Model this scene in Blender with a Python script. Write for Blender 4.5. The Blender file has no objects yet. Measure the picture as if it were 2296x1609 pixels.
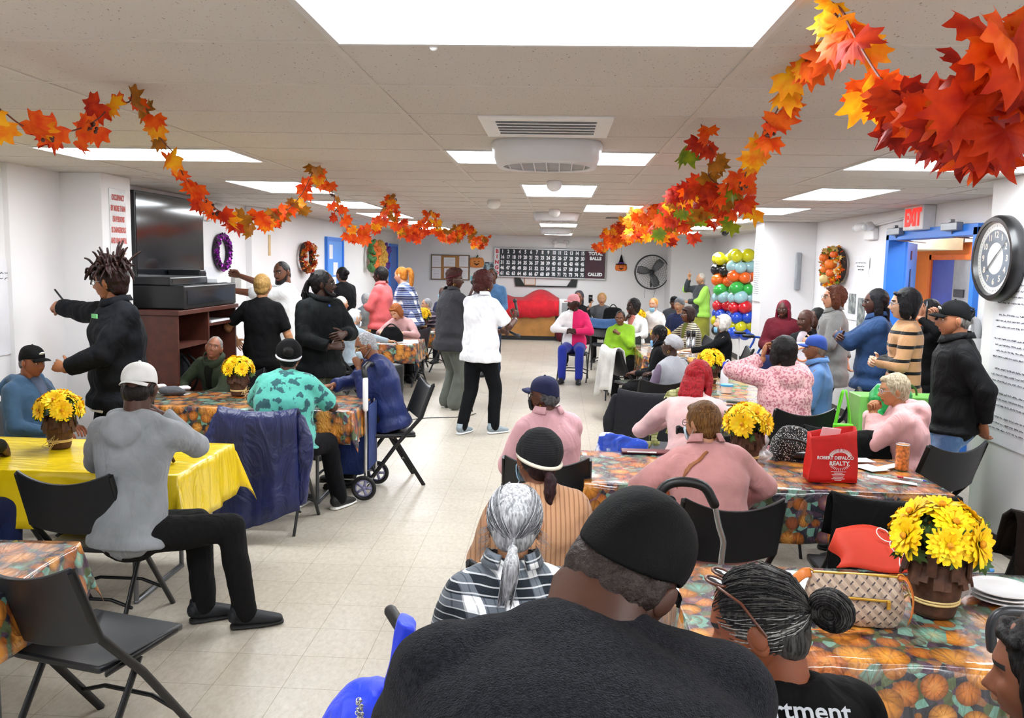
import bpy, math, random
import numpy as np
from mathutils import Vector as V, Matrix as M
D=bpy.data; S=bpy.context.scene; C=S.collection
R=math.radians; PI=math.pi
rnd=random.Random(7)
# ---------------------------------------------------------------- camera model (fitted to the ceiling grid and floor tiles)
FL=1944.; PIT=R(6.43); YAW=R(2.856); ROL=R(1.12); HC=1.85
def ray(px,py):
    a2=(px-1148)/FL; b2=(804.5-py)/FL
    cr,sr=math.cos(ROL),math.sin(ROL)
    a=a2*cr-b2*sr; b=a2*sr+b2*cr
    cp,sp=math.cos(PIT),math.sin(PIT)
    fw=cp+b*sp; z=-sp+b*cp
    c,s=math.cos(YAW),math.sin(YAW)
    return V((a*c-fw*s, a*s+fw*c, z))
def at(px,py,z=None,Y=None,X=None):
    r=ray(px,py)
    t=(z-HC)/r.z if z is not None else (Y/r.y if Y is not None else X/r.x)
    return V((r.x*t,r.y*t,HC+r.z*t))
def make_camera():
    cd=D.cameras.new('camera'); co=D.objects.new('camera',cd); C.objects.link(co)
    cd.sensor_fit='HORIZONTAL'; cd.sensor_width=36; cd.lens=36*FL/2296
    cd.clip_start=.05; cd.clip_end=100
    c,s=math.cos(YAW),math.sin(YAW); cp,sp=math.cos(PIT),math.sin(PIT)
    fw=V((-s*cp,c*cp,-sp)); rt=V((c,s,0)); up=rt.cross(fw)
    cr,sr=math.cos(ROL),math.sin(ROL)
    r2=rt*cr+up*sr; u2=-rt*sr+up*cr
    m=M((( r2.x,u2.x,-fw.x,0),(r2.y,u2.y,-fw.y,0),(r2.z,u2.z,-fw.z,HC),(0,0,0,1)))
    co.matrix_world=m; S.camera=co
# ---------------------------------------------------------------- mesh builder
class G:
    def __init__(s): s.v=[]; s.f=[]; s.m=[]
    def add(s,vs,fs,mi=0):
        o=len(s.v); s.v.extend(tuple(map(float,v)) for v in vs)
        s.f.extend(tuple(i+o for i in f) for f in fs); s.m.extend([mi]*len(fs)); return s
    def join(s,g,T=None,mi=None):
        o=len(s.v)
        if T is None: s.v.extend(g.v)
        else:
            A=np.array(T); a=np.array(g.v)@A[:3,:3].T+A[:3,3]; s.v.extend(map(tuple,a))
        s.f.extend(tuple(i+o for i in f) if (T is None or M(T).determinant()>0) else tuple(i+o for i in f[::-1]) for f in g.f)
        s.m.extend(g.m if mi is None else [mi]*len(g.f)); return s
    def box(s,x0,x1,y0,y1,z0,z1,mi=0):
        return s.add([(x0,y0,z0),(x1,y0,z0),(x1,y1,z0),(x0,y1,z0),(x0,y0,z1),(x1,y0,z1),(x1,y1,z1),(x0,y1,z1)],
          [(0,3,2,1),(4,5,6,7),(0,1,5,4),(1,2,6,5),(2,3,7,6),(3,0,4,7)],mi)
    def bxr(s,c,h,rot=None,mi=0):
        g=G().box(-h[0],h[0],-h[1],h[1],-h[2],h[2],mi)
        T=M.Translation(V(c))@(rot.to_4x4() if rot else M.Identity(4)); return s.join(g,T)
    def quad(s,a,b,c,d,mi=0): return s.add([a,b,c,d],[(0,1,2,3)],mi)
    def rings(s,rs,mi=0,closed=True,cap=True):
        n=len(rs[0]); o=[]; vs=[v for r in rs for v in r]; k=len(rs)
        for i in range(k-1):
            for j in range(n if closed else n-1):
                j2=(j+1)%n; o.append((i*n+j,i*n+j2,(i+1)*n+j2,(i+1)*n+j))
        if cap and closed: o.append(tuple(range(n))[::-1]); o.append(tuple((k-1)*n+j for j in range(n)))
        return s.add(vs,o,mi)
    def sweep(s,pts,rad,n=12,side=None,mi=0,round_=True,pw=1.0):
        pts=[V(p) for p in pts]
        if isinstance(rad,(int,float)): rad=[rad]*len(pts)
        rad=[(r,r) if isinstance(r,(int,float)) else r for r in rad]
        k=len(pts); T=[]
        for i in range(k):
            a=pts[max(i-1,0)]; b=pts[min(i+1,k-1)]; t=(b-a)
            T.append(t.normalized() if t.length>1e-9 else (T[-1] if T else V((0,0,1))))
        if side is None:
            u=T[0].orthogonal().normalized()
        else: u=V(side)
        P=list(zip(pts,rad,T))
        if round_:
            p,r,t=P[0]; q=min(r); pre=[(p-t*q*math.sin(a),(r[0]*math.cos(a),r[1]*math.cos(a)),t) for a in (1.45,1.05,.55)]
            p,r,t=P[-1]; q=min(r); post=[(p+t*q*math.sin(a),(r[0]*math.cos(a),r[1]*math.cos(a)),t) for a in (.55,1.05,1.45)]
            P=pre+P+post
        rs=[]
        for p,r,t in P:
            u=(u-t*u.dot(t)); u=u.normalized() if u.length>1e-6 else t.orthogonal().normalized(); w=t.cross(u)
            ring=[]
            for j in range(n):
                a=2*PI*j/n; ca,sa=math.cos(a),math.sin(a)
                if pw!=1: ca=math.copysign(abs(ca)**pw,ca); sa=math.copysign(abs(sa)**pw,sa)
                ring.append(p+u*(r[0]*ca)+w*(r[1]*sa))
            rs.append(ring)
        return s.rings(rs,mi)
    def ell(s,c,r,n=14,m=9,rot=None,mi=0):
        if isinstance(r,(int,float)): r=(r,r,r)
        vs=[];fs=[]
        for i in range(1,m):
            t=PI*i/m
            for j in range(n):
                a=2*PI*j/n; vs.append(V((r[0]*math.sin(t)*math.cos(a),r[1]*math.sin(t)*math.sin(a),r[2]*math.cos(t))))
        vs+= [V((0,0,r[2])),V((0,0,-r[2]))]; q=len(vs)
        for i in range(m-2):
            for j in range(n):
                j2=(j+1)%n; fs.append((i*n+j,(i+1)*n+j,(i+1)*n+j2,i*n+j2))
        for j in range(n): fs.append((q-2,j,(j+1)%n)); fs.append((q-1,(m-2)*n+(j+1)%n,(m-2)*n+j))
        if rot: vs=[rot@v for v in vs]
        return s.add([v+V(c) for v in vs],fs,mi)
    def lathe(s,prof,n=20,c=(0,0,0),mi=0,cap=True):
        rs=[[(c[0]+r*math.cos(2*PI*j/n),c[1]+r*math.sin(2*PI*j/n),c[2]+z) for j in range(n)] for r,z in prof]
        return s.rings(rs,mi,cap=cap)
    def torus(s,c,R0,r,n=24,m=8,rot=None,mi=0,sx=1,sy=1):
        rs=[]
        for i in range(n):
            a=2*PI*i/n; ring=[]
            for j in range(m):
                b=2*PI*j/m; v=V(((R0*sx+r*math.cos(b))*math.cos(a),(R0*sy+r*math.cos(b))*math.sin(a),r*math.sin(b)))
                ring.append((rot@v if rot else v)+V(c))
            rs.append(ring)
        rs.append(rs[0]); return s.rings(rs,mi,cap=False)
def obj(name,g,mats,parent=None,smooth=False,bevel=0,sub=0,loc=None,rot=None,ang=None):
    me=D.meshes.new(name)
    me.from_pydata(g.v,[],g.f)
    if not isinstance(mats,(list,tuple)): mats=[mats]
    for m in mats: me.materials.append(m)
    if len(mats)>1: me.polygons.foreach_set('material_index',g.m)
    if smooth: me.polygons.foreach_set('use_smooth',[True]*len(me.polygons))
    if ang and smooth: me.set_sharp_from_angle(angle=R(ang))
    me.update()
    o=D.objects.new(name,me); C.objects.link(o)
    if parent: o.parent=parent
    if loc is not None: o.location=loc
    if rot is not None: o.rotation_euler=rot
    if bevel:
        b=o.modifiers.new('b','BEVEL'); b.width=bevel; b.segments=2; b.limit_method='ANGLE'
    if sub:
        b=o.modifiers.new('s','SUBSURF'); b.levels=b.render_levels=sub
    return o
def thing(name,label,cat,loc=(0,0,0),rz=0,group=None):
    o=D.objects.new(name,None); C.objects.link(o); o.empty_display_size=.05
    o.location=loc; o.rotation_euler=(0,0,rz); return tag(o,label,cat,group)
def tag(o,label,cat,group=None):
    o['label']=label; o['category']=cat
    if group: o['group']=group
    return o
def struct(name,g,m,parent=None,**k):
    o=obj(name,g,m,parent,**k)
    if not parent: o['kind']='structure'
    return o
def remesh(o,vox,disp=0,ns=.12,smooth=3,tex=None):
    m=o.modifiers.new('r','REMESH'); m.mode='VOXEL'; m.voxel_size=vox; m.use_smooth_shade=True
    if smooth:
        m=o.modifiers.new('c','SMOOTH'); m.factor=.6; m.iterations=smooth
    if disp:
        m=o.modifiers.new('d','DISPLACE'); m.strength=disp; m.mid_level=.5; m.texture=gettex(ns,tex or 'CLOUDS'); m.texture_coords='LOCAL'
    return o
_tx={}
def gettex(ns,kind):
    k=(round(ns,3),kind)
    if k not in _tx:
        t=D.textures.new('tex',kind); t.noise_scale=ns; _tx[k]=t
        if kind=='CLOUDS': t.noise_depth=2
    return _tx[k]
def copytree(o,parent=None,**k):
    c=o.copy(); C.objects.link(c); c.parent=parent
    for ch in KIDS.get(o.name,()): copytree(ch,c)
    return c
KIDS={}
def remember(root):
    """note the children of a prototype once, so copying it does not search the scene each time"""
    for o in D.objects:
        p=o.parent
        while p is not None and p!=root: p=p.parent
        if p==root: KIDS.setdefault(o.parent.name,[])
    for o in D.objects:
        if o.parent and o.parent.name in KIDS and o not in KIDS[o.parent.name]: KIDS[o.parent.name].append(o)
def text(name,s,size,m,parent,loc,rot,ext=.001,align='LEFT',bold=False,sx=1,space=1,off=0):
    """lettering as a real mesh"""
    k=(s,size,ext,align,space,off)
    if k not in _tm:
        cu=D.curves.new(name,'FONT'); cu.body=s; cu.size=size; cu.extrude=ext; cu.align_x=align; cu.align_y='CENTER'; cu.space_character=space; cu.offset=off; cu.resolution_u=3
        o=D.objects.new(name,cu); C.objects.link(o); bpy.context.view_layer.update() if not _tm else None
        me=D.meshes.new_from_object(o); D.objects.remove(o); D.curves.remove(cu); _tm[k]=me
    me=_tm[k].copy(); me.materials.clear(); me.materials.append(m)
    o=D.objects.new(name,me); C.objects.link(o); o.parent=parent; o.location=loc; o.rotation_euler=rot; o.scale=(sx,1,1)
    return o
_tm={}
# ---------------------------------------------------------------- materials
def srgb(h):
    if isinstance(h,str):
        h=h.lstrip('#'); c=[int(h[i:i+2],16)/255 for i in (0,2,4)]
    else: c=h
    return tuple(x/12.92 if x<=.04045 else ((x+.055)/1.055)**2.4 for x in c)+(1,)
class N:
    def __init__(s,name):
        s.m=D.materials.new(name); s.m.use_nodes=True; s.t=s.m.node_tree; s.n=s.t.nodes; s.b=s.n['Principled BSDF']; s.co=None
    def new(s,t,**k):
        n=s.n.new(t)
        for a,v in k.items():
            if a.startswith('i_'): n.inputs[a[2:].replace('_',' ')].default_value=v
            else: setattr(n,a,v)
        return n
    def L(s,a,b): s.t.links.new(a,b)
    def coord(s,kind='Object',scale=(1,1,1),rot=(0,0,0),loc=(0,0,0)):
        tc=s.new('ShaderNodeTexCoord'); mp=s.new('ShaderNodeMapping'); s.L(tc.outputs[kind],mp.inputs[0])
        mp.inputs['Scale'].default_value=scale; mp.inputs['Rotation'].default_value=rot; mp.inputs['Location'].default_value=loc
        return mp.outputs[0]
    def noise(s,co,scale,detail=3,rough=.5):
        n=s.new('ShaderNodeTexNoise'); s.L(co,n.inputs['Vector']); n.inputs['Scale'].default_value=scale; n.inputs['Detail'].default_value=detail; n.inputs['Roughness'].default_value=rough
        return n.outputs['Fac']
    def ramp(s,fac,stops,interp='LINEAR'):
        r=s.new('ShaderNodeValToRGB'); r.color_ramp.interpolation=interp; e=r.color_ramp.elements
        while len(e)<len(stops): e.new(.5)
        for k,(p,c) in enumerate(stops): e[k].position=p; e[k].color=srgb(c) if not isinstance(c,(int,float)) else (c,c,c,1)
        s.L(fac,r.inputs[0]); return r.outputs[0]
    def mix(s,f,a,b,mode='MIX'):
        x=s.new('ShaderNodeMix',data_type='RGBA',blend_type=mode)
        for sock,v in ((x.inputs[0],f),(x.inputs[6],a),(x.inputs[7],b)):
            if isinstance(v,(int,float)) : sock.default_value=v
            elif isinstance(v,(str,tuple)): sock.default_value=srgb(v)
            else: s.L(v,sock)
        return x.outputs[2]
    def math(s,op,a,b=0,c=0):
        x=s.new('ShaderNodeMath',operation=op)
        for k,v in enumerate((a,b,c)):
            if isinstance(v,(int,float)): x.inputs[k].default_value=v
            else: s.L(v,x.inputs[k])
        return x.outputs[0]
    def sep(s,co):
        x=s.new('ShaderNodeSeparateXYZ'); s.L(co,x.inputs[0]); return x.outputs
    def bump(s,h,st=.3,dist=.01):
        x=s.new('ShaderNodeBump'); x.inputs['Strength'].default_value=st; x.inputs['Distance'].default_value=dist; s.L(h,x.inputs['Height']); s.L(x.outputs[0],s.b.inputs['Normal'])
    def base(s,c):
        if isinstance(c,(str,tuple)): s.b.inputs['Base Color'].default_value=srgb(c)
        else: s.L(c,s.b.inputs['Base Color'])
    def set(s,**k):
        nm=dict(rough='Roughness',metal='Metallic',spec='Specular IOR Level',coat='Coat Weight',trans='Transmission Weight',alpha='Alpha',sheen='Sheen Weight',ior='IOR',coatr='Coat Roughness',aniso='Anisotropic')
        for a,v in k.items():
            if isinstance(v,(int,float)): s.b.inputs[nm[a]].default_value=v
            else: s.L(v,s.b.inputs[nm[a]])
        return s
_mc={}
def mat(c,rough=.6,metal=0,var=.06,vs=8,bump=0,bs=60,name=None,**k):
    key=(c,rough,metal,var,vs,bump,bs,tuple(sorted(k.items())))
    if key in _mc: return _mc[key]
    n=N(name or 'paint'); co=n.coord()
    if var:
        f=n.noise(co,vs,3); s=srgb(c); 
        lo=tuple(max(0,x*(1-var*1.6)) for x in s[:3]); hi=tuple(min(1,x*(1+var*1.6)) for x in s[:3])
        r=n.new('ShaderNodeValToRGB'); r.color_ramp.elements[0].position=.3; r.color_ramp.elements[1].position=.7
        r.color_ramp.elements[0].color=lo+(1,); r.color_ramp.elements[1].color=hi+(1,); n.L(f,r.inputs[0]); n.base(r.outputs[0])
    else: n.base(c)
    if bump: n.bump(n.noise(co,bs,3),bump,.004)
    n.set(rough=rough,metal=metal,**k); _mc[key]=n.m; return n.m
def cloth(c,rough=.85,fold=.5,weave=.15,var=.12,pat=None,sheen=.15,cs=None,spec=.3):
    """fabric: fine weave, soft creases, optional pattern"""
    lum=sum(_rgb(c))/3
    if lum<.15 and pat is None: c='#'+''.join('%02x'%int(v*255*.55) for v in _rgb(c)); sheen=0; spec=min(spec,.18 if rough>.6 else .35)
    elif lum<.3: sheen=0.03; spec=min(spec,.25 if rough>.6 else .5)
    key=('cloth',c,rough,fold,weave,var,pat,sheen,cs,spec)
    if key in _mc: return _mc[key]
    n=N('fabric'); co=n.coord(); x,y,z=n.sep(co)
    big=n.noise(co,5,3); 
    col=None
    if pat is None:
        col=n.mix(n.ramp(big,[(.3,0.),(.7,1.)]),tuple(v*(1-var) for v in _rgb(c)),tuple(min(1,v*(1+var*.6)) for v in _rgb(c)))
    else: col=pat(n,co,x,y,z)
    n.base(col)
    fc=n.coord(scale=(1,1,.55),rot=(.5,.3,0)); w1=n.new('ShaderNodeTexNoise'); n.L(fc,w1.inputs['Vector']); w1.inputs['Scale'].default_value=6.5; w1.inputs['Detail'].default_value=3; w1.inputs['Distortion'].default_value=1.8
    fine=n.noise(co,420,1)
    h=n.math('ADD',n.math('MULTIPLY',w1.outputs['Fac'],fold),n.math('MULTIPLY',fine,weave*.12))
    n.bump(h,.75,.035)
    n.set(rough=rough,sheen=sheen,spec=spec); _mc[key]=n.m; return n.m
def _rgb(h):
    h=h.lstrip('#'); return tuple(int(h[i:i+2],16)/255 for i in (0,2,4))
def skin(c):
    key=('skin',c)
    if key in _mc: return _mc[key]
    n=N('skin'); co=n.coord(); f=n.noise(co,9,3)
    a=_rgb(c); n.base(n.mix(n.ramp(f,[(.3,0.),(.7,1.)]),tuple(v*.9 for v in a),tuple(min(1,v*1.06) for v in a)))
    n.bump(n.noise(co,160,3),.15,.002); n.set(rough=.5,spec=.4)
    n.b.inputs['Subsurface Weight'].default_value=.0
    _mc[key]=n.m; return n.m
def hairmat(c,c2=None,curl=0,rough=.45,sc=60):
    key=('hair',c,c2,curl,rough,sc)
    if key in _mc: return _mc[key]
    n=N('hair'); a=_rgb(c); b=_rgb(c2) if c2 else tuple(min(1,v*1.35+.02) for v in a)
    if curl: f=n.noise(n.coord(),sc*1.6,3,.7)
    else: f=n.noise(n.coord(scale=(1,1,.12)),sc*2.4,4,.65)
    n.base(n.mix(n.ramp(f,[(.38,0.),(.66,1.)]),a,b)); n.bump(f,.9,.007 if curl else .006); n.set(rough=rough,spec=.2)
    _mc[key]=n.m; return n.m
def emit(c,st):
    n=N('light'); n.base((0,0,0)); n.b.inputs['Emission Color'].default_value=srgb(c); n.b.inputs['Emission Strength'].default_value=st; return n.m
# ---- patterns for cloth
def P_stripes(a,b,period,duty=.5,axis=2,off=0.):
    def f(n,co,x,y,z):
        s=n.math('FRACT',n.math('ADD',n.math('DIVIDE',(x,y,z)[axis],period),off)); return n.mix(n.math('LESS_THAN',s,duty),a,b)
    return f
def P_plaid(a,b,c,period):
    def f(n,co,x,y,z):
        w=n.math('ADD',x,n.math('MULTIPLY',y,.7))
        s=n.math('LESS_THAN',n.math('FRACT',n.math('DIVIDE',w,period)),.45); t=n.math('LESS_THAN',n.math('FRACT',n.math('DIVIDE',z,period)),.45)
        l=n.math('LESS_THAN',n.math('FRACT',n.math('DIVIDE',w,period*.25)),.16); l2=n.math('LESS_THAN',n.math('FRACT',n.math('DIVIDE',z,period*.25)),.16)
        m1=n.mix(s,a,c); m2=n.mix(t,m1,n.mix(s,c,b)); m3=n.mix(n.math('MULTIPLY',l,.5),m2,a if a!='#ffffff' else b); return n.mix(n.math('MULTIPLY',l2,.5),m3,b)
    return f
def P_spots(base,cols,scale,th=.35):
    def f(n,co,x,y,z):
        v=n.new('ShaderNodeTexVoronoi'); n.L(co,v.inputs['Vector']); v.inputs['Scale'].default_value=scale
        s=n.sep(v.outputs['Color']); k=n.ramp(s[0],[(i/len(cols),c) for i,c in enumerate(cols)],'CONSTANT')
        return n.mix(n.math('LESS_THAN',v.outputs['Distance'],th),base,k)
    return f
def P_split(a,b,axis=0,at=0.):
    def f(n,co,x,y,z): return n.mix(n.math('GREATER_THAN',(x,y,z)[axis],at),a,b)
    return f
def P_vest(a,b,w):
    def f(n,co,x,y,z): return n.mix(n.math('GREATER_THAN',n.math('ABSOLUTE',x),w),a,b)
    return f
def P_noise(a,b,scale,lo=.45,hi=.55):
    def f(n,co,x,y,z): return n.mix(n.ramp(n.noise(co,scale,3),[(lo,0.),(hi,1.)]),a,b)
    return f
def pumpkin_cloth(gloss=.06,fade=0):
    n=N('pumpkin_print'); co=n.coord('Object'); wv=n.noise(co,3,2)
    base=None
    def layer(scale,off,stops,r):
        c=n.coord('Object',loc=(off,off*1.7,off*.6)); v=n.new('ShaderNodeTexVoronoi'); n.L(c,v.inputs['Vector']); v.inputs['Scale'].default_value=scale; v.inputs['Randomness'].default_value=.75
        s=n.sep(v.outputs['Color']); k=n.ramp(s[0],stops,'CONSTANT')
        sub=n.new('ShaderNodeVectorMath',operation='SUBTRACT'); n.L(c,sub.inputs[0]); n.L(v.outputs['Position'],sub.inputs[1])
        q=n.sep(sub.outputs[0]); tl=n.math('MULTIPLY',s[1],6.28); an=n.math('ADD',n.math('ARCTAN2',n.math('ADD',q[2],q[1]),q[0]),tl)
        rib=n.math('SINE',n.math('MULTIPLY',an,10)); k=n.mix(n.math('MULTIPLY',n.math('GREATER_THAN',rib,.72),.45),k,'#7a3c14')
        k=n.mix(n.ramp(v.outputs['Distance'],[(r*.55,0.),(r,.75)]),k,'#5a2a12'); k=n.mix(n.ramp(v.outputs['Distance'],[(.02,.35),(r*.5,0.)]),k,'#f4b862')
        return k,n.math('LESS_THAN',v.outputs['Distance'],r)
    lf=n.new('ShaderNodeTexVoronoi'); n.L(co,lf.inputs['Vector']); lf.inputs['Scale'].default_value=30
    bg=n.ramp(n.sep(lf.outputs['Color'])[1],[(0,'#262833'),(.3,'#4a3446'),(.5,'#4f5b3a'),(.7,'#6f9c8c'),(.88,'#8b5a3a')],'CONSTANT')
    k1,m1=layer(12,3.1,[(0,'#c4702a'),(.3,'#6fa996'),(.5,'#d08a34'),(.75,'#9a4f26'),(.9,'#7d5566')],.48)
    k2,m2=layer(7.6,0.,[(0,'#d98a2c'),(.35,'#c9742a'),(.55,'#e0963a'),(.78,'#69a592'),(.9,'#b9662a')],.47)
    n.base(n.mix(m2,n.mix(m1,bg,k1),k2))
    w=n.new('ShaderNodeTexNoise'); n.L(n.coord(scale=(1,.35,.5),rot=(0,0,.6)),w.inputs['Vector']); w.inputs['Scale'].default_value=9; w.inputs['Detail'].default_value=3; w.inputs['Distortion'].default_value=2.2
    w2=n.new('ShaderNodeTexNoise'); n.L(n.coord(scale=(1,.25,.5),rot=(0,0,-.5)),w2.inputs['Vector']); w2.inputs['Scale'].default_value=26; w2.inputs['Distortion'].default_value=1.
    n.bump(n.math('ADD',w.outputs['Fac'],n.math('MULTIPLY',w2.outputs['Fac'],.3)),.9,.035); n.set(rough=.45,coat=1.,coatr=gloss); return n.m
# ---------------------------------------------------------------- room shell
XL,XR,YB,YF,ZC=-3.9,3.6,21.3,-3.2,2.467
wallm=mat('#e9e7e8',rough=.55,var=.01,vs=2,bump=.05,bs=30,name='wall_paint')
blue=mat('#2f7fe6',rough=.4,var=.02,name='blue_paint')
white=mat('#eceaea',rough=.45,var=.01,name='white_enamel')
black=mat('#0b0b0d',rough=.45,var=.05,name='black_plastic')
def floor_mat():
    n=N('vinyl_tile'); co=n.coord(loc=(1.4485,-3.5105,0)); x,y,z=n.sep(co)
    T=.3048
    fx=n.math('FRACT',n.math('DIVIDE',x,T)); fy=n.math('FRACT',n.math('DIVIDE',y,T))
    e=.004
    sx=n.math('LESS_THAN',n.math('ABSOLUTE',n.math('SUBTRACT',fx,.5)),.5-e); sy=n.math('LESS_THAN',n.math('ABSOLUTE',n.math('SUBTRACT',fy,.5)),.5-e)
    ins=n.math('MULTIPLY',sx,sy)
    w=n.new('ShaderNodeTexWhiteNoise',noise_dimensions='2D'); cb=n.new('ShaderNodeCombineXYZ'); n.L(n.math('FLOOR',n.math('DIVIDE',x,T)),cb.inputs[0]); n.L(n.math('FLOOR',n.math('DIVIDE',y,T)),cb.inputs[1]); n.L(cb.outputs[0],w.inputs['Vector'])
    f=n.noise(n.coord(scale=(1,.5,1),rot=(0,0,.5)),38,5,.7)
    c=n.ramp(f,[(.25,'#aaa193'),(.5,'#bdb4a6'),(.75,'#cac2b6')])
    c=n.mix(n.math('MULTIPLY',w.outputs[0],.10),c,'#a99c86')
    st=n.noise(n.coord(),1.1,4); c=n.mix(n.ramp(st,[(.55,0.),(.8,.2)]),c,'#a8a08c')
    sp=n.new('ShaderNodeTexVoronoi'); n.L(n.coord(),sp.inputs['Vector']); sp.inputs['Scale'].default_value=2.6; sp.inputs['Randomness'].default_value=1
    c=n.mix(n.math('MULTIPLY',n.math('LESS_THAN',sp.outputs['Distance'],.03),.3),c,'#7c7462')
    c=n.mix(ins,'#857862',c); n.base(c)
    n.bump(n.math('ADD',n.math('MULTIPLY',n.noise(n.coord(),5,3),.5),n.math('MULTIPLY',ins,.3)),.12,.01)
    n.set(rough=n.ramp(n.noise(n.coord(),3,3),[(.3,.3),(.7,.45)]),spec=.28); return n.m
def ceil_mat():
    n=N('acoustic_tile'); co=n.coord()
    v=n.noise(n.coord(scale=(1,.45,1),rot=(0,0,.9)),105,2,.7); v2=n.noise(n.coord(scale=(.5,1,1),rot=(0,0,.5)),60,3,.8)
    pit=n.math('MAXIMUM',n.ramp(v,[(.31,1.),(.35,0.)]),n.ramp(v2,[(.27,1.),(.31,0.)]))
    c=n.mix(n.noise(co,.7,2),'#cbc4be','#dad4ce'); n.base(n.mix(n.math('MULTIPLY',pit,.8),c,'#6a635c'))
    n.bump(pit,-.35,.01); n.set(rough=.9,spec=.1); return n.m
struct('floor',G().box(XL-.3,7.5,YF-.2,YB+.3,-.1,0),floor_mat())
struct('ceiling',G().box(XL-.3,7.5,YF-.2,YB+.3,ZC,ZC+.08),ceil_mat())
g=G(); XS=[-.6655+1.2192*i for i in range(-3,5)]
for x in XS:
    if XL<x<XR: g.box(x-.012,x+.012,YF,6.95,ZC-.004,ZC+.001)
for x in (-3.35,-2.75,-2.14,-1.53,-.914,-.305,.305,.914,1.52,2.05,2.66,3.2): g.box(x-.011,x+.011,6.95,YB,ZC-.004,ZC+.001)
y=2.545-.6096*9
while y<YB: g.box(XL,XR,y-.011,y+.011,ZC-.0035,ZC+.001); y+=.6096
struct('trim_1',g,mat('#cfc8c0',rough=.5,var=.03,name='grid_paint'))
# walls: left with pillar and step, back, right with near wall, door opening and pillar
struct('wall_left',G().box(XL-.2,XL,YF,YB,0,ZC),wallm)
struct('wall_back',G().box(XL,2.62,YB,YB+.2,0,ZC),wallm)
struct('wall_back_right',G().box(2.62,XR+.2,20.3,YB+.2,0,ZC),wallm)
struct('wall_front',G().box(XL,XR+.4,YF-.2,YF,0,ZC),wallm)
struct('pillar_left',G().box(XL,-3.53,6.62,7.08,0,ZC),wallm,bevel=.004)
struct('pillar_left',G().box(XL,-3.82,10.75,11.3,0,ZC),wallm,bevel=.004)
struct('wall_left_upstand',G().box(XL,-3.86,5.98,6.62,0,ZC),wallm)
struct('wall_right_near',G().box(2.97,XR+.4,YF,6.2,0,ZC),wallm,bevel=.004)
struct('pillar_right',G().box(2.87,XR,12.4,12.9,0,ZC),wallm,bevel=.004)
DY0,DY1,DZ=7.68,9.62,2.2
struct('wall_right',G().box(XR,XR+.14,6.2,DY0,0,ZC).box(XR,XR+.14,DY1,20.4,0,ZC).box(XR,XR+.14,DY0,DY1,DZ,ZC),wallm)
bb=mat('#3a3534',rough=.5,name='rubber_base')
struct('baseboard_left',G().box(XL,XL+.008,7.08,20.9,0,.1).box(XL,XL+.008,YF,5.9,0,.1),bb)
struct('baseboard_back',G().box(XL,2.6,YB-.008,YB,0,.1),bb)
struct('baseboard_right',G().box(XR-.008,XR,DY1+.08,12.4,0,.1).box(XR-.008,XR,12.9,20.3,0,.1).box(2.962,2.97,YF,6.2,0,.1),bb)
# double door frame, open leaf, corridor
df=struct('door_1',G().box(XR-.05,XR+.16,DY0-.06,DY0+.02,0,DZ+.02).box(XR-.05,XR+.16,DY1-.02,DY1+.06,0,DZ+.02).box(XR-.05,XR+.16,DY0-.06,DY1+.06,DZ-.05,DZ+.05),blue,bevel=.004)
lr=(0,0,R(61.7)); ll=(XR+.13,DY1-.02,0)
lfo=struct('door_leaf',G().box(0,.9,-.02,.02,.01,DZ-.06),blue,df,bevel=.003,loc=ll,rot=lr)
struct('door_window',G().box(.3,.4,-.027,-.021,1.3,1.85).box(.3,.4,-.027,-.021,1.95,2.05),mat('#0c2d63',rough=.2,name='dark_pane'),df,loc=ll,rot=lr)
grey_m=mat('#8f9296',rough=.35,metal=.6,var=.03,name='closer_metal')
for yy in (9.35,8.05):
    cl=struct('door_closer',G().box(XR-.11,XR-.05,yy-.16,yy+.16,DZ+.0,DZ+.07).box(XR-.10,XR-.06,yy-.02,yy+.02,DZ+.07,DZ+.1),grey_m,df,bevel=.006)
    struct('closer_arm',G().sweep([(XR-.08,yy,DZ),(XR-.02,yy+.1,DZ-.05),(XR+.3,yy+.16,DZ-.07)],.008,6),grey_m,cl,smooth=True)
orange=mat('#f58a3c',rough=.5,var=.02,name='orange_paint')
cw=struct('wall_corridor',G().box(5.2,5.3,6.9,13.4,0,.0+2.35),orange)
struct('corridor_ceiling_trim',G().box(5.12,5.2,6.9,13.4,2.2,2.35),white,cw)
struct('wall_corridor_end',G().box(XR+.14,5.3,13.0,13.1,0,ZC).box(XR+.14,5.3,6.1,6.2,0,ZC),mat('#b9b6b8',rough=.6,name='grey_wall'))
wf=struct('window_1',G().box(5.16,5.2,10.75,10.82,.9,2.05).box(5.16,5.2,12.35,12.42,.9,2.05).box(5.16,5.2,10.75,12.42,1.98,2.05).box(5.16,5.2,10.75,12.42,.85,.92),mat('#e8742c',rough=.4,name='orange_trim'))
struct('window_pane',G().box(5.185,5.199,11.7,12.35,.92,1.98),mat('#3d55b8',rough=.12,name='blue_glass'),wf)
struct('window_pane',G().box(5.185,5.199,10.82,11.7,.92,1.98),mat('#9a9da2',rough=.15,name='grey_glass'),wf)
pl=struct('room_plaque',G().box(5.165,5.184,11.35,11.62,1.5,1.6),mat('#3a3d42',rough=.5,name='plaque'),wf)
struct('soffit_box',G().box(4.55,5.1,11.3,12.6,2.1,2.3),mat('#e8dfb8',rough=.6,name='cream_paint'))
t=thing('reception_counter','orange counter with a white top seen through the blue doorway','counter',(4.75,9.9,0))
obj('counter_body',G().box(-.35,.35,-1.2,1.4,0,1.0),orange,t); obj('countertop',G().box(-.4,.38,-1.25,1.45,1.0,1.035),white,t,bevel=.005)
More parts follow.
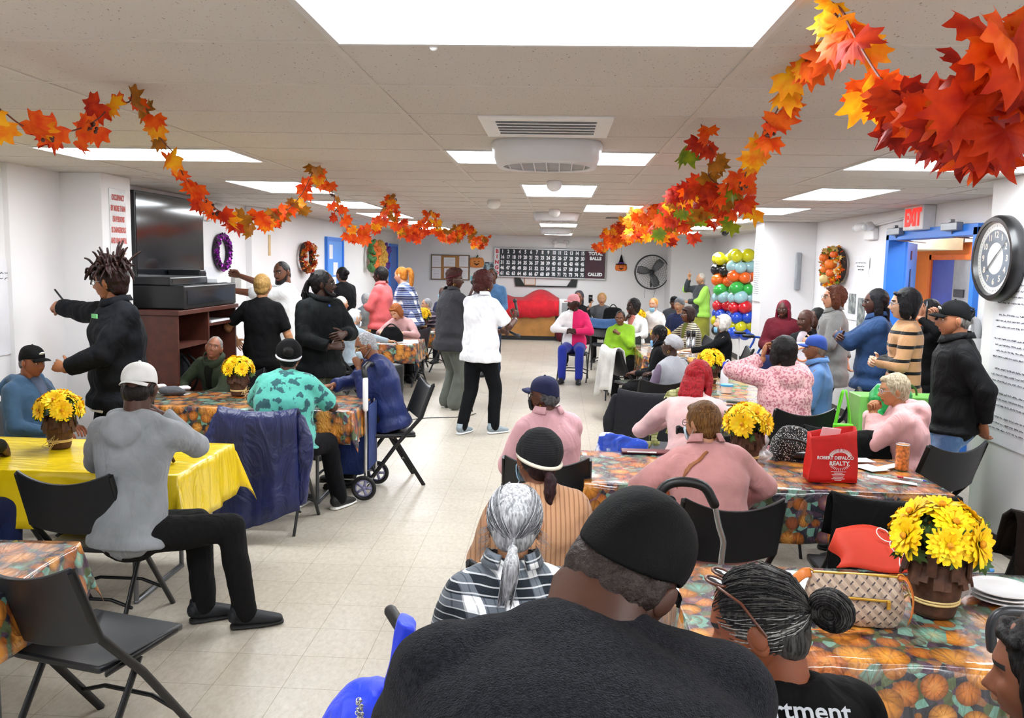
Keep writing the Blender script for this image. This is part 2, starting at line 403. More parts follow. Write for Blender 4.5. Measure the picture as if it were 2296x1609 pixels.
# blue doors on the left wall
def wall_door(y0,y1,lab,open_=False):
    d=struct('door_2' if not open_ else 'door_3',G().box(XL,XL+.05,y0,y0+.06,0,2.2).box(XL,XL+.05,y1-.06,y1,0,2.2).box(XL,XL+.05,y0+.06,y1-.06,2.14,2.2),blue)
    struct('door_panel',G().box(XL+.002,XL+.03,y0+.06,y1-.06,0.01,2.14),mat('#5b9bee' if not open_ else '#1d63cf',rough=.4,var=.02,name='light_blue_paint'),d)
    struct('door_handle',G().sweep([(XL+.03,y0+.16,1.0),(XL+.08,y0+.16,1.0),(XL+.08,y0+.28,1.0)],.01,8),grey_m,d)
wall_door(14.45,15.6,'',False); wall_door(20.0,20.95,'',True)
# ---------------------------------------------------------------- ceiling lights
panel=emit((.965,.985,1.0),14.5); fr=mat('#d6d3d0',rough=.4,var=.01,name='troffer_frame')
LIG=[(-.055,2.24,1.17,.6,'large ceiling light panel nearest the camera'),(-2.52,5.36,1.17,.6,'wide ceiling light panel above the yellow table'),(-2.45,7.73,.6,1.2,'ceiling light panel over the pumpkin table on the left, second in its row'),(-2.45,10.1,.6,1.2,'third ceiling light panel of the left row'),(-2.45,12.4,.6,1.2,'fourth ceiling light panel of the left row'),(-2.45,14.7,.6,1.2,'fifth ceiling light panel of the left row'),(-2.45,17.1,.6,1.2,'last ceiling light panel of the left row'),
(-.055,5.26,1.17,.6,'ceiling light panel half covered by the nearest ceiling fan'),(0,7.66,.6,1.2,'centre ceiling light panel behind the nearest ceiling fan'),(.6,10.0,.6,1.2,'ceiling light panel right of the middle ceiling fan'),(0,14.7,.6,1.2,'small ceiling light panel between the two far fans'),
(2.36,5.34,1.17,.6,'wide ceiling light panel behind the near leaf garland on the right'),(2.35,7.6,.6,1.2,'ceiling light panel second in the right row'),(2.35,10.0,.6,1.2,'ceiling light panel third in the right row'),(2.35,12.25,.6,1.2,'ceiling light panel fourth in the right row'),(2.35,14.7,.6,1.2,'ceiling light panel fifth in the right row'),(2.35,17.1,.6,1.2,'last ceiling light panel of the right row'),
(-2.5,1.0,1.17,.6,''),(2.36,1.0,1.17,.6,''),(-.055,-.8,1.17,.6,''),(-2.5,-1.8,1.17,.6,''),(2.36,-1.8,1.17,.6,''),(0,19.3,.6,1.2,''),(4.4,8.6,.6,1.2,''),(4.4,11.6,.6,1.2,'')]
for x,y,w,l,lab in LIG:
    t=thing('ceiling_light',lab or 'recessed ceiling light panel outside the picture','ceiling light',(x,y,ZC),0,'ceiling lights')
    f=.02; a,b=w/2,l/2
    obj('frame',G().box(-a-f,-a,-b-f,b+f,-.008,.004).box(a,a+f,-b-f,b+f,-.008,.004).box(-a,a,-b-f,-b,-.008,.004).box(-a,a,b,b+f,-.008,.004),fr,t)
    obj('diffuser',G().box(-a,a,-b,b,-.005,0),panel,t)
# world: dim neutral
w=D.worlds.new('world'); S.world=w; w.use_nodes=True; w.node_tree.nodes['Background'].inputs[0].default_value=(.9,.95,1,1); w.node_tree.nodes['Background'].inputs[1].default_value=.3
S.view_settings.view_transform='Standard'; S.view_settings.look='None'; S.view_settings.gamma=1; S.view_settings.exposure=.6
S.cycles.use_denoising=True; S.cycles.max_bounces=6; S.cycles.diffuse_bounces=3; S.cycles.glossy_bounces=3; S.cycles.transparent_max_bounces=6; S.cycles.use_adaptive_sampling=True; S.cycles.adaptive_threshold=.02
S.cycles.caustics_reflective=False; S.cycles.caustics_refractive=False
make_camera()
# ---------------------------------------------------------------- folding chairs, tables, cloths
chair_pl=mat('#17181c',rough=.42,var=.08,vs=20,bump=.08,bs=300,name='chair_plastic'); chair_st=mat('#0d0d0f',rough=.4,metal=.2,var=.03,name='chair_steel')
def chair_proto():
    t=D.objects.new('folding_chair',None); C.objects.link(t); W=.225
    g=G(); nx,ny=14,12; rs=[]
    def seat(u,v,top):  # u across -1..1, v 0 back .. 1 front
        w=.20+.02*v; x=u*w*(1-.06*(abs(2*v-1)**6)); y=-.20+.41*v; z=.445-.016*(1-u*u)*(1-(2*v-1)**2)-(.012*max(0,(v-.8)/.2)**2)+.006*v
        return (x,y,z if top else z-.028)
    vs=[seat(-1+2*i/nx,j/ny,1) for j in range(ny+1) for i in range(nx+1)]; n1=len(vs); vs+=[seat(-1+2*i/nx,j/ny,0) for j in range(ny+1) for i in range(nx+1)]
    fs=[]
    id_=lambda i,j,o=0: o+j*(nx+1)+i
    for j in range(ny):
        for i in range(nx): fs.append((id_(i,j),id_(i+1,j),id_(i+1,j+1),id_(i,j+1))); fs.append((id_(i,j,n1),id_(i,j+1,n1),id_(i+1,j+1,n1),id_(i+1,j,n1)))
    for i in range(nx): fs.append((id_(i,0),id_(i,0,n1),id_(i+1,0,n1),id_(i+1,0))); fs.append((id_(i,ny),id_(i+1,ny),id_(i+1,ny,n1),id_(i,ny,n1)))
    for j in range(ny): fs.append((id_(0,j),id_(0,j+1),id_(0,j+1,n1),id_(0,j,n1))); fs.append((id_(nx,j),id_(nx,j,n1),id_(nx,j+1,n1),id_(nx,j+1)))
    obj('seat',G().add(vs,fs),chair_pl,t,smooth=True,bevel=.008,ang=40)
    # backrest: curved slab with concave top edge and two hand slots pressed in
    def bk(u,v,f):
        x=u*(W+.012-.016*v); yb=-.235-.105*v-.030*(1-u*u); z=.56+.29*v+(-.030*(1-u*u) if v>.98 else (.028*(u*u-1)*(1-v)*0))
        z=z-(.025*(1-u*u)*v) - (.030*(1-u*u))*(1-v)
        return (x,yb+(.012 if f else -.012),z)
    nx,ny=16,8
    vs=[bk(-1+2*i/nx,j/ny,1) for j in range(ny+1) for i in range(nx+1)]; n1=len(vs); vs+=[bk(-1+2*i/nx,j/ny,0) for j in range(ny+1) for i in range(nx+1)]
    fs=[]
    for j in range(ny):
        for i in range(nx): fs.append((id2(i,j,0,nx),id2(i,j+1,0,nx),id2(i+1,j+1,0,nx),id2(i+1,j,0,nx))); fs.append((id2(i,j,n1,nx),id2(i+1,j,n1,nx),id2(i+1,j+1,n1,nx),id2(i,j+1,n1,nx)))
    for i in range(nx): fs.append((id2(i,0,0,nx),id2(i+1,0,0,nx),id2(i+1,0,n1,nx),id2(i,0,n1,nx))); fs.append((id2(i,ny,0,nx),id2(i,ny,n1,nx),id2(i+1,ny,n1,nx),id2(i+1,ny,0,nx)))
    for j in range(ny): fs.append((id2(0,j,0,nx),id2(0,j,n1,nx),id2(0,j+1,n1,nx),id2(0,j+1,0,nx))); fs.append((id2(nx,j,0,nx),id2(nx,j+1,0,nx),id2(nx,j+1,n1,nx),id2(nx,j,n1,nx)))
    bo=obj('backrest',G().add(vs,fs),chair_pl,t,smooth=True,bevel=.006,ang=40)
    g=G()
    for z in (.615,.70): g.ell((0,-.285-.03*(z-.6)/.1,z-.02),(.085,.006,.010),16,6)
    obj('hand_slot',g,mat('#3a3b40',rough=.6,name='slot'),bo,smooth=True)
    for s in (-1,1):
        x=s*(W+.004)
        obj('front_leg',G().sweep([(x,.235,.0),(x,.02,.42),(x,-.235,.58),(x*.985,-.345,.85)] if 0 else [(x,.24,.0),(x,-.035,.36),(x,-.232,.57),(x*.98,-.335,.835)],[(.011,.017)]*4,8,side=(1,0,0),round_=False),chair_st,t,smooth=True,ang=50)
        obj('rear_leg',G().sweep([(x-s*.028,-.27,.0),(x-s*.028,-.02,.41)],[(.010,.016)]*2,8,side=(1,0,0),round_=False),chair_st,t,smooth=True,ang=50)
        obj('side_rail',G().sweep([(x-s*.018,-.19,.42),(x-s*.018,.17,.43)],[(.006,.012)]*2,8,side=(1,0,0)),chair_st,t,smooth=True)
    for y,z in ((-.17,.14),(.14,.13)):
        obj('crossbar',G().sweep([(-W+.01,y,z),(-W*.5,y,z+.035),(W*.5,y,z+.035),(W-.01,y,z)],.009,8),chair_st,t,smooth=True)
    return t
def id2(i,j,o,nx): return o+j*(nx+1)+i
CH=chair_proto(); remember(CH); CH_used=[0]
def folding_chair(label,xy,rz,style=1):
    o=CH if not CH_used[0] else copytree(CH); CH_used[0]+=1
    o.location=(xy[0],xy[1],0); o.rotation_euler=(0,0,R(rz)); tag(o,label,'chair','black folding chairs'); return o
tm_=mat('#6a6a6c',rough=.5,name='table_grey'); tl_=mat('#77797c',rough=.35,metal=.7,name='table_leg_metal')
def folding_table(label,cx,cy,w=1.83,d=.76,rz=0,h=.725):
    t=thing('folding_table',label,'table',(cx,cy,0),R(rz),'folding tables')
    obj('tabletop',G().box(-w/2,w/2,-d/2,d/2,h-.03,h),tm_,t,bevel=.01)
    for s in (-1,1):
        x=s*(w/2-.28)
        obj('leg_frame',G().sweep([(x,-d/2+.1,0),(x,-d/2+.1,h-.03)],.014,8).sweep([(x,d/2-.1,0),(x,d/2-.1,h-.03)],.014,8).sweep([(x,-d/2+.1,.22),(x,d/2-.1,.22)],.010,8).sweep([(x,-d/2+.1,.01),(x,d/2-.1,.01)],.016,8),tl_,t,smooth=True)
    return t
def tablecloth(label,m,cx,cy,w,d,rz,drop,h=.732,seed=1,wave=.012,corner=.10,thick=.001):
    """cloth lying on the table and hanging over all four edges with folds at the corners"""
    t=math.pi; r_=random.Random(seed); nx,ny=44,22; g=G()
    ph=[r_.uniform(0,6) for _ in range(8)]
    W,Dp=w/2+.006,d/2+.006; ext=drop
    def f(u,v):
        # u,v measured on the flat cloth
        ax,ay=abs(u)-W,abs(v)-Dp; sx=1 if u>0 else -1; sy=1 if v>0 else -1
        x=min(max(u,-W),W); y=min(max(v,-Dp),Dp); z=h+.0012*math.sin(u*23+ph[0])*math.sin(v*19+ph[1])
        ex=max(ax,0); ey=max(ay,0); dd=max(ex,ey) if not(ex>0 and ey>0) else math.hypot(ex,ey)*.86+.0
        if ex>0 or ey>0:
            z=h-dd; fl=.035*dd/drop; wv=wave*(dd/drop)**.7
            if ex>0 and ey>0:
                a=math.atan2(ey,ex); k=math.sin(2*a)
                x+=sx*(fl*math.cos(a)*1.2+corner*dd*math.cos(a)*k); y+=sy*(fl*math.sin(a)*1.2+corner*dd*math.sin(a)*k)
            elif ex>0: x+=sx*(fl*.6+wv*math.sin(v*17+ph[2])+wv*.5*math.sin(v*37+ph[3])+.004)
            else: y+=sy*(fl*.6+wv*math.sin(u*15+ph[4])+wv*.5*math.sin(u*33+ph[5])+.004)
            if dd<.012: z=h-dd*.3
        return (x,y,z)
    def axis(W,n):
        a=[-W-ext+ext*i/7 for i in range(7)]; b=[-W+2*W*i/n for i in range(n+1)]; c=[W+ext*(i+1)/7 for i in range(7)]
        return a+[-W-.008]+b+[W+.008]+c
    U,Vv=axis(W,nx),axis(Dp,ny); vs=[f(u,v) for v in Vv for u in U]; n=len(U)
    fs=[(j*n+i,j*n+i+1,(j+1)*n+i+1,(j+1)*n+i) for j in range(len(Vv)-1) for i in range(n-1)]
    g.add(vs,fs); o=obj('tablecloth',g,m,None,smooth=True,loc=(cx,cy,0),rot=(0,0,R(rz)))
    sd=o.modifiers.new('s','SOLIDIFY'); sd.thickness=thick; sd.offset=1
    tag(o,label,'tablecloth','tablecloths'); return o
# ---------------------------------------------------------------- people
def gs(x,s): return np.exp(-(x/s)**2)
_ht={}
def head_template(kind,det):
    """head in its own frame: x right, y forward, z up, eyes at z=0"""
    k=(kind,det)
    if k in _ht: return _ht[k]
    nu,nv=(88,64) if det else (40,30)
    th=np.linspace(.02,PI-.02,nv); 
    a=np.linspace(0,2*PI,nu,endpoint=False); 
    ph=a-.38*np.sin(2*(a-PI/2))*.5 if det else a
    T,A=np.meshgrid(th,ph,indexing='ij')
    sx,sy,sz=np.sin(T)*np.cos(A),np.sin(T)*np.sin(A),np.cos(T)
    fem=kind=='f'
    x=sx*.075; y=sy*.094; z=sz*.116
    lo=np.clip(-z/.116,0,1)
    x=x*(1-(.36 if fem else .28)*lo**1.7)
    y=np.where(y<0,y*(1-.55*lo**.9),y*(1-.10*lo**2))
    y=y+.016*lo
    front=np.clip(sy,0,1)
    y=np.where(sy>0,np.minimum(y,.082+.012*np.tanh((y-.082)/.012)),y)
    x0,z0=x.copy(),z.copy()
    w=(front>.05)
    d=0
    d=d+.007*gs(z0-.030,.012)*gs(x0,.048)*(0.6 if fem else 1.1)
    d=d-.011*(gs(x0-.031,.016)+gs(x0+.031,.016))*gs(z0-.004,.014)
    d=d+.022*gs(x0,.0105)*gs(z0+.030,.013)+.013*gs(x0,.010)*gs(z0+.012,.016)
    d=d+.008*(gs(x0-.014,.007)+gs(x0+.014,.007))*gs(z0+.036,.008)
    d=d+.004*(gs(x0-.045,.018)+gs(x0+.045,.018))*gs(z0+.028,.02)
    lw=.020
    d=d+(.0065*gs(z0+.060,.0055)+.007*gs(z0+.072,.006))*gs(x0,lw)-.006*gs(z0+.0660,.003)*gs(x0,.024)
    d=d-.004*gs(z0+.082,.006)*gs(x0,.03)+.010*gs(z0+.102,.016)*gs(x0,.024)
    y=y+np.where(w,d,0)
    # cheeks/jaw
    jaw=gs(z0+.07,.03)*(.004 if not fem else .001)
    x=x+np.sign(x)*jaw*np.abs(sx)
    vs=np.stack([x,y,z],-1).reshape(-1,3)
    g=G(); g.v=[tuple(map(float,v)) for v in vs]
    o=len(g.v); g.v+= [(0,float(y[0].mean()),.116),(0,float(y[-1].mean()),-.114)]
    fz=[];mi=[]
    for i in range(nv-1):
        for j in range(nu):
            j2=(j+1)%nu; q=(i*nu+j,(i+1)*nu+j,(i+1)*nu+j2,i*nu+j2); c=vs[list(q)].mean(0)
            m=0
            if c[1]>.05:
                ax=abs(c[0])
                if abs(c[2]+.066)<.0105 and ax<.021*(1-((c[2]+.066)/.0105)**2)**.5: m=1
                if .014<ax<.048 and abs(c[2]-(.026-.35*(ax-.03)**2*10))<.0042*(1.3-ax*10*.6): m=2
                if not fem: 
                    pass
            fz.append(q); mi.append(m)
    for j in range(nu):
        fz.append((o,j,(j+1)%nu)); mi.append(0); fz.append((o+1,(nv-1)*nu+(j+1)%nu,(nv-1)*nu+j)); mi.append(0)
    g.f=fz; g.m=mi
    for s in (-1,1):
        rt=M.Rotation(R(-18*s),3,'Z')@M.Rotation(R(-12),3,'X')
        g.ell((s*.077,-.008,-.012),(.008,.019,.032),10,8,rt)
        g.ell((s*.084,-.012,-.003),(.006,.017,.026),10,8,rt)
    _ht[k]=g; return g
_hd={}
def hand_template(kind,det):
    """right hand: wrist at origin, fingers +y, palm faces -z, thumb at -x"""
    k=(kind,det)
    if k in _hd: return _hd[k]
    n=8 if det else 6
    g=G()
    cur={'relax':(18,28,20),'fist':(78,88,60),'grip':(55,62,40),'flat':(4,6,5),'point':(70,80,50),'claw':(32,48,35)}[kind]
    g.sweep([(0,-.03,0),(0,.0,0),(.001,.03,0),(.002,.06,0),(.002,.085,-.001)],[(.026,.019),(.026,.018),(.036,.0165),(.042,.015),(.041,.012)],n+4,side=(1,0,0),round_=True,pw=.85)
    L=[(.029,.040,.025,.021,.0085),(.0095,.044,.029,.023,.009),(-.0105,.041,.027,.022,.0086),(-.030,.032,.021,.019,.0076)]
    # index at -x (thumb side)
    for i,(x,a,b,c,r) in enumerate(L):
        x=-x; p=V((x,.086-abs(x)*.12,0)); spread=R(-x*190+rnd.uniform(-1.5,1.5)); ang=0
        pts=[p-V((0,.02,0)),p]; cc=cur
        if kind=='point' and i==0: cc=(5,8,5)
        jit=1+.12*(i-1.5)*(.6 if kind in('relax','claw') else .1)
        for ln,cu in zip((a,b,c),cc):
            ang+=R(cu*jit); d=V((math.sin(-spread)*math.cos(ang),math.cos(spread)*math.cos(ang),-math.sin(ang))); p=p+d*ln; pts.append(p)
        g.sweep(pts,[r*1.1,r*1.08,r*1.02,r*.95,r*.78],n,side=(1,0,0))
    # thumb
    t={'fist':[(-.024,.022,-.008),(-.042,.045,-.022),(-.030,.068,-.042),(-.008,.072,-.048)],'grip':[(-.024,.02,-.008),(-.046,.042,-.026),(-.045,.07,-.046),(-.026,.088,-.058)],
       'point':[(-.024,.022,-.008),(-.042,.045,-.022),(-.030,.068,-.038),(-.010,.074,-.044)]}.get(kind,[(-.022,.018,-.006),(-.050,.038,-.016),(-.066,.062,-.022),(-.074,.085,-.022)])
    g.sweep(t,[.014,.0125,.0105,.0085],n)
    _hd[k]=g; return g
def frame(y,up):
    """rotation whose +y is y and whose +z is close to up"""
    y=V(y).normalized(); z=V(up)-y*V(up).dot(y)
    if z.length<1e-4: z=y.orthogonal()
    z.normalize(); x=y.cross(z); return M((x,y,z)).transposed()
def ik(a,b,l1,l2,pole):
    d=b-a; L=min(d.length,(l1+l2)*.999); dn=d.normalized(); b=a+dn*L
    c=(l1*l1-l2*l2+L*L)/(2*L); h=math.sqrt(max(l1*l1-c*c,1e-8))
    p=pole-dn*pole.dot(dn); p=p.normalized() if p.length>1e-5 else dn.orthogonal()
    return a+dn*c+p*h,b
def curvepts(pts,n=5):
    """catmull-rom through points"""
    P=[V(p) for p in pts]; P=[P[0]*2-P[1]]+P+[P[-1]*2-P[-2]]; o=[]
    for i in range(1,len(P)-2):
        for k in range(n):
            t=k/n; a,b,c,d=P[i-1:i+3]
            o.append(.5*((2*b)+(c-a)*t+(2*a-5*b+4*c-d)*t*t+(3*b-a-3*c+d)*t**3))
    o.append(P[-2]); return o
def lerp_r(rs,n):
    o=[]
    for i in range(len(rs)-1):
        for k in range(n):
            t=k/n; a,b=rs[i],rs[i+1]
            o.append(tuple(u+(w-u)*t for u,w in zip(a,b)) if isinstance(a,tuple) else a+(b-a)*t)
    o.append(rs[-1]); return o
class Pose:
    def __init__(s,q,H):
        k=H/1.68; s.k=k; s.q=q; b=q.get('build',1.0); s.b=b
        sit=q.get('sit',False); seat=q.get('seat',.45)
        s.hip=V((0,0,(seat+.095*b) if sit else .528*H))
        lean=R(q.get('lean',0)); side=R(q.get('side',0)); tw=R(q.get('twist',0)); bend=R(q.get('bend',0))
        s.Rp=M.Rotation(side,3,'Y')@M.Rotation(-lean*.6,3,'X')
        s.Rt=M.Rotation(tw,3,'Z')@M.Rotation(side,3,'Y')@M.Rotation(-lean-bend,3,'X')
        tl=(.335 if q.get('kind','f')=='f' else .345)*H*(.93 if sit and q.get('slump',1) else .985)*q.get('tl',1)
        s.sp0=s.hip; s.sp1=s.hip+s.Rp@V((0,0,tl*.42)); s.nb=s.sp1+s.Rt@V((0,0,tl*.58))
        sw=(.148 if q.get('kind','f')=='f' else .172)*k*(.75+.25*b)*q.get('sw',1)
        s.sh=[s.nb+s.Rt@V((sg*sw,-.005,-.072*k+q.get('shrug',0))) for sg in (-1,1)]
        hy,hp,hr=[R(v) for v in q.get('head',(0,0,0))]
        nk=s.Rt@V((0,.25 if sit else .15,1)).normalized(); nk=(nk+V((0,0,q.get('neckup',.6)))).normalized()
        s.hk=k*1.0*q.get('hs',1)
        s.Rh=M.Rotation(tw*.6+hy,3,'Z')@M.Rotation(side*.3+hr,3,'Y')@M.Rotation(-(lean+bend)*q.get('hf',.35)-hp,3,'X')
        s.hc=s.nb+nk*(.046*k*q.get('nl',1))+s.Rh@V((0,.03,.095))*s.hk
        s.neck=s.nb-nk*.05; s.nt=s.hc+s.Rh@V((0,-.022,-.05))*s.hk
        # arms
        la,lb=.172*H,.150*H; s.el=[];s.wr=[];s.hd=[]
        for i,(nm,sg) in enumerate((('L',-1),('R',1))):
            t=q.get(nm,'side'); S_=s.sh[i]
            pole=V((sg*.6,-.6,-.5))
            if isinstance(t,dict): pole=V(t.get('pole',pole)); 
            if t=='side': w=S_+V((sg*.07,.05,-(la+lb)*.97))
            elif t=='lap': w=V((sg*.09*b,.24,s.hip.z+.13)); 
            elif t=='table': w=V((sg*.17,.42,.80)); pole=V((sg,-.3,-.6))
            elif t=='belly': w=s.sp1+s.Rt@V((sg*.05,.20*b,.0)); pole=V((sg,-.4,-.6))
            elif t=='chin': w=s.hc+s.Rh@V((sg*.02,.115,-.19)); pole=V((sg*.4,.5,-1))
            elif t=='back': w=s.hip+V((sg*.10,-.17,.04)); pole=V((sg,-.7,-.2))
            elif t=='cross': w=s.sp1+s.Rt@V((-sg*.10,.24*b,.13)); pole=V((sg,.2,-.6))
            elif t=='phone': w=s.hc+s.Rh@V((sg*.08,.30,-.10)); pole=V((sg*.5,0,-1))
            elif isinstance(t,dict):
                w=V(t.get('p',(0,.3,1)))*(k if t.get('k',1) else 1)
                if 'h' in t: w=s.hc+s.Rh@V(t['h'])
            else: w=V(t)
            s.hd.append(t)
            e,w=ik(S_,w,la,lb,pole); s.el.append(e); s.wr.append(w)
        # legs
        lt,ls=.245*H,.235*H; s.hj=[];s.kn=[];s.an=[];s.toe=[]
        for i,(nm,sg) in enumerate((('LL',-1),('RL',1))):
            hj=s.hip+V((sg*.085*k*(.8+.2*b),0,-.02)); t=q.get(nm)
            if sit:
                yaw=R((t or (0,0,0))[0]); out=(t or (0,.0,0))[1]; lift=(t or (0,0,0))[2]
                spread=R(sg*-q.get('spread',6))
                d=M.Rotation(yaw+spread,3,'Z')@V((0,1,0)); kn=hj+d*lt*.97+V((0,0,(seat+.07)-hj.z+lift))
                an=V((kn.x,kn.y,.085))+d*(out)+V((0,0,lift*.5)); vv=an-kn; an=kn+vv.normalized()*ls*1.0
                if an.z<.08 or True: an=V((kn.x+d.x*out,kn.y+d.y*out,.085+max(0,lift*.6)))
                s.toe.append(d)
            else:
                off=t or (sg*.02,0,0); an=V((hj.x+off[0],off[1],.085)); 
                kn,an2=ik(hj,an,lt,ls,V((0,1,0))); kn=kn; s.toe.append(M.Rotation(R(off[2]-sg*8),3,'Z')@V((0,1,0)))
            s.hj.append(hj);s.kn.append(kn);s.an.append(an)
        s.top=s.hc+s.Rh@V((0,-.01,.116+q.get('hairtop',.015)))*s.hk
    def torso(s,g,ex=0,t0=0.0,n=20,exh=None,belly=0):
        b=s.b;k=s.k; f=s.q.get('kind','f')=='f'
        w=[(.0,.150,.105),(.12,.168,.118),(.38,.140,.102),(.62,.152,.112),(.82,.165,.105),(.93,.125,.080),(1.0,.062,.058)] if f else [(.0,.145,.105),(.12,.158,.112),(.38,.145,.105),(.62,.168,.115),(.82,.188,.110),(.93,.140,.082),(1.0,.066,.062)]
        P=curvepts([s.sp0+s.Rp@V((0,0,-.10*k)),s.sp0,s.sp1,s.nb],8)
        # parametric position along the spine
        def pos(t):
            if t<0: return s.sp0+s.Rp@V((0,0,t))
            if t<.42: 
                u=t/.42; return s.sp0.lerp(s.sp1,u)
            u=(t-.42)/.58; return s.sp1.lerp(s.nb,u)
        pts=[];rad=[]
        if t0<0:
            e2=exh if exh is not None else ex
            pts.append(pos(t0)); rad.append((.178*k*b+e2,.132*k*b+e2))
            pts.append(pos(t0*.4)); rad.append((.180*k*b+e2,.132*k*b+e2))
        for t,rx,ry in w:
            if t<t0: continue
            bb=b if t<.7 else .75+.25*b
            if t>.9: bb=.92+.08*b
            pts.append(pos(t)); rad.append((rx*k*bb+ex,ry*k*bb+ex))
        if ex: pts.append(s.nb+(s.nt-s.nb).normalized()*.022); rad.append((.058*k+ex*.6,.055*k+ex*.6))
        g.sweep(pts,rad,n,side=s.Rt@V((1,0,0)),round_=False,pw=.86)
        for sg in (-1,1): g.sweep([s.nb+s.Rt@V((sg*.03,-.012,.0)),s.sh[(sg+1)//2].lerp(s.nb,.30)+s.Rt@V((0,-.008,.0))],[.040*k+ex*.5,.036*k+ex*.4],10)
        if f:
            for sg in (-1,1): g.ell(pos(.64)+s.Rt@V((sg*.062*k,.062*k*b,.0)),(.066*k*b+ex,.056*k*b+ex,.066*k*b+ex),12,8)
        by=s.q.get('belly',0)
        if by: g.ell(pos(.27)+s.Rt@V((0,.05+by*.35,0)),(.13*b+ex,.085+by+ex,.13*b+ex),14,9)
        g.ell(pos(.04)+s.Rp@V((0,-.035,-.02)),(.15*k*b+ex,.095*k*b+ex,.12*k+ex),14,9)
        return g
    def arm(s,g,i,ex=0,upto=1.0,n=10,sho=True):
        k=s.k*(.8+.2*s.b); a,e,w=s.sh[i],s.el[i],s.wr[i]
        r=[(.052)*k,.048*k,.041*k,.040*k,.031*k,.026*k]; 
        pts=[a,a.lerp(e,.4),e.lerp(a,.08),e.lerp(w,.15),e.lerp(w,.65),w]
        if upto<1:
            L=[0]; 
            for u,v in zip(pts,pts[1:]): L.append(L[-1]+(v-u).length)
            tot=L[-1]*upto; P2=[];R2=[]
            for j,(p,q) in enumerate(zip(pts,r)):
                if L[j]<=tot: P2.append(p);R2.append(q)
                else:
                    f=(tot-L[j-1])/(L[j]-L[j-1]); P2.append(pts[j-1].lerp(p,f)); R2.append(r[j-1]+(q-r[j-1])*f); break
            pts,r=P2,R2
        if ex: r=[x+ex*(1.0 if j<len(r)-1 else 1.15) for j,x in enumerate(r)]
        g.sweep(pts,r,n,round_=(ex==0))
        if sho:
            g.ell(a,r[0]*1.0,12,8); 
            g.ell(a.lerp(s.nb,.35)+V((0,0,-.01)),r[0]*1.0,12,8)
            g.ell(a.lerp(s.nb,.65)+V((0,0,.004)),r[0]*.80,12,8)
        if len(r)>3: g.ell(e,r[2]*1.05,10,8)
        return g
    def leg(s,g,i,ex=0,flare=0,n=12,short=1.0):
        k=s.k*(.7+.3*s.b); h,kn,an=s.hj[i],s.kn[i],s.an[i]
        end=kn.lerp(an,short)
        g.sweep([h,h.lerp(kn,.5),kn],[.088*k+ex,.074*k+ex,.060*k+ex],n); 
        g.sweep([kn,kn.lerp(end,.3),kn.lerp(end,.75),end],[.058*k+ex,.056*k+ex,.044*k+ex+flare*.6,.038*k+ex+flare],n)
        return g
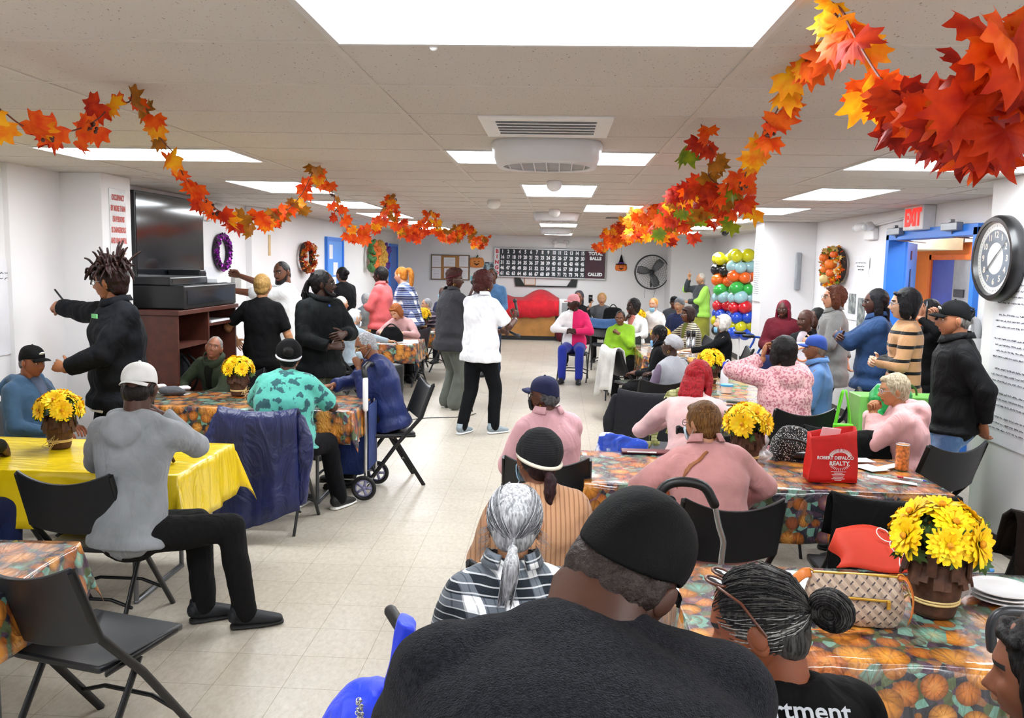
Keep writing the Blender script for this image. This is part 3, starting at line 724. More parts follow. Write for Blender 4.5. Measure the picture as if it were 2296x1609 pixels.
def hairgeo(style,g,ex=0):
    """hair volume in the head frame"""
    cap=lambda e=0,f=0: (g.ell((0,-.016-f-e*.95,.026),(.082+e,.094+e,.100+e*.8),20,14),g.ell((0,-.052-e*.5,-.028),(.068+e,.050+e*.6,.062+e),14,10))
    if style in('short','tight','curly','fringe'):
        e={'short':.004,'tight':-.002,'curly':.014,'fringe':.002}[style]; cap(e)
        for s in (-1,1): g.ell((s*.068,-.012,.012),(.016+e*.6,.030+e,.042),10,8)
        if style=='fringe':
            g.sweep([(-.062,.050,.06),(0,.088,.066),(.062,.050,.06)],[.020,.022,.020],10)
    elif style=='pixie':
        cap(.010); g.ell((.012,.035,.085),(.062,.052,.030),14,8)
        for s in (-1,1): g.ell((s*.071,-.004,.012),(.017,.040,.048),10,8)
        g.ell((0,-.07,-.02),(.06,.04,.06),12,8)
    elif style=='afro':
        g.ell((0,-.028,.045),(.108,.112,.105),22,14); g.ell((0,-.07,-.03),(.085,.06,.07),14,10)
        for s in (-1,1): g.ell((s*.075,-.012,.01),(.03,.05,.055),12,8)
    elif style=='afro_up':
        g.ell((0,-.015,.07),(.09,.10,.085),22,14); g.ell((0,.045,.105),(.065,.05,.045),14,9); cap(.0)
    elif style=='bob':
        cap(.014)
        for s in (-1,1): g.sweep([(s*.066,.008,.055),(s*.080,-.004,.0),(s*.080,-.006,-.06),(s*.068,-.01,-.10)],[(.02,.035),(.022,.05),(.022,.052),(.015,.035)],12,side=(1,0,0))
        g.sweep([(0,-.08,.03),(0,-.088,-.04),(0,-.072,-.10)],[(.07,.025),(.075,.03),(.062,.022)],14,side=(1,0,0))
        g.sweep([(-.058,.048,.078),(-.02,.070,.084),(.03,.066,.086),(.058,.046,.078)],[.012,.014,.014,.012],10)
    elif style=='curlybob':
        cap(.024)
        for s in (-1,1): g.sweep([(s*.072,.0,.06),(s*.094,.0,.0),(s*.094,-.01,-.065),(s*.075,-.02,-.115)],[.035,.045,.048,.03],12)
        g.ell((0,-.075,-.05),(.09,.05,.08),14,9); g.ell((0,.035,.098),(.06,.04,.026),12,8)
    elif style in('long','longer'):
        q=.20 if style=='long' else .32
        cap(.010)
        for s in (-1,1): g.sweep([(s*.060,.008,.07),(s*.080,-.004,.0),(s*.086,-.012,-.09),(s*.085,-.025,-q*.75)],[(.016,.03),(.018,.042),(.022,.045),(.02,.035)],12,side=(1,0,0))
        g.sweep([(0,-.078,.04),(0,-.095,-.06),(0,-.105,-q*.7),(0,-.10,-q)],[(.07,.03),(.085,.035),(.09,.03),(.06,.02)],16,side=(1,0,0))
    elif style=='pony':
        cap(.002); g.ell((0,-.11,-.045),(.018,.016,.016),10,8)
        g.sweep(curvepts([(0,-.108,-.045),(0,-.130,-.075),(0,-.128,-.13),(.01,-.118,-.20)],4),lerp_r([.014,.026,.026,.006],4),12)
    elif style=='highpony':
        cap(.003); g.sweep(curvepts([(0,-.085,.075),(0,-.15,.07),(0,-.175,.0),(0,-.155,-.15),(0,-.12,-.26)],4),lerp_r([.016,.034,.042,.034,.008],4),12)
    elif style=='bun':
        cap(.002); g.ell((0,-.125,.035),(.042,.038,.040),14,10)
    elif style=='lowbun':
        cap(.004); g.ell((0,-.115,-.05),(.038,.032,.034),14,10)
    elif style=='puff':
        cap(-.001); g.ell((0,-.13,.02),(.06,.052,.06),16,10)
    elif style=='locs_up' or style=='locs_back':
        cap(.010)
    return g
def pulled_base(st):
    g=G(); g.ell((0,-.014,.026),(.081,.094,.098),20,14); g.ell((0,-.055,-.02),(.068,.045,.062),14,10)
    if st=='grey_pulled':
        g.ell((0,-.112,-.060),(.016,.016,.016),10,8); g.sweep(curvepts([(0,-.112,-.060),(0,-.130,-.095),(-.004,-.125,-.15),(-.012,-.112,-.215)],4),lerp_r([.013,.024,.024,.010],4),12)
    else:
        g.torus((0,-.150,.005),.026,.021,24,12,M.Rotation(R(80),3,'Y')@M.Rotation(R(20),3,'X')); g.ell((0,-.118,.01),(.016,.018,.016),10,8)
    return g
def pulled(st,seed):
    """single strands running over the skull to the tie"""
    r_=random.Random(seed); g=G(); K=V((0,-.112,-.056)) if st=='grey_pulled' else V((0,-.114,.010)); c=V((0,-.014,.026)); rad=V((.083,.096,.100))
    for i in range(420):
        a=r_.uniform(-1.95,1.95); e=r_.uniform(-.55,1.0); d=V((math.sin(a)*math.cos(e),math.cos(a)*math.cos(e)*.9,math.sin(e)))
        if d.y>.86 and d.z<.45: continue
        k=(K-c); k=V((k.x/rad.x,k.y/rad.y,k.z/rad.z)).normalized(); pts=[]; w=r_.uniform(1.0,1.035)
        for j in range(8):
            f=j/7; q=d.lerp(k,f).normalized(); pts.append(c+V((q.x*rad.x,q.y*rad.y,q.z*rad.z))*(w if j<7 else 1.0)+V((0,0,math.sin(f*PI)*r_.uniform(-.003,.003))))
        pts.append(K+V((r_.uniform(-.008,.008),-.006,r_.uniform(-.008,.008))))
        g.sweep(pts,r_.uniform(.0008,.0016),4,mi=r_.choice([0,1,1,2]) if st=='grey_pulled' else r_.choice([0,0,1,1,2 if a>-3 and e<.2 else 0]),round_=False)
    if st=='grey_pulled':
        for i in range(90):
            x=r_.uniform(-.022,.022); pts=[K+V((x*.4,-.004,0)),V((x,-.135+r_.uniform(-.012,.02),-.095)),V((x*1.1-.004,-.128+r_.uniform(-.015,.02),-.15)),V((x*.9-.014,-.112+r_.uniform(-.02,.02),-.215-r_.uniform(0,.03)))]
            g.sweep(curvepts(pts,3),r_.uniform(.0009,.0018),4,mi=r_.choice([0,1,2,2]),round_=False)
        for i in range(60):
            s_=r_.choice((-1,1)); p=V((s_*.070,-.03+r_.uniform(-.03,.03),-.03+r_.uniform(-.04,.03))); g.sweep([p,p+V((s_*r_.uniform(.005,.03),-.02,-.01)),p+V((s_*r_.uniform(.01,.045),-.035,-.04*r_.random()))],.0005,3,mi=1,round_=False)
    else:
        for i in range(120):
            aa=r_.uniform(0,6.28); rr=.021; T_=M.Rotation(R(80),3,'Y')@M.Rotation(R(20),3,'X'); pts=[]
            for j in range(14): b=j/13*5.6+aa; ph=r_.uniform(0,6.28) if j==0 else ph; pts.append(T_@V(((.026+rr*math.cos(ph))*math.cos(b),(.026+rr*math.cos(ph))*math.sin(b),rr*math.sin(ph)))+V((0,-.150,.005)))
            g.sweep(pts,.0011,4,mi=r_.choice([0,0,1]),round_=False)
    return g
def locs(g,style,seed):
    r_=random.Random(seed)
    for i in range(110 if style=='locs_up' else 52):
        if style=='locs_up':
            a=r_.uniform(0,2*PI); e=r_.uniform(.25,1.45); d=V((math.cos(a)*math.cos(e),math.sin(a)*math.cos(e),math.sin(e)))
            p=V((0,-.016,.03))+V((d.x*.08,d.y*.09,d.z*.095)); out=d*r_.uniform(.02,.045); out.z=abs(out.z)+.005
            dr=V((out.x*1.1,out.y*1.1,-r_.uniform(-.02,.07))); pts=[p,p+out,p+out*1.15+dr*.5,p+out*1.2+dr*.8+V((r_.uniform(-.02,.02),r_.uniform(-.02,.02),-.03))]
            if r_.random()<.18: pts=[p,p+out,p+out*2+V((0,0,.01)),p+out*r_.uniform(2.6,3.6)+V((0,0,.0))]
        else:
            a=r_.uniform(-1.2,1.2); h=r_.uniform(-.02,.10); p=V((math.sin(a)*.078,-.016-math.cos(a)*.088,h))
            q=V((p.x*.45,-.125-r_.uniform(0,.02),.015+r_.uniform(-.02,.02))); t=V((r_.uniform(-.055,.055),-.15-r_.uniform(0,.04),-.05-r_.uniform(0,.05))); u=t+V((r_.uniform(-.02,.02),r_.uniform(-.01,.02),-r_.uniform(.02,.08)))
            pts=[p,q,t,u]
        g.sweep(curvepts(pts,3),lerp_r([.0085,.0085,.008,.0055],3),6)
    if style=='locs_back': g.torus((0,-.118,.02),.03,.010,16,8,M.Rotation(R(90),3,'X'))
    return g
NP=[0]
def person(label,px,py,Y,rz,group=None,**q):
    """px,py: pixel of the top of the head; Y: distance down the room; rz: heading in degrees (0 faces away, 90 faces left)"""
    if len(label.split())>16: print('LONG',label)
    NP[0]+=1; T=at(px,py,Y=Y); A=M.Rotation(R(rz),3,'Z'); det=Y<9.5
    H=q.get('H',1.66); fixed='H' in q and q.get('lockH')
    for it in range(6):
        ps=Pose(q,H); dz=T.z-ps.top.z
        if fixed or abs(dz)<.002: break
        H=min(1.95,max(1.38,H+dz/(.93 if not q.get('sit') else .62)))
    o=A@ps.top; root=V((T.x-o.x,T.y-o.y,0))
    W=M.Translation(root)@A.to_4x4(); Wi=W.inverted()
    for nm in('L','R'):
        t=q.get(nm)
        if isinstance(t,dict) and 'w' in t:
            t['p']=tuple(Wi@V(t['w'])); t['k']=0; del t['w']
            ps=Pose(q,H)
    t=thing('person',label,'person',root,R(rz),group)
    k=ps.k; vox=.0065+.0009*Y
    sk=skin(q.get('skin','#8a5a3c')); lip=mat(q.get('lip','#8c4a42'),rough=.45,name='lips'); hc=q.get('haircol','#1a1412')
    hm=hairmat(hc,q.get('haircol2'),q.get('curl',0)); brow=mat(q.get('brow',hc),rough=.8,name='brow')
    kd='f' if q.get('kind','f')=='f' else 'm'
    # ---- body: head, neck, torso, arms, hands and legs in one mesh
    g=G(); HM=M.Translation(ps.hc)@(ps.Rh.to_4x4())@M.Scale(ps.hk,4)
    g.join(head_template(kd,det),HM)
    nr=(.052 if kd=='f' else .062)*k*q.get('neckw',1)
    g.sweep([ps.neck-(ps.nt-ps.neck)*.3,ps.neck,ps.neck.lerp(ps.nt,.55),ps.nt,ps.nt+ps.Rh@V((0,.0,.03))],[nr*1.35,nr*1.12,nr,nr*1.02,nr*.9],14,side=ps.Rt@V((1,0,0)))
    ps.torso(g)
    for i in (0,1):
        ps.arm(g,i); ps.leg(g,i,n=8)
        hk=q.get('hands','relax'); hk=hk if isinstance(hk,str) else hk[i]
        tt=ps.hd[i]; hdk=tt.get('hand',hk) if isinstance(tt,dict) else {'chin':'fist','side':'relax','belly':'claw','cross':'claw'}.get(tt,hk)
        fd=(ps.wr[i]-ps.el[i]).normalized()
        if isinstance(tt,dict) and 'd' in tt: fd=V(tt['d']).normalized()
        elif tt in('table','lap'): fd=V((fd.x,fd.y,min(fd.z,-.1)*.3)).normalized()
        sg=(-1,1)[i]
        if isinstance(tt,dict) and 'n' in tt: pn=V(tt['n'])
        elif tt in('side',): pn=V((-sg,0,0))
        elif tt in ('table','lap'): pn=V((0,0,-1))
        elif tt=='phone': pn=V((0,-1,0))
        else: pn=V((-sg*.7,-.5,-.3))
        F_=frame(fd,-pn).to_4x4(); sc=M.Diagonal((1 if i==1 else -1,1,1,1))
        hs=.94 if kd=='f' else 1.02
        g.join(hand_template(hdk,det),M.Translation(ps.wr[i]+fd*.012)@F_@M.Scale(hs*k,4)@sc)
    for i in (0,1): g.sweep([ps.an[i]+V((0,0,-.03)),ps.an[i]+ps.toe[i]*.10+V((0,0,-.055))],[(.034,.03),(.034,.02)],8)
    obj('body',g,[sk,lip,brow],t,smooth=True)
    # eyes
    if q.get('face',1) and Y<14:
        for s_ in (-1,1):
            e=G(); e.ell((s_*.031,.0735,.003),(.0115,.0095,.0052),12,8,mi=0); e.ell((s_*.031+q.get('gaze',0)*.004,.0800,.0032),(.0050,.0042,.0049),10,6,mi=1)
            obj('eye',G().join(e,HM),[mat('#d9d0c8',rough=.25,var=0,name='eye_white'),mat('#1c120c',rough=.15,var=0,name='iris')],t,smooth=True)
    # ---- clothes
    def mk(x,default=None):
        return x if not isinstance(x,str) else cloth(x)
    top=q.get('top','#333333'); slv=q.get('sleeve',.97); loose=q.get('loose',.016); hem=q.get('hem',-.10 if not q.get('sit') else -.03)
    tname=q.get('tname','shirt'); tm=mk(top)
    g=G(); ps.torso(g,loose,hem,24,exh=loose*1.2)
    for i in (0,1): ps.arm(g,i,loose*.9,slv,12)
    # shoulders and collar
    cb=ps.nb-(ps.nb-ps.sp1).normalized()*.02
    if q.get('collar'):
        gc=G(); c0=ps.nb+(ps.nt-ps.nb).normalized()*.028; uu=ps.Rt@V((1,0,0)); vv=ps.Rt@V((0,1,0)); ww=ps.Rt@V((0,0,1)); r0=nr*1.42+loose*.35; rs=[]
        for a in np.linspace(R(-62),R(242),25):
            f=max(0,math.sin(a)); d=uu*math.cos(a)+vv*math.sin(a)*1.02; e=c0+ww*(.012-.030*f)
            rs.append([e+d*(r0-.006)+ww*.022,e+d*(r0+.002)+ww*.024,e+d*(r0+.020)-ww*(.012+.012*f),e+d*(r0+.016)-ww*(.016+.012*f),e+d*(r0+.000)+ww*.004])
        obj('collar',gc.rings(rs),tm,t,smooth=True)
    if q.get('hood'):
        hb=ps.nb+ps.Rt@V((0,-.075,.01)); 
        g.sweep(curvepts([ps.nb+ps.Rt@V((-.085,.01,.0)),hb+ps.Rt@V((-.07,.01,-.01)),hb+ps.Rt@V((0,-.045,-.035)),hb+ps.Rt@V((.07,.01,-.01)),ps.nb+ps.Rt@V((.085,.01,.0))],4),.040,10)
        g.ell(hb+ps.Rt@V((0,-.055,-.07)),(.105,.045,.085),14,9,ps.Rt)
    so=obj(tname,g,tm,t,smooth=True); ps.shirt=so; remesh(so,vox,q.get('disp',.030),q.get('dn',.16),q.get('smooth',6))
    if q.get('sit') and hem<-.05 or q.get('skirt'): pass
    bt=q.get('bottom','#1b1b1f'); bm=mk(bt); g=G(); lx=q.get('legx',.014)
    g.sweep([ps.hip+V((0,0,-.05)),ps.hip+V((0,0,.06)),ps.sp0.lerp(ps.sp1,.35)],[(.165*k*ps.b,.118*k*ps.b),(.165*k*ps.b,.118*k*ps.b),(.15*k*ps.b,.108*k*ps.b)],16,side=(1,0,0),round_=True)
    g.ell(ps.hip+V((0,-.03,-.03)),(.155*k*ps.b,.115*k*ps.b,.10*k),14,9)
    for i in (0,1): ps.leg(g,i,lx,q.get('flare',.010))
    if q.get('skirt'):
        z=q['skirt']; g.sweep([ps.hip,V((0,(ps.kn[0].y+ps.kn[1].y)*.25,z))],[(.18*k*ps.b,.14*k*ps.b),(.24*k*ps.b,.19*k*ps.b)],20,side=(1,0,0),round_=False)
    bo=obj(q.get('bname','trousers'),g,bm,t,smooth=True); remesh(bo,vox*1.1,.018,.14,3)
    # shoes
    if q.get('shoes',1):
        sm=mat(q.get('shoe','#101012'),rough=.6,name='shoe_upper'); so_=mat(q.get('sole','#1a1a1a'),rough=.7,name='shoe_sole')
        for i in (0,1):
            a=ps.an[i]; d=ps.toe[i]; fr_=frame(d,(0,0,1)); z0=a.z-.085
            g=G(); g.sweep([(0,-.045,.07),(0,-.02,.06),(0,.05,.048),(0,.12,.036),(0,.165,.030)],[(.036,.045),(.041,.048),(.041,.040),(.043,.028),(.033,.020)],14,side=(1,0,0)); g.sweep([(0,-.025,.05),(0,-.02,.115)],[(.040,.050),(.042,.048)],12,side=(1,0,0),round_=False)
            gg=G().join(g,M.Translation(V((a.x,a.y,z0)))@fr_.to_4x4()); so1=obj('shoe',gg,sm,t,smooth=True)
            g=G(); g.sweep([(0,-.06,.012),(0,0,.012),(0,.10,.012),(0,.18,.014)],[(.036,.012),(.042,.012),(.046,.012),(.034,.010)],14,side=(1,0,0))
            obj('sole',G().join(g,M.Translation(V((a.x,a.y,z0)))@fr_.to_4x4()),so_,so1,smooth=True)
    HT=lambda g: G().join(g,HM)
    st=q.get('hair','short')
    if st in('grey_pulled','bun_pulled'):
        ho=obj('hair',HT(pulled_base(st)),hm,t,smooth=True); remesh(ho,.004,.004,.03,2)
        cols=[hairmat(c,None,0,.4) for c in ((('#434346','#6c6c6f','#98989b')) if st=='grey_pulled' else ('#141214','#3a3836','#8a8886'))]
        obj('hair_strands',HT(pulled(st,NP[0])),cols,ho,smooth=True); st=''
    if st and st!='bald':
        g=hairgeo(st,G())
        if q.get('hat') and q['hat'][0] in('cap','cap_back','beanie','beret') and st in('short','tight','curly'):
            e=.010 if st=='curly' else .0; g=G(); g.ell((0,-.050,-.018),(.070+e,.052+e,.060),16,10)
            for s_ in (-1,1): g.ell((s_*.068,-.020,-.002),(.014+e*.6,.034,.034),10,8)
        ho=obj('hair',HT(g),hm,t,smooth=True); rough=q.get('curl',0)
        remesh(ho,max(.0035,vox*.45),(.020 if st.startswith(('afro','curly')) else .009) if rough else .009,.03 if rough else .028,2 if rough else 2)
        if st.startswith('locs'): obj('locs',HT(locs(G(),st,NP[0])),hm,t,smooth=True)
    if q.get('beard'):
        g=G(); g.sweep(curvepts([(-.070,.010,-.03),(-.060,.035,-.075),(-.03,.072,-.098),(0,.084,-.100),(.03,.072,-.098),(.060,.035,-.075),(.070,.010,-.03)],3),lerp_r([.010,.016,.020,.022,.020,.016,.010],3),10)
        g.sweep([(-.026,.086,-.058),(0,.098,-.050),(.026,.086,-.058)],[.004,.006,.004],8)
        remesh(obj('beard',HT(g),hm,t,smooth=True),.004,.008,.02,1)
    hat=q.get('hat')
    if hat: make_hat(hat,q,t,HT,vox)
    if q.get('glasses'):
        gm=mat(q['glasses'],rough=.3,name='glasses_frame'); g=G()
        for s_ in (-1,1):
            g.torus((s_*.033,.093,.002),.021,.0022,20,6,M.Rotation(R(90),3,'X')@M.Rotation(0,3,'Z'),sy=.82)
            g.sweep([(s_*.054,.091,.008),(s_*.072,.06,.008),(s_*.080,-.01,.004)],.002,6)
        g.sweep([(-.012,.094,.006),(0,.096,.008),(.012,.094,.006)],.002,6); obj('glasses',HT(g),gm,t,smooth=True)
    if q.get('mask'):
        dn=q.get('maskdrop',0); mm=mat(q['mask'],rough=.8,name='mask_fabric'); g=G(); rs=[]
        for i,(z,yy,wd) in enumerate([(-.020,.108,.045),(-.035,.115,.052),(-.06,.110,.052),(-.085,.108,.045),(-.102,.098,.036)]):
            rs.append([(wd*math.sin(a)*1.12,.045+(yy-.045)*math.cos(a)**.8 if math.cos(a)>0 else .045,z-dn) for a in np.linspace(-1.25,1.25,13)])
        if dn: rs=[[ (x,y-.012,z) for x,y,z in r] for r in rs]
        g.rings(rs,closed=False); mo=obj('face_mask',HT(g),mm,t,smooth=True); sd=mo.modifiers.new('s','SOLIDIFY'); sd.thickness=.003
        g=G()
        for s_ in (-1,1): 
            g.sweep([(s_*.052,.060,-.03-dn),(s_*.085,-.005,-.005)],.0013,5); g.sweep([(s_*.044,.060,-.09-dn),(s_*.085,-.01,-.03)],.0013,5)
        obj('ear_loops',HT(g),mm,mo,smooth=True)
    if q.get('earring'):
        g=G()
        for s_ in (-1,1): g.torus((s_*.083,-.008,-.058),.012 if q['earring']!='stud' else .004,.002,14,6,M.Rotation(R(90),3,'Y'))
        obj('earrings',HT(g),mat('#c9a24a',rough=.25,metal=1,var=0,name='gold'),t,smooth=True)
    inner=q.get('inner')
    if inner:
        g=G(); c=ps.nb+ps.Rt@V((0,.035,-.045)); g.sweep([c+ps.Rt@V((0,.02,.035)),c+ps.Rt@V((0,.055,-.02)),c+ps.Rt@V((0,.078,-.13)),c+ps.Rt@V((0,.09,-.24))],[(.055*k,.035),(.050*k,.038),(.032*k,.036),(.006,.01)],14,side=ps.Rt@V((1,0,0)))
        obj('inner_shirt',g,mk(inner),t,smooth=True)
    if q.get('watch'):
        i=q['watch']; i=0 if i=='L' else 1; d=(ps.wr[i]-ps.el[i]).normalized(); p=ps.wr[i]-d*.03
        obj('watch',G().torus(p,.029*k,.006,18,6,frame(V((d)).orthogonal(),d)),mat('#9a9a9e',rough=.25,metal=1,var=0,name='watch_metal'),t,smooth=True)
    t['_']=0; del t['_']
    ps.root=root; ps.W=W; ps.HM=HM; ps.t=t; ps.vox=vox; ps.HT=HT
    if q.get('chair'): folding_chair('black folding chair seating the '+q['who'],tuple((W@V((0,q.get('cy',.0),0)))[:2]),rz+q.get('crz',0),style=q['chair'])
    return ps
def make_hat(h,q,t,HT,vox):
    kind,col=h[0],h[1]; hm_=col if not isinstance(col,str) else cloth(col,fold=.25,weave=.3,rough=.8)
    g=G()
    if kind in('cap','cap_back'):
        s=-1 if kind=='cap_back' else 1
        prof=[]; n=24
        for r,z in [(.090,.030),(.092,.05),(.089,.075),(.078,.103),(.055,.124),(.028,.134),(.002,.137)]:
            prof.append([(r*.93*math.cos(2*PI*j/n),-.008+r*1.12*math.sin(2*PI*j/n),z+((.008 if math.sin(2*PI*j/n)*s>0 else .042)*math.sin(2*PI*j/n)*s*(1 if z<.04 else .6 if z<.06 else .25 if z<.08 else 0))) for j in range(n)])
        g.rings(prof,cap=False); o=obj('cap',HT(g),hm_,t,smooth=True); sd=o.modifiers.new('s','SOLIDIFY'); sd.thickness=.004; sd.offset=-1
        o.modifiers.new('u','SUBSURF').render_levels=1
        g=G(); rs=[]
        for a in np.linspace(-1.15,1.15,13):
            x=math.sin(a)*.076; y0=(.078*math.cos(a)**.5 if math.cos(a)>0 else 0)+.010; y1=y0+.072*math.cos(a*1.25)**.7 if abs(a*1.25)<PI/2 else y0
            dz=-.020*(math.sin(a)**2)
            rs.append([(x,s*y0-.004,.044+dz),(x,s*(y0+(y1-y0)*.5),.044+dz*1.1),(x*.97,s*y1,.036+dz*1.3)])
        g.rings(rs,closed=False); v=obj('visor',HT(g),(hm_ if len(h)<3 else cloth(h[2],fold=.1)),o,smooth=True); sd=v.modifiers.new('s','SOLIDIFY'); sd.thickness=.004
        obj('button',HT(G().ell((0,-.008,.138),(.008,.008,.005),10,6)),hm_,o,smooth=True)
        if q.get('badge'):
            obj('cap_badge',HT(G().ell((0,.088*s,.082),(.028,.006,.016),14,8,M.Rotation(R(-32*s),3,'X'))),mat(q['badge'],rough=.7,name='badge'),o,smooth=True)
    elif kind=='beanie':
        g.ell((0,-.018,.045),(.088,.102,.095),22,14); g.torus((0,-.015,.020),.078,.015,26,8,M.Rotation(R(14),3,'X'),sx=1.0,sy=1.16)
        o=obj('knit_hat',HT(g),hm_,t,smooth=True); remesh(o,max(.005,vox*.5),.008,.03,2)
    elif kind=='beret':
        g.ell((0,-.035,.055),(.098,.112,.075),22,12,M.Rotation(R(25),3,'X')); g.torus((0,-.012,.030),.078,.012,26,8,M.Rotation(R(14),3,'X'),sy=1.15); g.ell((-.07,.03,.03),(.018,.02,.022),10,8)
        o=obj('knit_hat',HT(g),hm_,t,smooth=True); remesh(o,max(.005,vox*.5),.010,.03,2)
    elif kind in('wrap','crochet'):
        g.ell((0,-.030,.036),(.098,.112,.102),24,14); 
        if kind=='wrap': g.ell((0,-.09,.02),(.06,.05,.055),14,10)
        o=obj('head_wrap' if kind=='wrap' else 'crochet_hat',HT(g),hm_,t,smooth=True); remesh(o,max(.004,vox*.5),.006,.04,2)
        g=G().torus((0,-.030,.004),.090,.0085,40,8,M.Rotation(R(20),3,'X'),sy=1.16)
        obj('hat_band',HT(g),mat(h[2] if len(h)>2 else '#ddd8cc',rough=.8,bump=.5,bs=200,name='band'),o,smooth=True)
    elif kind=='band':
        g=G().torus((0,-.012,.050),.082,.012,32,8,M.Rotation(R(18),3,'X'),sy=1.14)
        o=obj('headband',HT(g),hm_,t,smooth=True)
    elif kind=='scarf':
        g.ell((0,-.03,.03),(.092,.102,.108),22,14); g.sweep([(0,-.07,.0),(0,-.09,-.10),(0,-.10,-.2)],[(.08,.04),(.08,.04),(.06,.03)],14,side=(1,0,0))
        o=obj('headscarf',HT(g),hm_,t,smooth=True); remesh(o,max(.005,vox*.5),.008,.05,2)
# ---------------------------------------------------------------- tables
PK=pumpkin_cloth(); PKW=pumpkin_cloth(.03)
yel=N('yellow_plastic'); yel.base(yel.mix(yel.noise(yel.coord(),3,2),'#f2d316','#e8c40e')); _w=yel.new('ShaderNodeTexNoise'); yel.L(yel.coord(scale=(.4,1.2,.5),rot=(0,0,.5)),_w.inputs['Vector']); _w.inputs['Scale'].default_value=7; _w.inputs['Distortion'].default_value=1.5
yel.bump(_w.outputs['Fac'],.8,.03); yel.set(rough=.25,spec=.5,coat=.4,coatr=.15); YEL=yel.m
TB=[('front right, bearing the patterned handbag',1.36,2.80,1.83,.76,0,PK,.33),('with the red tote bag, behind the black chairs',1.09,4.73,1.83,.76,0,PK,.27),('running away behind the red-haired woman',1.60,7.75,.76,1.83,0,PKW,.25),
 ('beside the woman in the green cardigan',1.46,11.45,.76,1.83,0,PK,.30),('farthest back on the right, near the wall fan',1.5,14.6,.76,1.83,0,PK,.28),('with the yellow plastic cover',-2.83,4.62,1.83,.76,0,YEL,.30),
 ('behind the yellow one, where the woman in teal sits',-2.40,6.58,1.83,.74,0,PK,.24),('with the black handbag, behind the masked man in navy',-2.78,11.78,1.83,.76,0,PK,.26),('far left, by the man in stripes',-2.80,13.85,1.83,.76,0,PK,.26),('at the bottom left corner',-2.73,2.75,1.83,.76,3,PK,.22)]
for lab,cx,cy,w,d,rz,m,dr in TB:
    folding_table('folding table '+lab,cx,cy,w,d,rz)
    o=tablecloth(('yellow plastic tablecloth with creased drape, left of the aisle' if m is YEL else 'glossy pumpkin-print tablecloth on the table '+lab),m,cx,cy,w,d,rz,dr,seed=int(cx*100)%97,corner=.25 if m is YEL else .12)
DK,MD,LB,LT='#4c2b1d','#7c4c33','#b07a57','#d6a283'
def held(kind,label,cat,p,d,g,m,up=(0,0,1),**k):
    """an object held in a hand: placed at p with its +y along d"""
    o=obj(kind,g,m,None,smooth=True,**k); o.matrix_world=M.Translation(p)@frame(V(d),V(up)).to_4x4(); return tag(o,label,cat)
def micgeo(): return G().sweep([(0,-.10,0),(0,.05,0)],[.011,.016],12,mi=0).ell((0,.075,0),(.024,.027,.024),14,9,mi=1)
MIC=[mat('#141416',rough=.4,name='mic_body'),mat('#3a3d40',rough=.5,metal=.6,bump=.6,bs=500,name='mic_grille')]
def phonegeo(): return G().box(-.037,.037,-.075,.075,-.005,.005)
PHM=mat('#101216',rough=.2,name='phone')
P=person
# ================================================================ left side
ps=P('person in a dark jacket with short locs and clear glasses writing on the left wall',245,586,5.75,136,who='x',hair='locs_up',haircol='#0e0808',haircol2='#2e120c',top=cloth('#11151f',fold=.9,rough=.8),loose=.034,build=1.2,kind='f',bottom='#0b0b0e',skin='#9a6240',glasses='#9aa0a4',head=(-46,4,0),badge2=1,
  R={'w':tuple(at(100,684,X=-3.78)),'hand':'grip','pole':(.5,.3,-1)},L={'p':(-.02,.33,1.04),'pole':(-1,-.4,-.3),'hand':'claw','d':(.8,.3,.2)},inner='#f1f1f3',hem=-.12,collar=1,gaze=-1)
obj('chest_logo',G().bxr(pp_ if 0 else (ps.sp0.lerp(ps.sp1,1.95)+ps.Rt@V((-.085,.172,.03))),(.035,.004,.014),M.Rotation(.15,3,'Z')),mat('#6fc07c',rough=.6,name='green_logo'),ps.t); obj('white_hem',G().sweep([ps.sp0+V((x,y,-.125)) for x,y in ((-.12,.155),(0,.185),(.10,.165))],[(.006,.016)]*3,8,side=(0,1,0)),white,ps.t)
held('marker_pen','dark marker pen in the raised hand of the person at the wall','pen',ps.W@(ps.wr[1])+V((-.03,.03,.09)),(-.6,.2,.6),G().sweep([(0,-.05,0),(0,.05,0)],.007,8),black)
pp=ps
P('person in a black cap and slate blue hoodie seated by the left wall',72,775,5.5,-98,who='man in the black cap and slate blue hoodie',sit=1,chair=1,kind='m',build=1.22,hat=('cap','#0e0e10'),badge='#d8d8d4',haircol='#4a4543',top='#33516e',hood=1,L='lap',R='lap',skin='#8c5236',inner='#55607a',head=(-5,6,0),bottom='#20242e')
P('person in a light grey hoodie and white cap seated with legs turned to the aisle',313,813,4.06,-4,who='x',sit=1,kind='m',build=.96,hat=('cap_back','#f2f1ee'),haircol='#15100e',top=cloth('#8d9094',fold=.7,rough=.95),hood=1,lean=10,R={'h':(.05,.13,-.13),'hand':'relax','pole':(1,.3,-1)},L='table',
  badge=None,LL=(-52,.02,0),RL=(-62,.06,0),spread=0,skin=DK,bottom=cloth('#1c1a1c',fold=.9),head=(8,4,0),tl=1.04,loose=.024,hem=-.07,shoe='#0d1118')
P('person in a dark olive sleeve at the left edge of the yellow table',-115,905,4.10,-20,lean=20,who='x',sit=1,chair=0,kind='m',haircol='#111111',top='#1f2018',skin=DK,R={'w':tuple(at(14,1006,z=.775)),'hand':'fist','pole':(1,-.4,-.4)},L='lap',bottom='#1a2550',H=1.7,lockH=1)
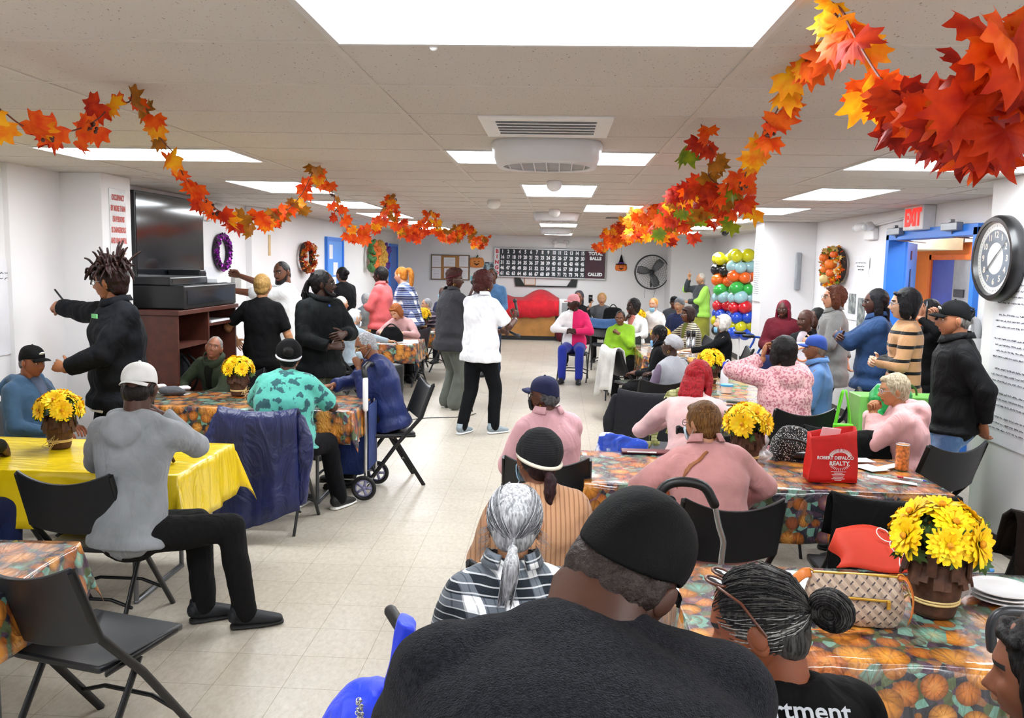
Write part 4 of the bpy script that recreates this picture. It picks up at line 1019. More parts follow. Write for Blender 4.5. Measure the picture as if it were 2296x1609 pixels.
P('person in an olive fleece leaning on the table edge, looking up to the side',487,756,7.25,166,who='man in the olive fleece',sit=1,chair=1,kind='m',hair='tight',haircol='#6a6663',curl=1,top='#28301f',loose=.022,lean=26,side=-6,head=(24,-22,-10),skin=LB if 0 else '#8a5840',L={'p':(-.02,.46,.80),'pole':(-1,0,-.4)},R={'p':(.10,.44,.80),'pole':(1,0,-.4)},inner='#15160f',collar=1,brow='#5a4a40',gaze=1)
P('person in a teal print dress with a black and white headscarf, back to the camera',650,760,5.92,-4,who='x',sit=1,build=1.3,hat=('wrap',cloth('#0d0d12'),'#cfcfd6'),hair='bun',haircol='#0d0b0b',top=cloth('#57b8a8',pat=P_noise('#58b3a4','#2f5a60',16,.54,.57)),loose=.032,sleeve=.5,lean=14,L='table',R='table',skin=DK,head=(18,0,4),bottom='#10101a',
  LL=(-10,.1,0),RL=(-14,.12,0),shoe='#101012',sole='#e8e6e2')
P('person in a navy windbreaker with a lowered mask and glasses, hand at the chin',812,744,6.95,112,who='masked man in the navy windbreaker',sit=1,chair=1,kind='m',build=1.25,hair='tight',haircol='#77767a',haircol2='#b9b9bb',curl=1,top=cloth('#1c2a5e',fold=1.,rough=.5),loose=.036,lean=16,head=(4,14,0),glasses='#b59a6a',mask='#b9d2e2',L={'h':(-.02,.12,-.15),'hand':'fist'},R='table',skin='#7f5138',brow='#555555',hem=-.10)
P('person with short blond hair in a black t-shirt standing with back to the camera',588,612,8.45,2,who='x',kind='f',hair='short',haircol='#a8844c',haircol2='#7a5a30',top='#0c0c10',sleeve=.45,bottom='#101320',skin='#b9825a',build=1.1,L={'p':(-.34,.22,1.02),'pole':(-1,-.4,-.6)},R={'p':(.34,.03,.86)},loose=.018)
ps=P('person with a beard in a white t-shirt reaching both arms to the left',628,584,9.55,95,who='x',kind='m',hair='tight',haircol='#14100f',curl=1,beard=1,top='#f3f3f5',sleeve=.5,bottom='#e6e6ea',skin='#6a412e',head=(62,4,10),build=1.12,loose=.026,L={'w':tuple(at(515,650,Y=9.3)),'pole':(0,-.6,-1)},R={'w':tuple(at(492,603,Y=9.6)),'pole':(0,-.3,-1),'hand':'grip'},watch='L')
P('person with swept-back locs, glasses and a black jacket standing behind the person in teal',722,604,7.9,-128,who='x',kind='m',hair='locs_back',haircol='#0f0c0c',beard=1,top=cloth('#10161a',fold=.8,rough=.8),collar=1,loose=.034,build=1.12,bottom='#5a5a4a',skin='#40261b',glasses='#2a2a2a',inner='#1c4aa8',head=(46,-2,0),L={'p':(-.05,.29,1.16),'hand':'claw','pole':(-1,-.4,-.6),'d':(.9,.3,-.1)},R={'p':(.10,.27,1.05),'hand':'claw','d':(-.8,.3,.1),'pole':(1,-.6,-.4)},hem=-.14)
P('person all in black facing the blue door',767,597,13.3,55,who='x',kind='f',hair='bun',haircol='#0c0b0c',top='#16171c',bottom='#0f0f12',skin='#6a4331',loose=.03,build=1.15,L='belly',R='belly')
P('person in a coral shirt standing at the left wall with short black hair',853,597,12.95,78,who='x',hair='curly',haircol='#120f10',top='#d96466',collar=1,loose=.03,build=1.2,bottom='#3a3a3c',skin='#4a2b20',L='belly',R='side',sleeve=.8)
P('person in a blue plaid shirt with a long orange-blond ponytail, bending forward',898,597,13.2,74,who='x',hair='highpony',haircol='#c8802f',haircol2='#8a4a1a',top=cloth('#222222',pat=P_plaid('#27325a','#ffffff','#5a6a96',.13)),lean=18,loose=.024,bottom='#2a2a33',skin=LT,build=1.05,L={'p':(-.1,.4,.95)},R={'p':(.2,.3,.9)},inner='#ffffff')
P('person with cropped silver hair in an orange top seated by the left wall',765,663,12.55,-50,who='silver-haired woman in orange',sit=1,chair=1,hair='short',haircol='#b9b4ac',haircol2='#e0ddd8',top='#d07a22',skin='#b98360',L='lap',R='lap')
P('person with white hair, glasses and a mask under the chin, wearing light blue',795,692,10.9,-52,who='white-haired woman in light blue',sit=1,chair=1,hair='pixie',haircol='#c9cccf',haircol2='#ffffff',top='#a8b6c2',skin=LT,glasses='#c9c9c9',mask='#f0f2f4',maskdrop=.045,L='lap',R='table',build=1.1)
P('person in grey seated behind the coral shirt',822,656,14.6,-40,who='person in grey behind the coral shirt',sit=1,chair=1,hair='short',haircol='#8a8a8a',top='#8b8f8e',skin=LT,L='lap',R='lap',build=1.15)
P('person with auburn hair in a pale pink blouse bending over a black handbag',880,684,12.4,160,who='auburn-haired woman in pale pink',sit=1,chair=1,hair='bob',haircol='#7c3f1c',haircol2='#a9642f',top='#c49a9a',skin=LT,lean=26,head=(-12,24,8),L='table',R='table',build=1.05)
P('person in a white cap and rust print blouse resting the chin on a hand',893,672,13.15,200,who='woman in the white cap',sit=1,chair=1,hair='short',haircol='#8a7a6a',hat=('cap','#f1f1ef'),top=cloth('#8a5048',pat=P_noise('#8e5a52','#c05a38',11)),skin='#c48e6a',L='chin',R='table',head=(-20,0,0),bottom='#121216')
P('person with short grey hair in a striped dark jumper seated far left of the presenters',957,674,14.45,150,who='man in the striped jumper',sit=1,chair=1,kind='m',hair='short',haircol='#77787c',haircol2='#a9aaad',top=cloth('#2d2633',pat=P_stripes('#2d2633','#8b7f8b',.07,.3)),skin=LT,L='table',R='table',head=(-38,0,0))
P('person in a navy jacket and blue mask seated behind the grey jacket presenter',995,641,15.8,150,who='masked person in navy behind the presenters',sit=1,chair=1,hair='bun',haircol='#3a2a22',top='#232a4a',skin=DK,mask='#9fd0e6',L='lap',R='lap',build=1.2)
ps=P('person in a charcoal jacket and olive trousers holding a microphone',1018,603,10.7,-56,who='x',hair='afro_up',haircol='#2a1512',haircol2='#4a2018',curl=1,hat=('band','#4a141c'),top=cloth('#35353a',fold=.6),collar=1,loose=.036,build=1.28,bottom=cloth('#5f635c'),flare=.03,legx=.03,skin='#4a2a1f',glasses='#8a8a8a',earring='hoop',L='belly',R={'h':(.05,.20,-.17),'hand':'grip','d':(0,.35,.9),'n':(0,1,-.2),'pole':(.6,-.2,-1)},head=(-24,0,0),hem=-.16,shoe='#27407c',sole='#dddddd',inner='#e8e4ea')
b=ps.W@(ps.wr[1]+V((-.01,.06,.08))); held('microphone','black microphone held to the mouth by the presenter in charcoal','microphone',b,ps.W.to_3x3()@V((0,-.45,.8)),micgeo(),MIC)
ps=P('person in a white polo shirt and navy trousers holding a microphone in each hand',1087,607,9.2,-36,who='x',hair='afro',haircol='#2a1010',haircol2='#54201c',curl=1,top=cloth('#e9e9ee',fold=.6),sleeve=.48,collar=1,loose=.028,build=1.12,bottom=cloth('#12141d'),skin='#4e2c20',earring='stud',L={'p':(-.02,.33,1.06),'hand':'grip','pole':(-1,-.3,-.5),'d':(.9,.3,.2)},R={'p':(.17,.36,1.20),'hand':'grip','d':(0,.2,1),'n':(-1,0,0),'pole':(.8,-.5,-1)},LL=(-.02,-.16,0),RL=(.03,.10,-10),head=(-14,4,0),shoe='#8d9aa2',sole='#eef0f2',watch='R',hem=-.12)
PR=ps
held('microphone','black microphone raised in the hand of the presenter in white','microphone',ps.W@(ps.wr[1]+V((-.02,.04,.13))),ps.W.to_3x3()@V((-.35,.1,.9)),micgeo(),MIC)
held('microphone','second black microphone held low by the presenter in white','microphone',ps.W@(ps.wr[0]+V((.12,.08,-.01))),ps.W.to_3x3()@V((.9,.2,-.35)),micgeo(),MIC)
P('person in a denim shirt standing behind the two presenters',1103,600,13.8,176,who='x',kind='m',hair='short',haircol='#15110f',top='#4f7aa8',sleeve=.9,bottom='#23324a',skin='#6a3f2c',L={'p':(-.15,.3,1.0)},R='side',build=1.05)
# ================================================================ right side, far to near
P('person in a pink cap and pink and white hoodie seated by the aisle',1286,659,13.6,172,who='person in the pink cap',sit=1,chair=1,hair='tight',haircol='#15100e',hat=('cap','#f0a0a8'),top=cloth('#e91e63',pat=P_split('#e8256a','#f3eef0',0,.02)),hood=1,bottom='#22339a',skin='#3a2118',L={'p':(-.02,.25,.78),'pole':(-1,-.2,-.2),'hand':'grip'},R={'p':(.06,.25,.78),'pole':(1,-.2,-.1),'hand':'grip'},head=(-48,4,0),loose=.026)
P('person in a dark headscarf seated behind the pink cap',1298,651,15.8,165,who='person in the headscarf',sit=1,chair=0,hat=('scarf','#3a3a42'),hair='',top='#1a1a1e',skin='#7a4a36',L='lap',R='lap')
ps=P('person with wavy light hair filming with a phone at the far end',1350,656,16.6,176,who='person filming with a phone',sit=1,chair=0,hair='curly',haircol='#9a7446',haircol2='#c09a62',curl=1,top='#55575c',skin='#c08a66',L='table',R={'p':(.22,.30,1.12),'hand':'grip','d':(0,.1,1),'pole':(.7,0,-1)},loose=.026)
held('phone','dark phone held up by the seated person with wavy light hair','phone',ps.W@(ps.wr[1]+V((0,.03,.13))),(0,.0,1),phonegeo(),PHM,up=(0,1,0))
P('person in a lime green cardigan and black trousers with a hand over the mouth',1392,699,11.8,176,who='woman in the lime cardigan',sit=1,chair=1,hair='tight',haircol='#191312',top=cloth('#84b321',fold=.7),loose=.026,build=1.32,bottom='#101012',skin='#6f452f',L='chin',R='lap',head=(-12,8,-6),lean=2,side=8,hem=-.08,shoe='#151517',sole='#151517')
P('person with dark curls in a white jacket seated at the table with the sunflowers',1420,668,12.9,150,who='woman in the white jacket',sit=1,chair=1,hair='curly',haircol='#171314',curl=1,top='#eceae8',inner='#c8786a',skin='#3a241b',L='table',R='chin',head=(-25,0,0),build=1.1)
P('person with a blue mask below the chin and tied light brown hair, in white',1466,667,15.2,165,who='x',sit=1,hair='short',haircol='#a8743c',top='#f0eff0',mask='#8fc4ea',maskdrop=.04,skin='#d9a487',L='lap',R='lap',head=(-14,0,0))
P('person in a black cap and dark grey shirt seated at the far right tables',1512,664,16.3,185,who='x',sit=1,kind='m',hat=('cap','#121214'),top='#3b3d44',skin='#5a3625',L='lap',R='lap',head=(-20,0,0))
P('person in a grey knitted hat and navy top',1524,667,14.3,150,who='x',sit=1,hat=('beanie',cloth('#66696e',weave=1.)),top='#232c50',skin='#b98764',L='lap',R='lap',hair='curly',haircol='#9a9a9a')
P('person with dark brown hair, glasses and a striped blouse turned to the left',1542,686,12.3,112,who='woman in the striped blouse',sit=1,chair=1,hair='bob',haircol='#1c1210',haircol2='#3a221c',top=cloth('#c9bda0',pat=P_stripes('#c8bca2','#2b2824',.028,.45)),skin='#6d4330',glasses='#b9b9b9',L='table',R='table',inner='#6f7330',build=1.15,lean=10)
P('person with shoulder-length white hair, lowered blue mask and black coat',1622,704,10.9,88,who='white-haired woman in the black coat',sit=1,chair=1,hair='bob',haircol='#b4afa9',haircol2='#d8d4cd',top=cloth('#0d0f17',fold=.6),mask='#7db4dc',maskdrop=.045,skin='#e0b79c',L='table',R='lap',build=1.1,head=(0,-4,0))
ps=P('person in lime sleeves and a black patterned tunic standing at the back, pointing up',1573,611,18.2,105,who='x',hair='tight',haircol='#9a938a',curl=1,top=cloth('#9ccf54',pat=P_vest('#33363a','#9ccf54',.17)),bottom='#8a8a30',skin='#b58562',loose=.03,build=1.25,skirt=.35,L={'p':(-.05,.35,1.1)},R={'p':(.1,.25,1.58),'hand':'point','d':(0,.2,1),'pole':(.5,.2,-1)})
P('person in a black sequined hat and black jacket, blue mask under the chin',1478,746,9.3,72,who='woman in the sequined hat',sit=1,chair=1,hat=('beanie',cloth('#0d0b10',pat=P_spots('#0d0b10',['#0d0b10','#8d8478','#0d0b10','#3a3038'],90,.3))),hair='lowbun',haircol='#0e0c0c',top='#111218',collar=1,skin='#5a3526',mask='#86b6df',maskdrop=.05,L='lap',R='lap',build=1.05)
P('person in a pale grey knitted beret and grey sweater with a gold hoop earring',1510,774,7.95,38,who='woman in the pale grey beret',sit=1,chair=0,hat=('beret',cloth('#a9a9ae',weave=1.,fold=.8)),hair='',top=cloth('#9b9ca3',pat=P_vest('#9b9ca3','#6d5d72',.17)),skin='#3f251b',earring='hoop',L='lap',R='table',bottom='#c9b08a',build=1.15,head=(28,-8,0),LL=(45,.1,0),RL=(40,.1,0))
P('person with long bright red hair leaning on the table',1572,854,5.75,-12,who='red-haired woman',sit=1,chair=0,hair='long',haircol='#6e0810',haircol2='#b01622',top='#d8b0ae',skin='#5a3325',lean=34,L='table',R={'p':(.2,.42,.86),'hand':'claw'},head=(-20,10,0),hf=.3,H=1.62,lockH=1)
ps=P('person with short brown hair in a pink jacket, brown strap across the back',1572,903,4.12,8,who='woman in the pink jacket with a strap',sit=1,chair=0,hair='pixie',haircol='#4a2c14',haircol2='#8a6234',top=cloth('#cf9492',fold=.5,rough=.9),collar=1,loose=.028,build=1.28,L={'p':(-.28,.36,.80),'pole':(-1,-.1,-.3)},R={'p':(.30,.34,.80),'pole':(1,-.1,-.3)},skin='#c08a68',glasses='#2a2a2a',mask='#c3dcea',head=(36,2,0),lean=14,hem=-.12,bottom='#27272c',earring='stud')
g=G(); a,b=at(1592,996,Y=3.92),at(1484,1096,Y=3.86); u=(b-a).normalized(); w_=V((u.z,0,-u.x))*.010; rs=[[a.lerp(b,i/24)+w_*s_ for s_ in (-1,-.33,.33,1)] for i in range(25)]; rs=[[ps.W.inverted()@v for v in r] for r in rs]
st=obj('bag_strap',g.rings(rs,closed=False),mat('#9a5a2c',rough=.5,name='brown_leather'),ps.t,smooth=True); sw=st.modifiers.new('w','SHRINKWRAP'); sw.target=ps.shirt; sw.wrap_method='NEAREST_SURFACEPOINT'; sw.wrap_mode='ABOVE_SURFACE'; sw.offset=.012
sd=st.modifiers.new('s','SOLIDIFY'); sd.thickness=.004
ps=P('person in a pink flecked hooded jacket with black hair, both hands raised to the face',1757,752,6.65,10,who='woman in the pink flecked jacket',sit=1,chair=1,hair='bob',haircol='#0b090a',haircol2='#1c1818',top=cloth('#e0a8ac',pat=P_noise('#e3b2b4','#b9707c',60,.5,.56)),hood=1,loose=.03,build=1.18,skin='#b57c58',L={'h':(-.09,.12,-.06),'hand':'claw','d':(.2,.2,1),'pole':(-1,0,-.6)},R={'h':(.07,.12,-.06),'hand':'claw','d':(-.2,.2,1),'pole':(1,.2,-.6)},watch='L',head=(12,0,0),bottom='#2a4a80',hem=-.1,lean=6)
P('person in a blue cap and blue short-sleeved shirt seated facing left',1832,751,7.35,74,who='man in the blue cap and blue shirt',sit=1,chair=1,kind='m',hat=('cap','#27479a'),hair='tight',haircol='#6a5a50',top=cloth('#5a82b8',fold=.6),collar=1,sleeve=.62,skin='#7d4f38',L='lap',R={'p':(.24,.12,.60)},build=1.15,belly=.03,bottom='#1c2430')
P('person with short ash blond hair in a pale pink hoodie chin on the hands',2003,843,5.45,76,who='ash blond woman in the pale pink hoodie',sit=1,chair=1,hair='pixie',haircol='#8d7d62',haircol2='#d0c4a8',top=cloth('#d9a6a6',fold=.8,rough=.95),hood=1,loose=.03,build=1.25,skin='#bb8058',glasses='#b9bcc2',earring='stud',L={'h':(-.01,.125,-.13),'hand':'fist'},R={'h':(.03,.125,-.14),'hand':'fist'},head=(10,2,0),lean=14,crz=-52,bottom='#33343c')
P('person with very long dark red hair and glasses in a burgundy coat',1758,672,10.8,158,who='x',sit=1,seat=.62,hair='longer',haircol='#5a1020',haircol2='#8f1f38',top=cloth('#5c1220'),skin='#4a2b20',glasses='#1a1a1a',L='lap',R='lap',loose=.036,build=1.15,bottom='#4a0f1a',head=(-10,0,0))
P('person with a shaved head and black jacket over grey, seated before the pillar',1808,692,9.7,128,who='woman with the shaved head',sit=1,chair=1,hair='tight',haircol='#3c231b',top='#141418',inner='#c9bcc4',skin='#4b2c20',seat=.5,L='lap',R='lap',build=1.1)
P('person in black seated partly hidden behind the shaved head',1832,690,10.4,120,who='x',sit=1,seat=.5,hair='curly',haircol='#111111',top='#17171b',skin=DK,L='lap',R='lap')
P('person with curly auburn-brown hair, glasses and a grey open shirt by the wall',1872,640,9.05,84,who='x',hair='curlybob',haircol='#3c1d12',haircol2='#6a3820',curl=1,top='#7b7a78',collar=1,inner='#1c2a48',bottom='#1d1b1e',skin='#c88f70',glasses='#2a2422',loose=.03,build=1.12,L='belly',R='back',head=(12,-4,0),hem=-.22)
P('person with long black hair in a denim jacket with crossed arms',1966,646,8.0,76,who='x',hair='longer',haircol='#0b090b',haircol2='#17141a',top=cloth('#27426a',fold=.9),collar=1,loose=.032,build=1.3,bottom='#2c2c31',skin='#4e2d22',glasses='#2a2a2a',L='cross',R='cross',head=(14,0,0),RL=(.02,.06,0))
P('person with black hair in a tan sweater with black stripes, hands clasped',2032,645,7.0,76,who='x',hair='bob',haircol='#0b090b',haircol2='#1b171c',top=cloth('#c08e62',pat=P_stripes('#c4946a','#0c0b0d',.105,.24,2,.2)),loose=.018,bottom='#0c0b0e',skin='#d8a98c',glasses='#8a8f94',L='belly',R='belly',head=(2,0,0),hands='fist',hem=-.06)
ps=P('person dressed in black behind the striped sweater, filming with a phone',2085,668,7.75,80,who='x',hair='short',haircol='#0f0d0d',top='#0e0e12',bottom='#101014',skin='#b98264',kind='m',H=1.62,R={'w':tuple(at(2092,712,Y=7.3)),'hand':'grip','d':(0,.2,1),'pole':(.6,0,-1)},L={'w':tuple(at(2062,712,Y=7.5)),'hand':'grip','d':(0,.2,1)})
held('phone','dark phone raised beside the man in the black cap','phone',at(2078,696,Y=7.25),(.05,.1,1),phonegeo(),PHM,up=(-1,.3,0))
P('person in a black cap, black shirt and light blue jeans by the poster',2143,674,5.75,74,who='x',kind='m',hat=('cap','#121317'),badge='#e0e0dc',hair='short',haircol='#3a3632',haircol2='#8a8580',top=cloth('#17181c',fold=.9,rough=.7),collar=1,loose=.030,build=1.08,bottom=cloth('#6f93c0',pat=P_noise('#86a6d0','#5c80b0',6)),skin='#a76c4c',L='back',R='back',head=(8,2,0),hem=-.05,RL=(.02,.04,0),LL=(0,.16,0),brow='#3a2c24')
# ================================================================ near centre
P('person in a navy cap, black mask and pink blouse seated with back to the camera',1222,858,4.78,20,who='woman in the navy cap and pink blouse',sit=1,chair=1,hat=('cap','#23274a'),hair='curly',haircol='#3b3a3c',haircol2='#6a6a6c',curl=1,top=cloth('#dba9b0',fold=.8),collar=1,loose=.034,build=1.22,skin='#5b3526',mask='#101012',glasses='#2b2b2b',earring='stud',head=(48,2,0),L='lap',R='table',crz=-20,bottom='#2a2a30')
P('person in a black crocheted hat with a cream band and tan ribbed sweater',1207,978,3.22,6,hs=1.08,who='woman in the crocheted hat',sit=1,chair=1,hat=('crochet',cloth('#0b0b0e',pat=P_stripes('#0b0b0e','#1c1c20',.008,.4),weave=1.),'#cfc6b4'),hair='pony',haircol='#1c1012',haircol2='#3a2226',top=cloth('#a9795a',pat=P_stripes('#b08462','#8f6446',.018,.3,0)),loose=.030,build=1.2,skin='#7a4a34',mask='#9cc4e2',head=(24,8,6),L='lap',R='lap',crz=-6)
P('person with a grey ponytail in a black and white plaid shirt',1160,1088,2.40,4,hs=1.14,who='grey-haired woman in plaid',sit=1,chair=1,hair='grey_pulled',haircol='#77777a',haircol2='#c9c9ca',top=cloth('#eeeeee',pat=P_plaid('#0c1620','#e8e8e8','#5a6068',.09),fold=.4),collar=1,loose=.026,build=1.16,skin='#b98460',head=(-2,8,3),L='lap',R='lap',who2=1)
# ---------------------------------------------------------------- leaf garlands
def leafmat(a,b):
    n=N('leaf_fabric'); c=n.mix(n.ramp(n.noise(n.coord(),22,3),[(.35,0.),(.65,1.)]),a,b); n.base(c); n.set(rough=.6,spec=.3)
    tr=n.new('ShaderNodeBsdfTranslucent'); n.L(c,tr.inputs[0]); mx=n.new('ShaderNodeMixShader'); mx.inputs[0].default_value=.35
    n.L(n.b.outputs[0],mx.inputs[1]); n.L(tr.outputs[0],mx.inputs[2]); n.L(mx.outputs[0],n.n['Material Output'].inputs[0]); return n.m
LM=[leafmat('#f26a12','#e03c0a'),leafmat('#d8400c','#a81f0c'),leafmat('#f6b416','#ef7a12'),leafmat('#b8701a','#8a5a14'),leafmat('#8f9a1c','#5f7a20'),leafmat('#c02a14','#7d160c')]
VN=mat('#6a3428',rough=.7,name='vine')
LO=[(90,1.0),(80,.72),(73,.66),(64,.80),(55,.60),(44,.82),(36,.96),(28,.70),(18,.62),(8,.78),(0,.86),(-10,.62),(-24,.55),(-38,.66),(-50,.42),(-70,.24),(-86,.10)]
def leaf(g,p,Rm,s,mi,curl=.25):
    pts=[(math.cos(R(a))*r,math.sin(R(a))*r) for a,r in LO]; out=pts+[(-x,y) for x,y in pts[::-1][:-1]]
    def cv(x,y): return p+Rm@V((x*s,y*s,(-curl*(x*x)-.18*y*y+.08*math.sin(5*x+4*y))*s))
    vs=[cv(0,0)]+[cv(x*.5,y*.5) for x,y in out]+[cv(x,y) for x,y in out]; n=len(out); fs=[]
    for j in range(n):
        k=(j+1)%n; fs.append((0,1+k,1+j)); fs.append((1+j,1+k,1+n+k,1+n+j))
    g.add(vs,fs,mi)
def rrot(r_): return M.Rotation(r_.uniform(0,6.28),3,'Z')@M.Rotation(r_.uniform(-1.2,1.2),3,'X')@M.Rotation(r_.uniform(-1.2,1.2),3,'Y')
def facing(r_,sp=1.0): # leaf plane roughly towards the room, tip hanging down
    return M.Rotation(r_.uniform(-sp,sp),3,'Z')@M.Rotation(R(90)+r_.uniform(-.7,.7),3,'X')@M.Rotation(r_.uniform(2.2,4.1),3,'Z')
def garland(label,pts,n,size,seed,pal,spread=.06,vr=.0025):
    r_=random.Random(seed); P=[at(a,b,**k) for a,b,k in pts]
    for q in P: q.z=min(q.z,ZC-.01)
    C_=curvepts(P,6); t=thing('leaf_garland',label,'garland',P[0],0,'autumn leaf garlands'); o=P[0]
    obj('vine',G().sweep([c-o for c in C_],vr,6),VN,t,smooth=True)
    L=[0]
    for a,b in zip(C_,C_[1:]): L.append(L[-1]+(b-a).length)
    g=G()
    for i in range(n):
        d=L[-1]*(i+r_.random()*.8)/n; j=max(k for k in range(len(L)) if L[k]<=d); j=min(j,len(C_)-2); f=(d-L[j])/max(1e-6,L[j+1]-L[j]); c=C_[j].lerp(C_[j+1],f)-o
        f2=d/L[-1]; sz=(size if isinstance(size,(int,float)) else size[0]+(size[1]-size[0])*f2)*r_.uniform(.65,1.1)*.5
        sd=spread if isinstance(spread,(int,float)) else spread[0]+(spread[1]-spread[0])*f2
        c=c+V((r_.uniform(-sd,sd),r_.uniform(-sd,sd),r_.uniform(-sd*1.3,sd*.6))); c.z=min(c.z,ZC-.03-o.z)
        leaf(g,c,facing(r_),sz,r_.choice(pal),r_.uniform(.1,.6))
    obj('leaves',g,LM,t,smooth=True)
    g=G()
    for i in range(max(3,n//14)):
        c=C_[r_.randrange(len(C_))]-o
        for _ in range(6): g.ell(c+V((r_.uniform(-.02,.02),r_.uniform(-.02,.02),r_.uniform(-.03,.0))),.007,6,5)
    obj('berries',g,mat('#4a1d10',rough=.35,name='berry'),t,smooth=True)['kind']='stuff'
    return t
X=lambda v:{'X':v}; Yk=lambda v:{'Y':v}
garland('leaf garland looping along the left side of the ceiling',[(a,b,X(-1.6)) for a,b in [(-70,210),(0,245),(60,285),(150,295),(215,270),(255,232),(290,228),(300,198),(335,255),(360,310),(395,350),(412,395),(445,425),(485,468),(525,487),(570,486),(612,482),(645,470),(680,430),(712,374),(742,425),(765,485),(805,523),(840,500),(860,465),(882,436),(893,490),(925,524),(950,500),(967,472),(988,520),(1022,518),(1045,502),(1070,543),(1090,530)]],270,(.15,.17),3,[0,0,0,1,2,3,0],(.035,.11))
garland('thin leaf garland dropping from the right ceiling tee',[(a,b,X(.72)) for a,b in [(1905,-60),(1880,10),(1860,60),(1790,112),(1768,165),(1757,215),(1735,262),(1712,312),(1688,348),(1668,400)]],19,.15,5,[0,0,2,0],.03)
garland('thick red leaf garland hanging from the ceiling left of the thin strand',[(1572,275,Yk(3.9)),(1580,310,Yk(3.95)),(1592,350,Yk(4.0)),(1590,395,Yk(4.1)),(1630,420,Yk(4.0)),(1672,410,Yk(3.9)),(1650,450,Yk(4.2)),(1600,440,Yk(4.5)),(1545,425,Yk(5.2)),(1520,470,Yk(6.0)),(1500,500,Yk(6.6))],95,(.16,.16),7,[0,1,5,3,1,2,4],(.07,.12))
garland('bushy orange leaf garland running to the back on the right',[(1500,440,Yk(6.9)),(1520,490,Yk(7.6)),(1490,505,Yk(8.2)),(1450,470,Yk(9.2)),(1430,500,Yk(10.5)),(1405,505,Yk(12)),(1380,520,Yk(14)),(1350,540,Yk(17))],150,(.20,.22),8,[0,0,1,2,0],(.12,.16))
garland('sparse orange leaf strand linking the big light to the near red garland',[(1860,-40,Yk(2.1)),(1885,20,Yk(2.05)),(1905,60,Yk(2.0)),(1935,115,Yk(1.9)),(1985,190,Yk(1.75)),(2040,235,Yk(1.6))],17,.13,13,[0,2,0,1],.035)
garland('dark red leaf garland nearest the camera at the top right corner',[(2030,215,Yk(1.62)),(2080,235,Yk(1.55)),(2130,250,Yk(1.48)),(2190,235,Yk(1.4)),(2240,185,Yk(1.34)),(2285,110,Yk(1.28)),(2340,40,Yk(1.22))],82,(.12,.15),11,[1,5,0,1,5,0,1,5],(.04,.075))
_g=[o for o in D.objects if o.get('label','').startswith('dark red leaf garland')][0]; _p=at(2340,40,Y=1.22); obj('hanging_wire',G().sweep([_p-_g.location,V((_p.x,_p.y,ZC))-_g.location],.0015,4),VN,_g)
# ---------------------------------------------------------------- pots of yellow daisies
PET=N('petal'); PET.base(PET.mix(PET.ramp(PET.noise(PET.coord(),30,2),[(.4,0.),(.6,1.)]),'#ffdc16','#fcc40a')); PET.set(rough=.55,spec=.3); PETM=PET.m
CEN=mat('#e89a0c',rough=.8,bump=.6,bs=300,var=.2,vs=80,name='flower_centre'); GRN=mat('#3d5a24',rough=.6,var=.2,vs=30,name='leaf_green'); POT=mat('#4a2c1c',rough=.8,var=.25,vs=40,bump=.6,bs=60,name='bark_wrap'); RAF=mat('#d9bd80',rough=.9,bump=.6,bs=300,name='raffia')
def petals(r_,n,r0,r1,w,tilt):
    g=G()
    for i in range(n):
        a=2*PI*i/n+r_.uniform(-.08,.08); t=tilt+r_.uniform(-.15,.15); L_=r1*r_.uniform(.88,1.06); M_=M.Rotation(a,3,'Z')
        P_=[(0,r0,0),(-w*.8,r0+(L_-r0)*.45,.3),(w*.8,r0+(L_-r0)*.45,.3),(-w,r0+(L_-r0)*.75,.6),(w,r0+(L_-r0)*.75,.6),(-w*.45,L_*.98,1),(w*.45,L_*.98,1),(0,L_*1.03,1)]
        vs=[M_@V((x,y*math.cos(t),(y-r0)*math.sin(t)-.12*(y-r0)*z)) for x,y,z in P_]
        g.add(vs,[(0,2,1),(1,2,4,3),(3,4,6,5),(5,6,7)])
    return g
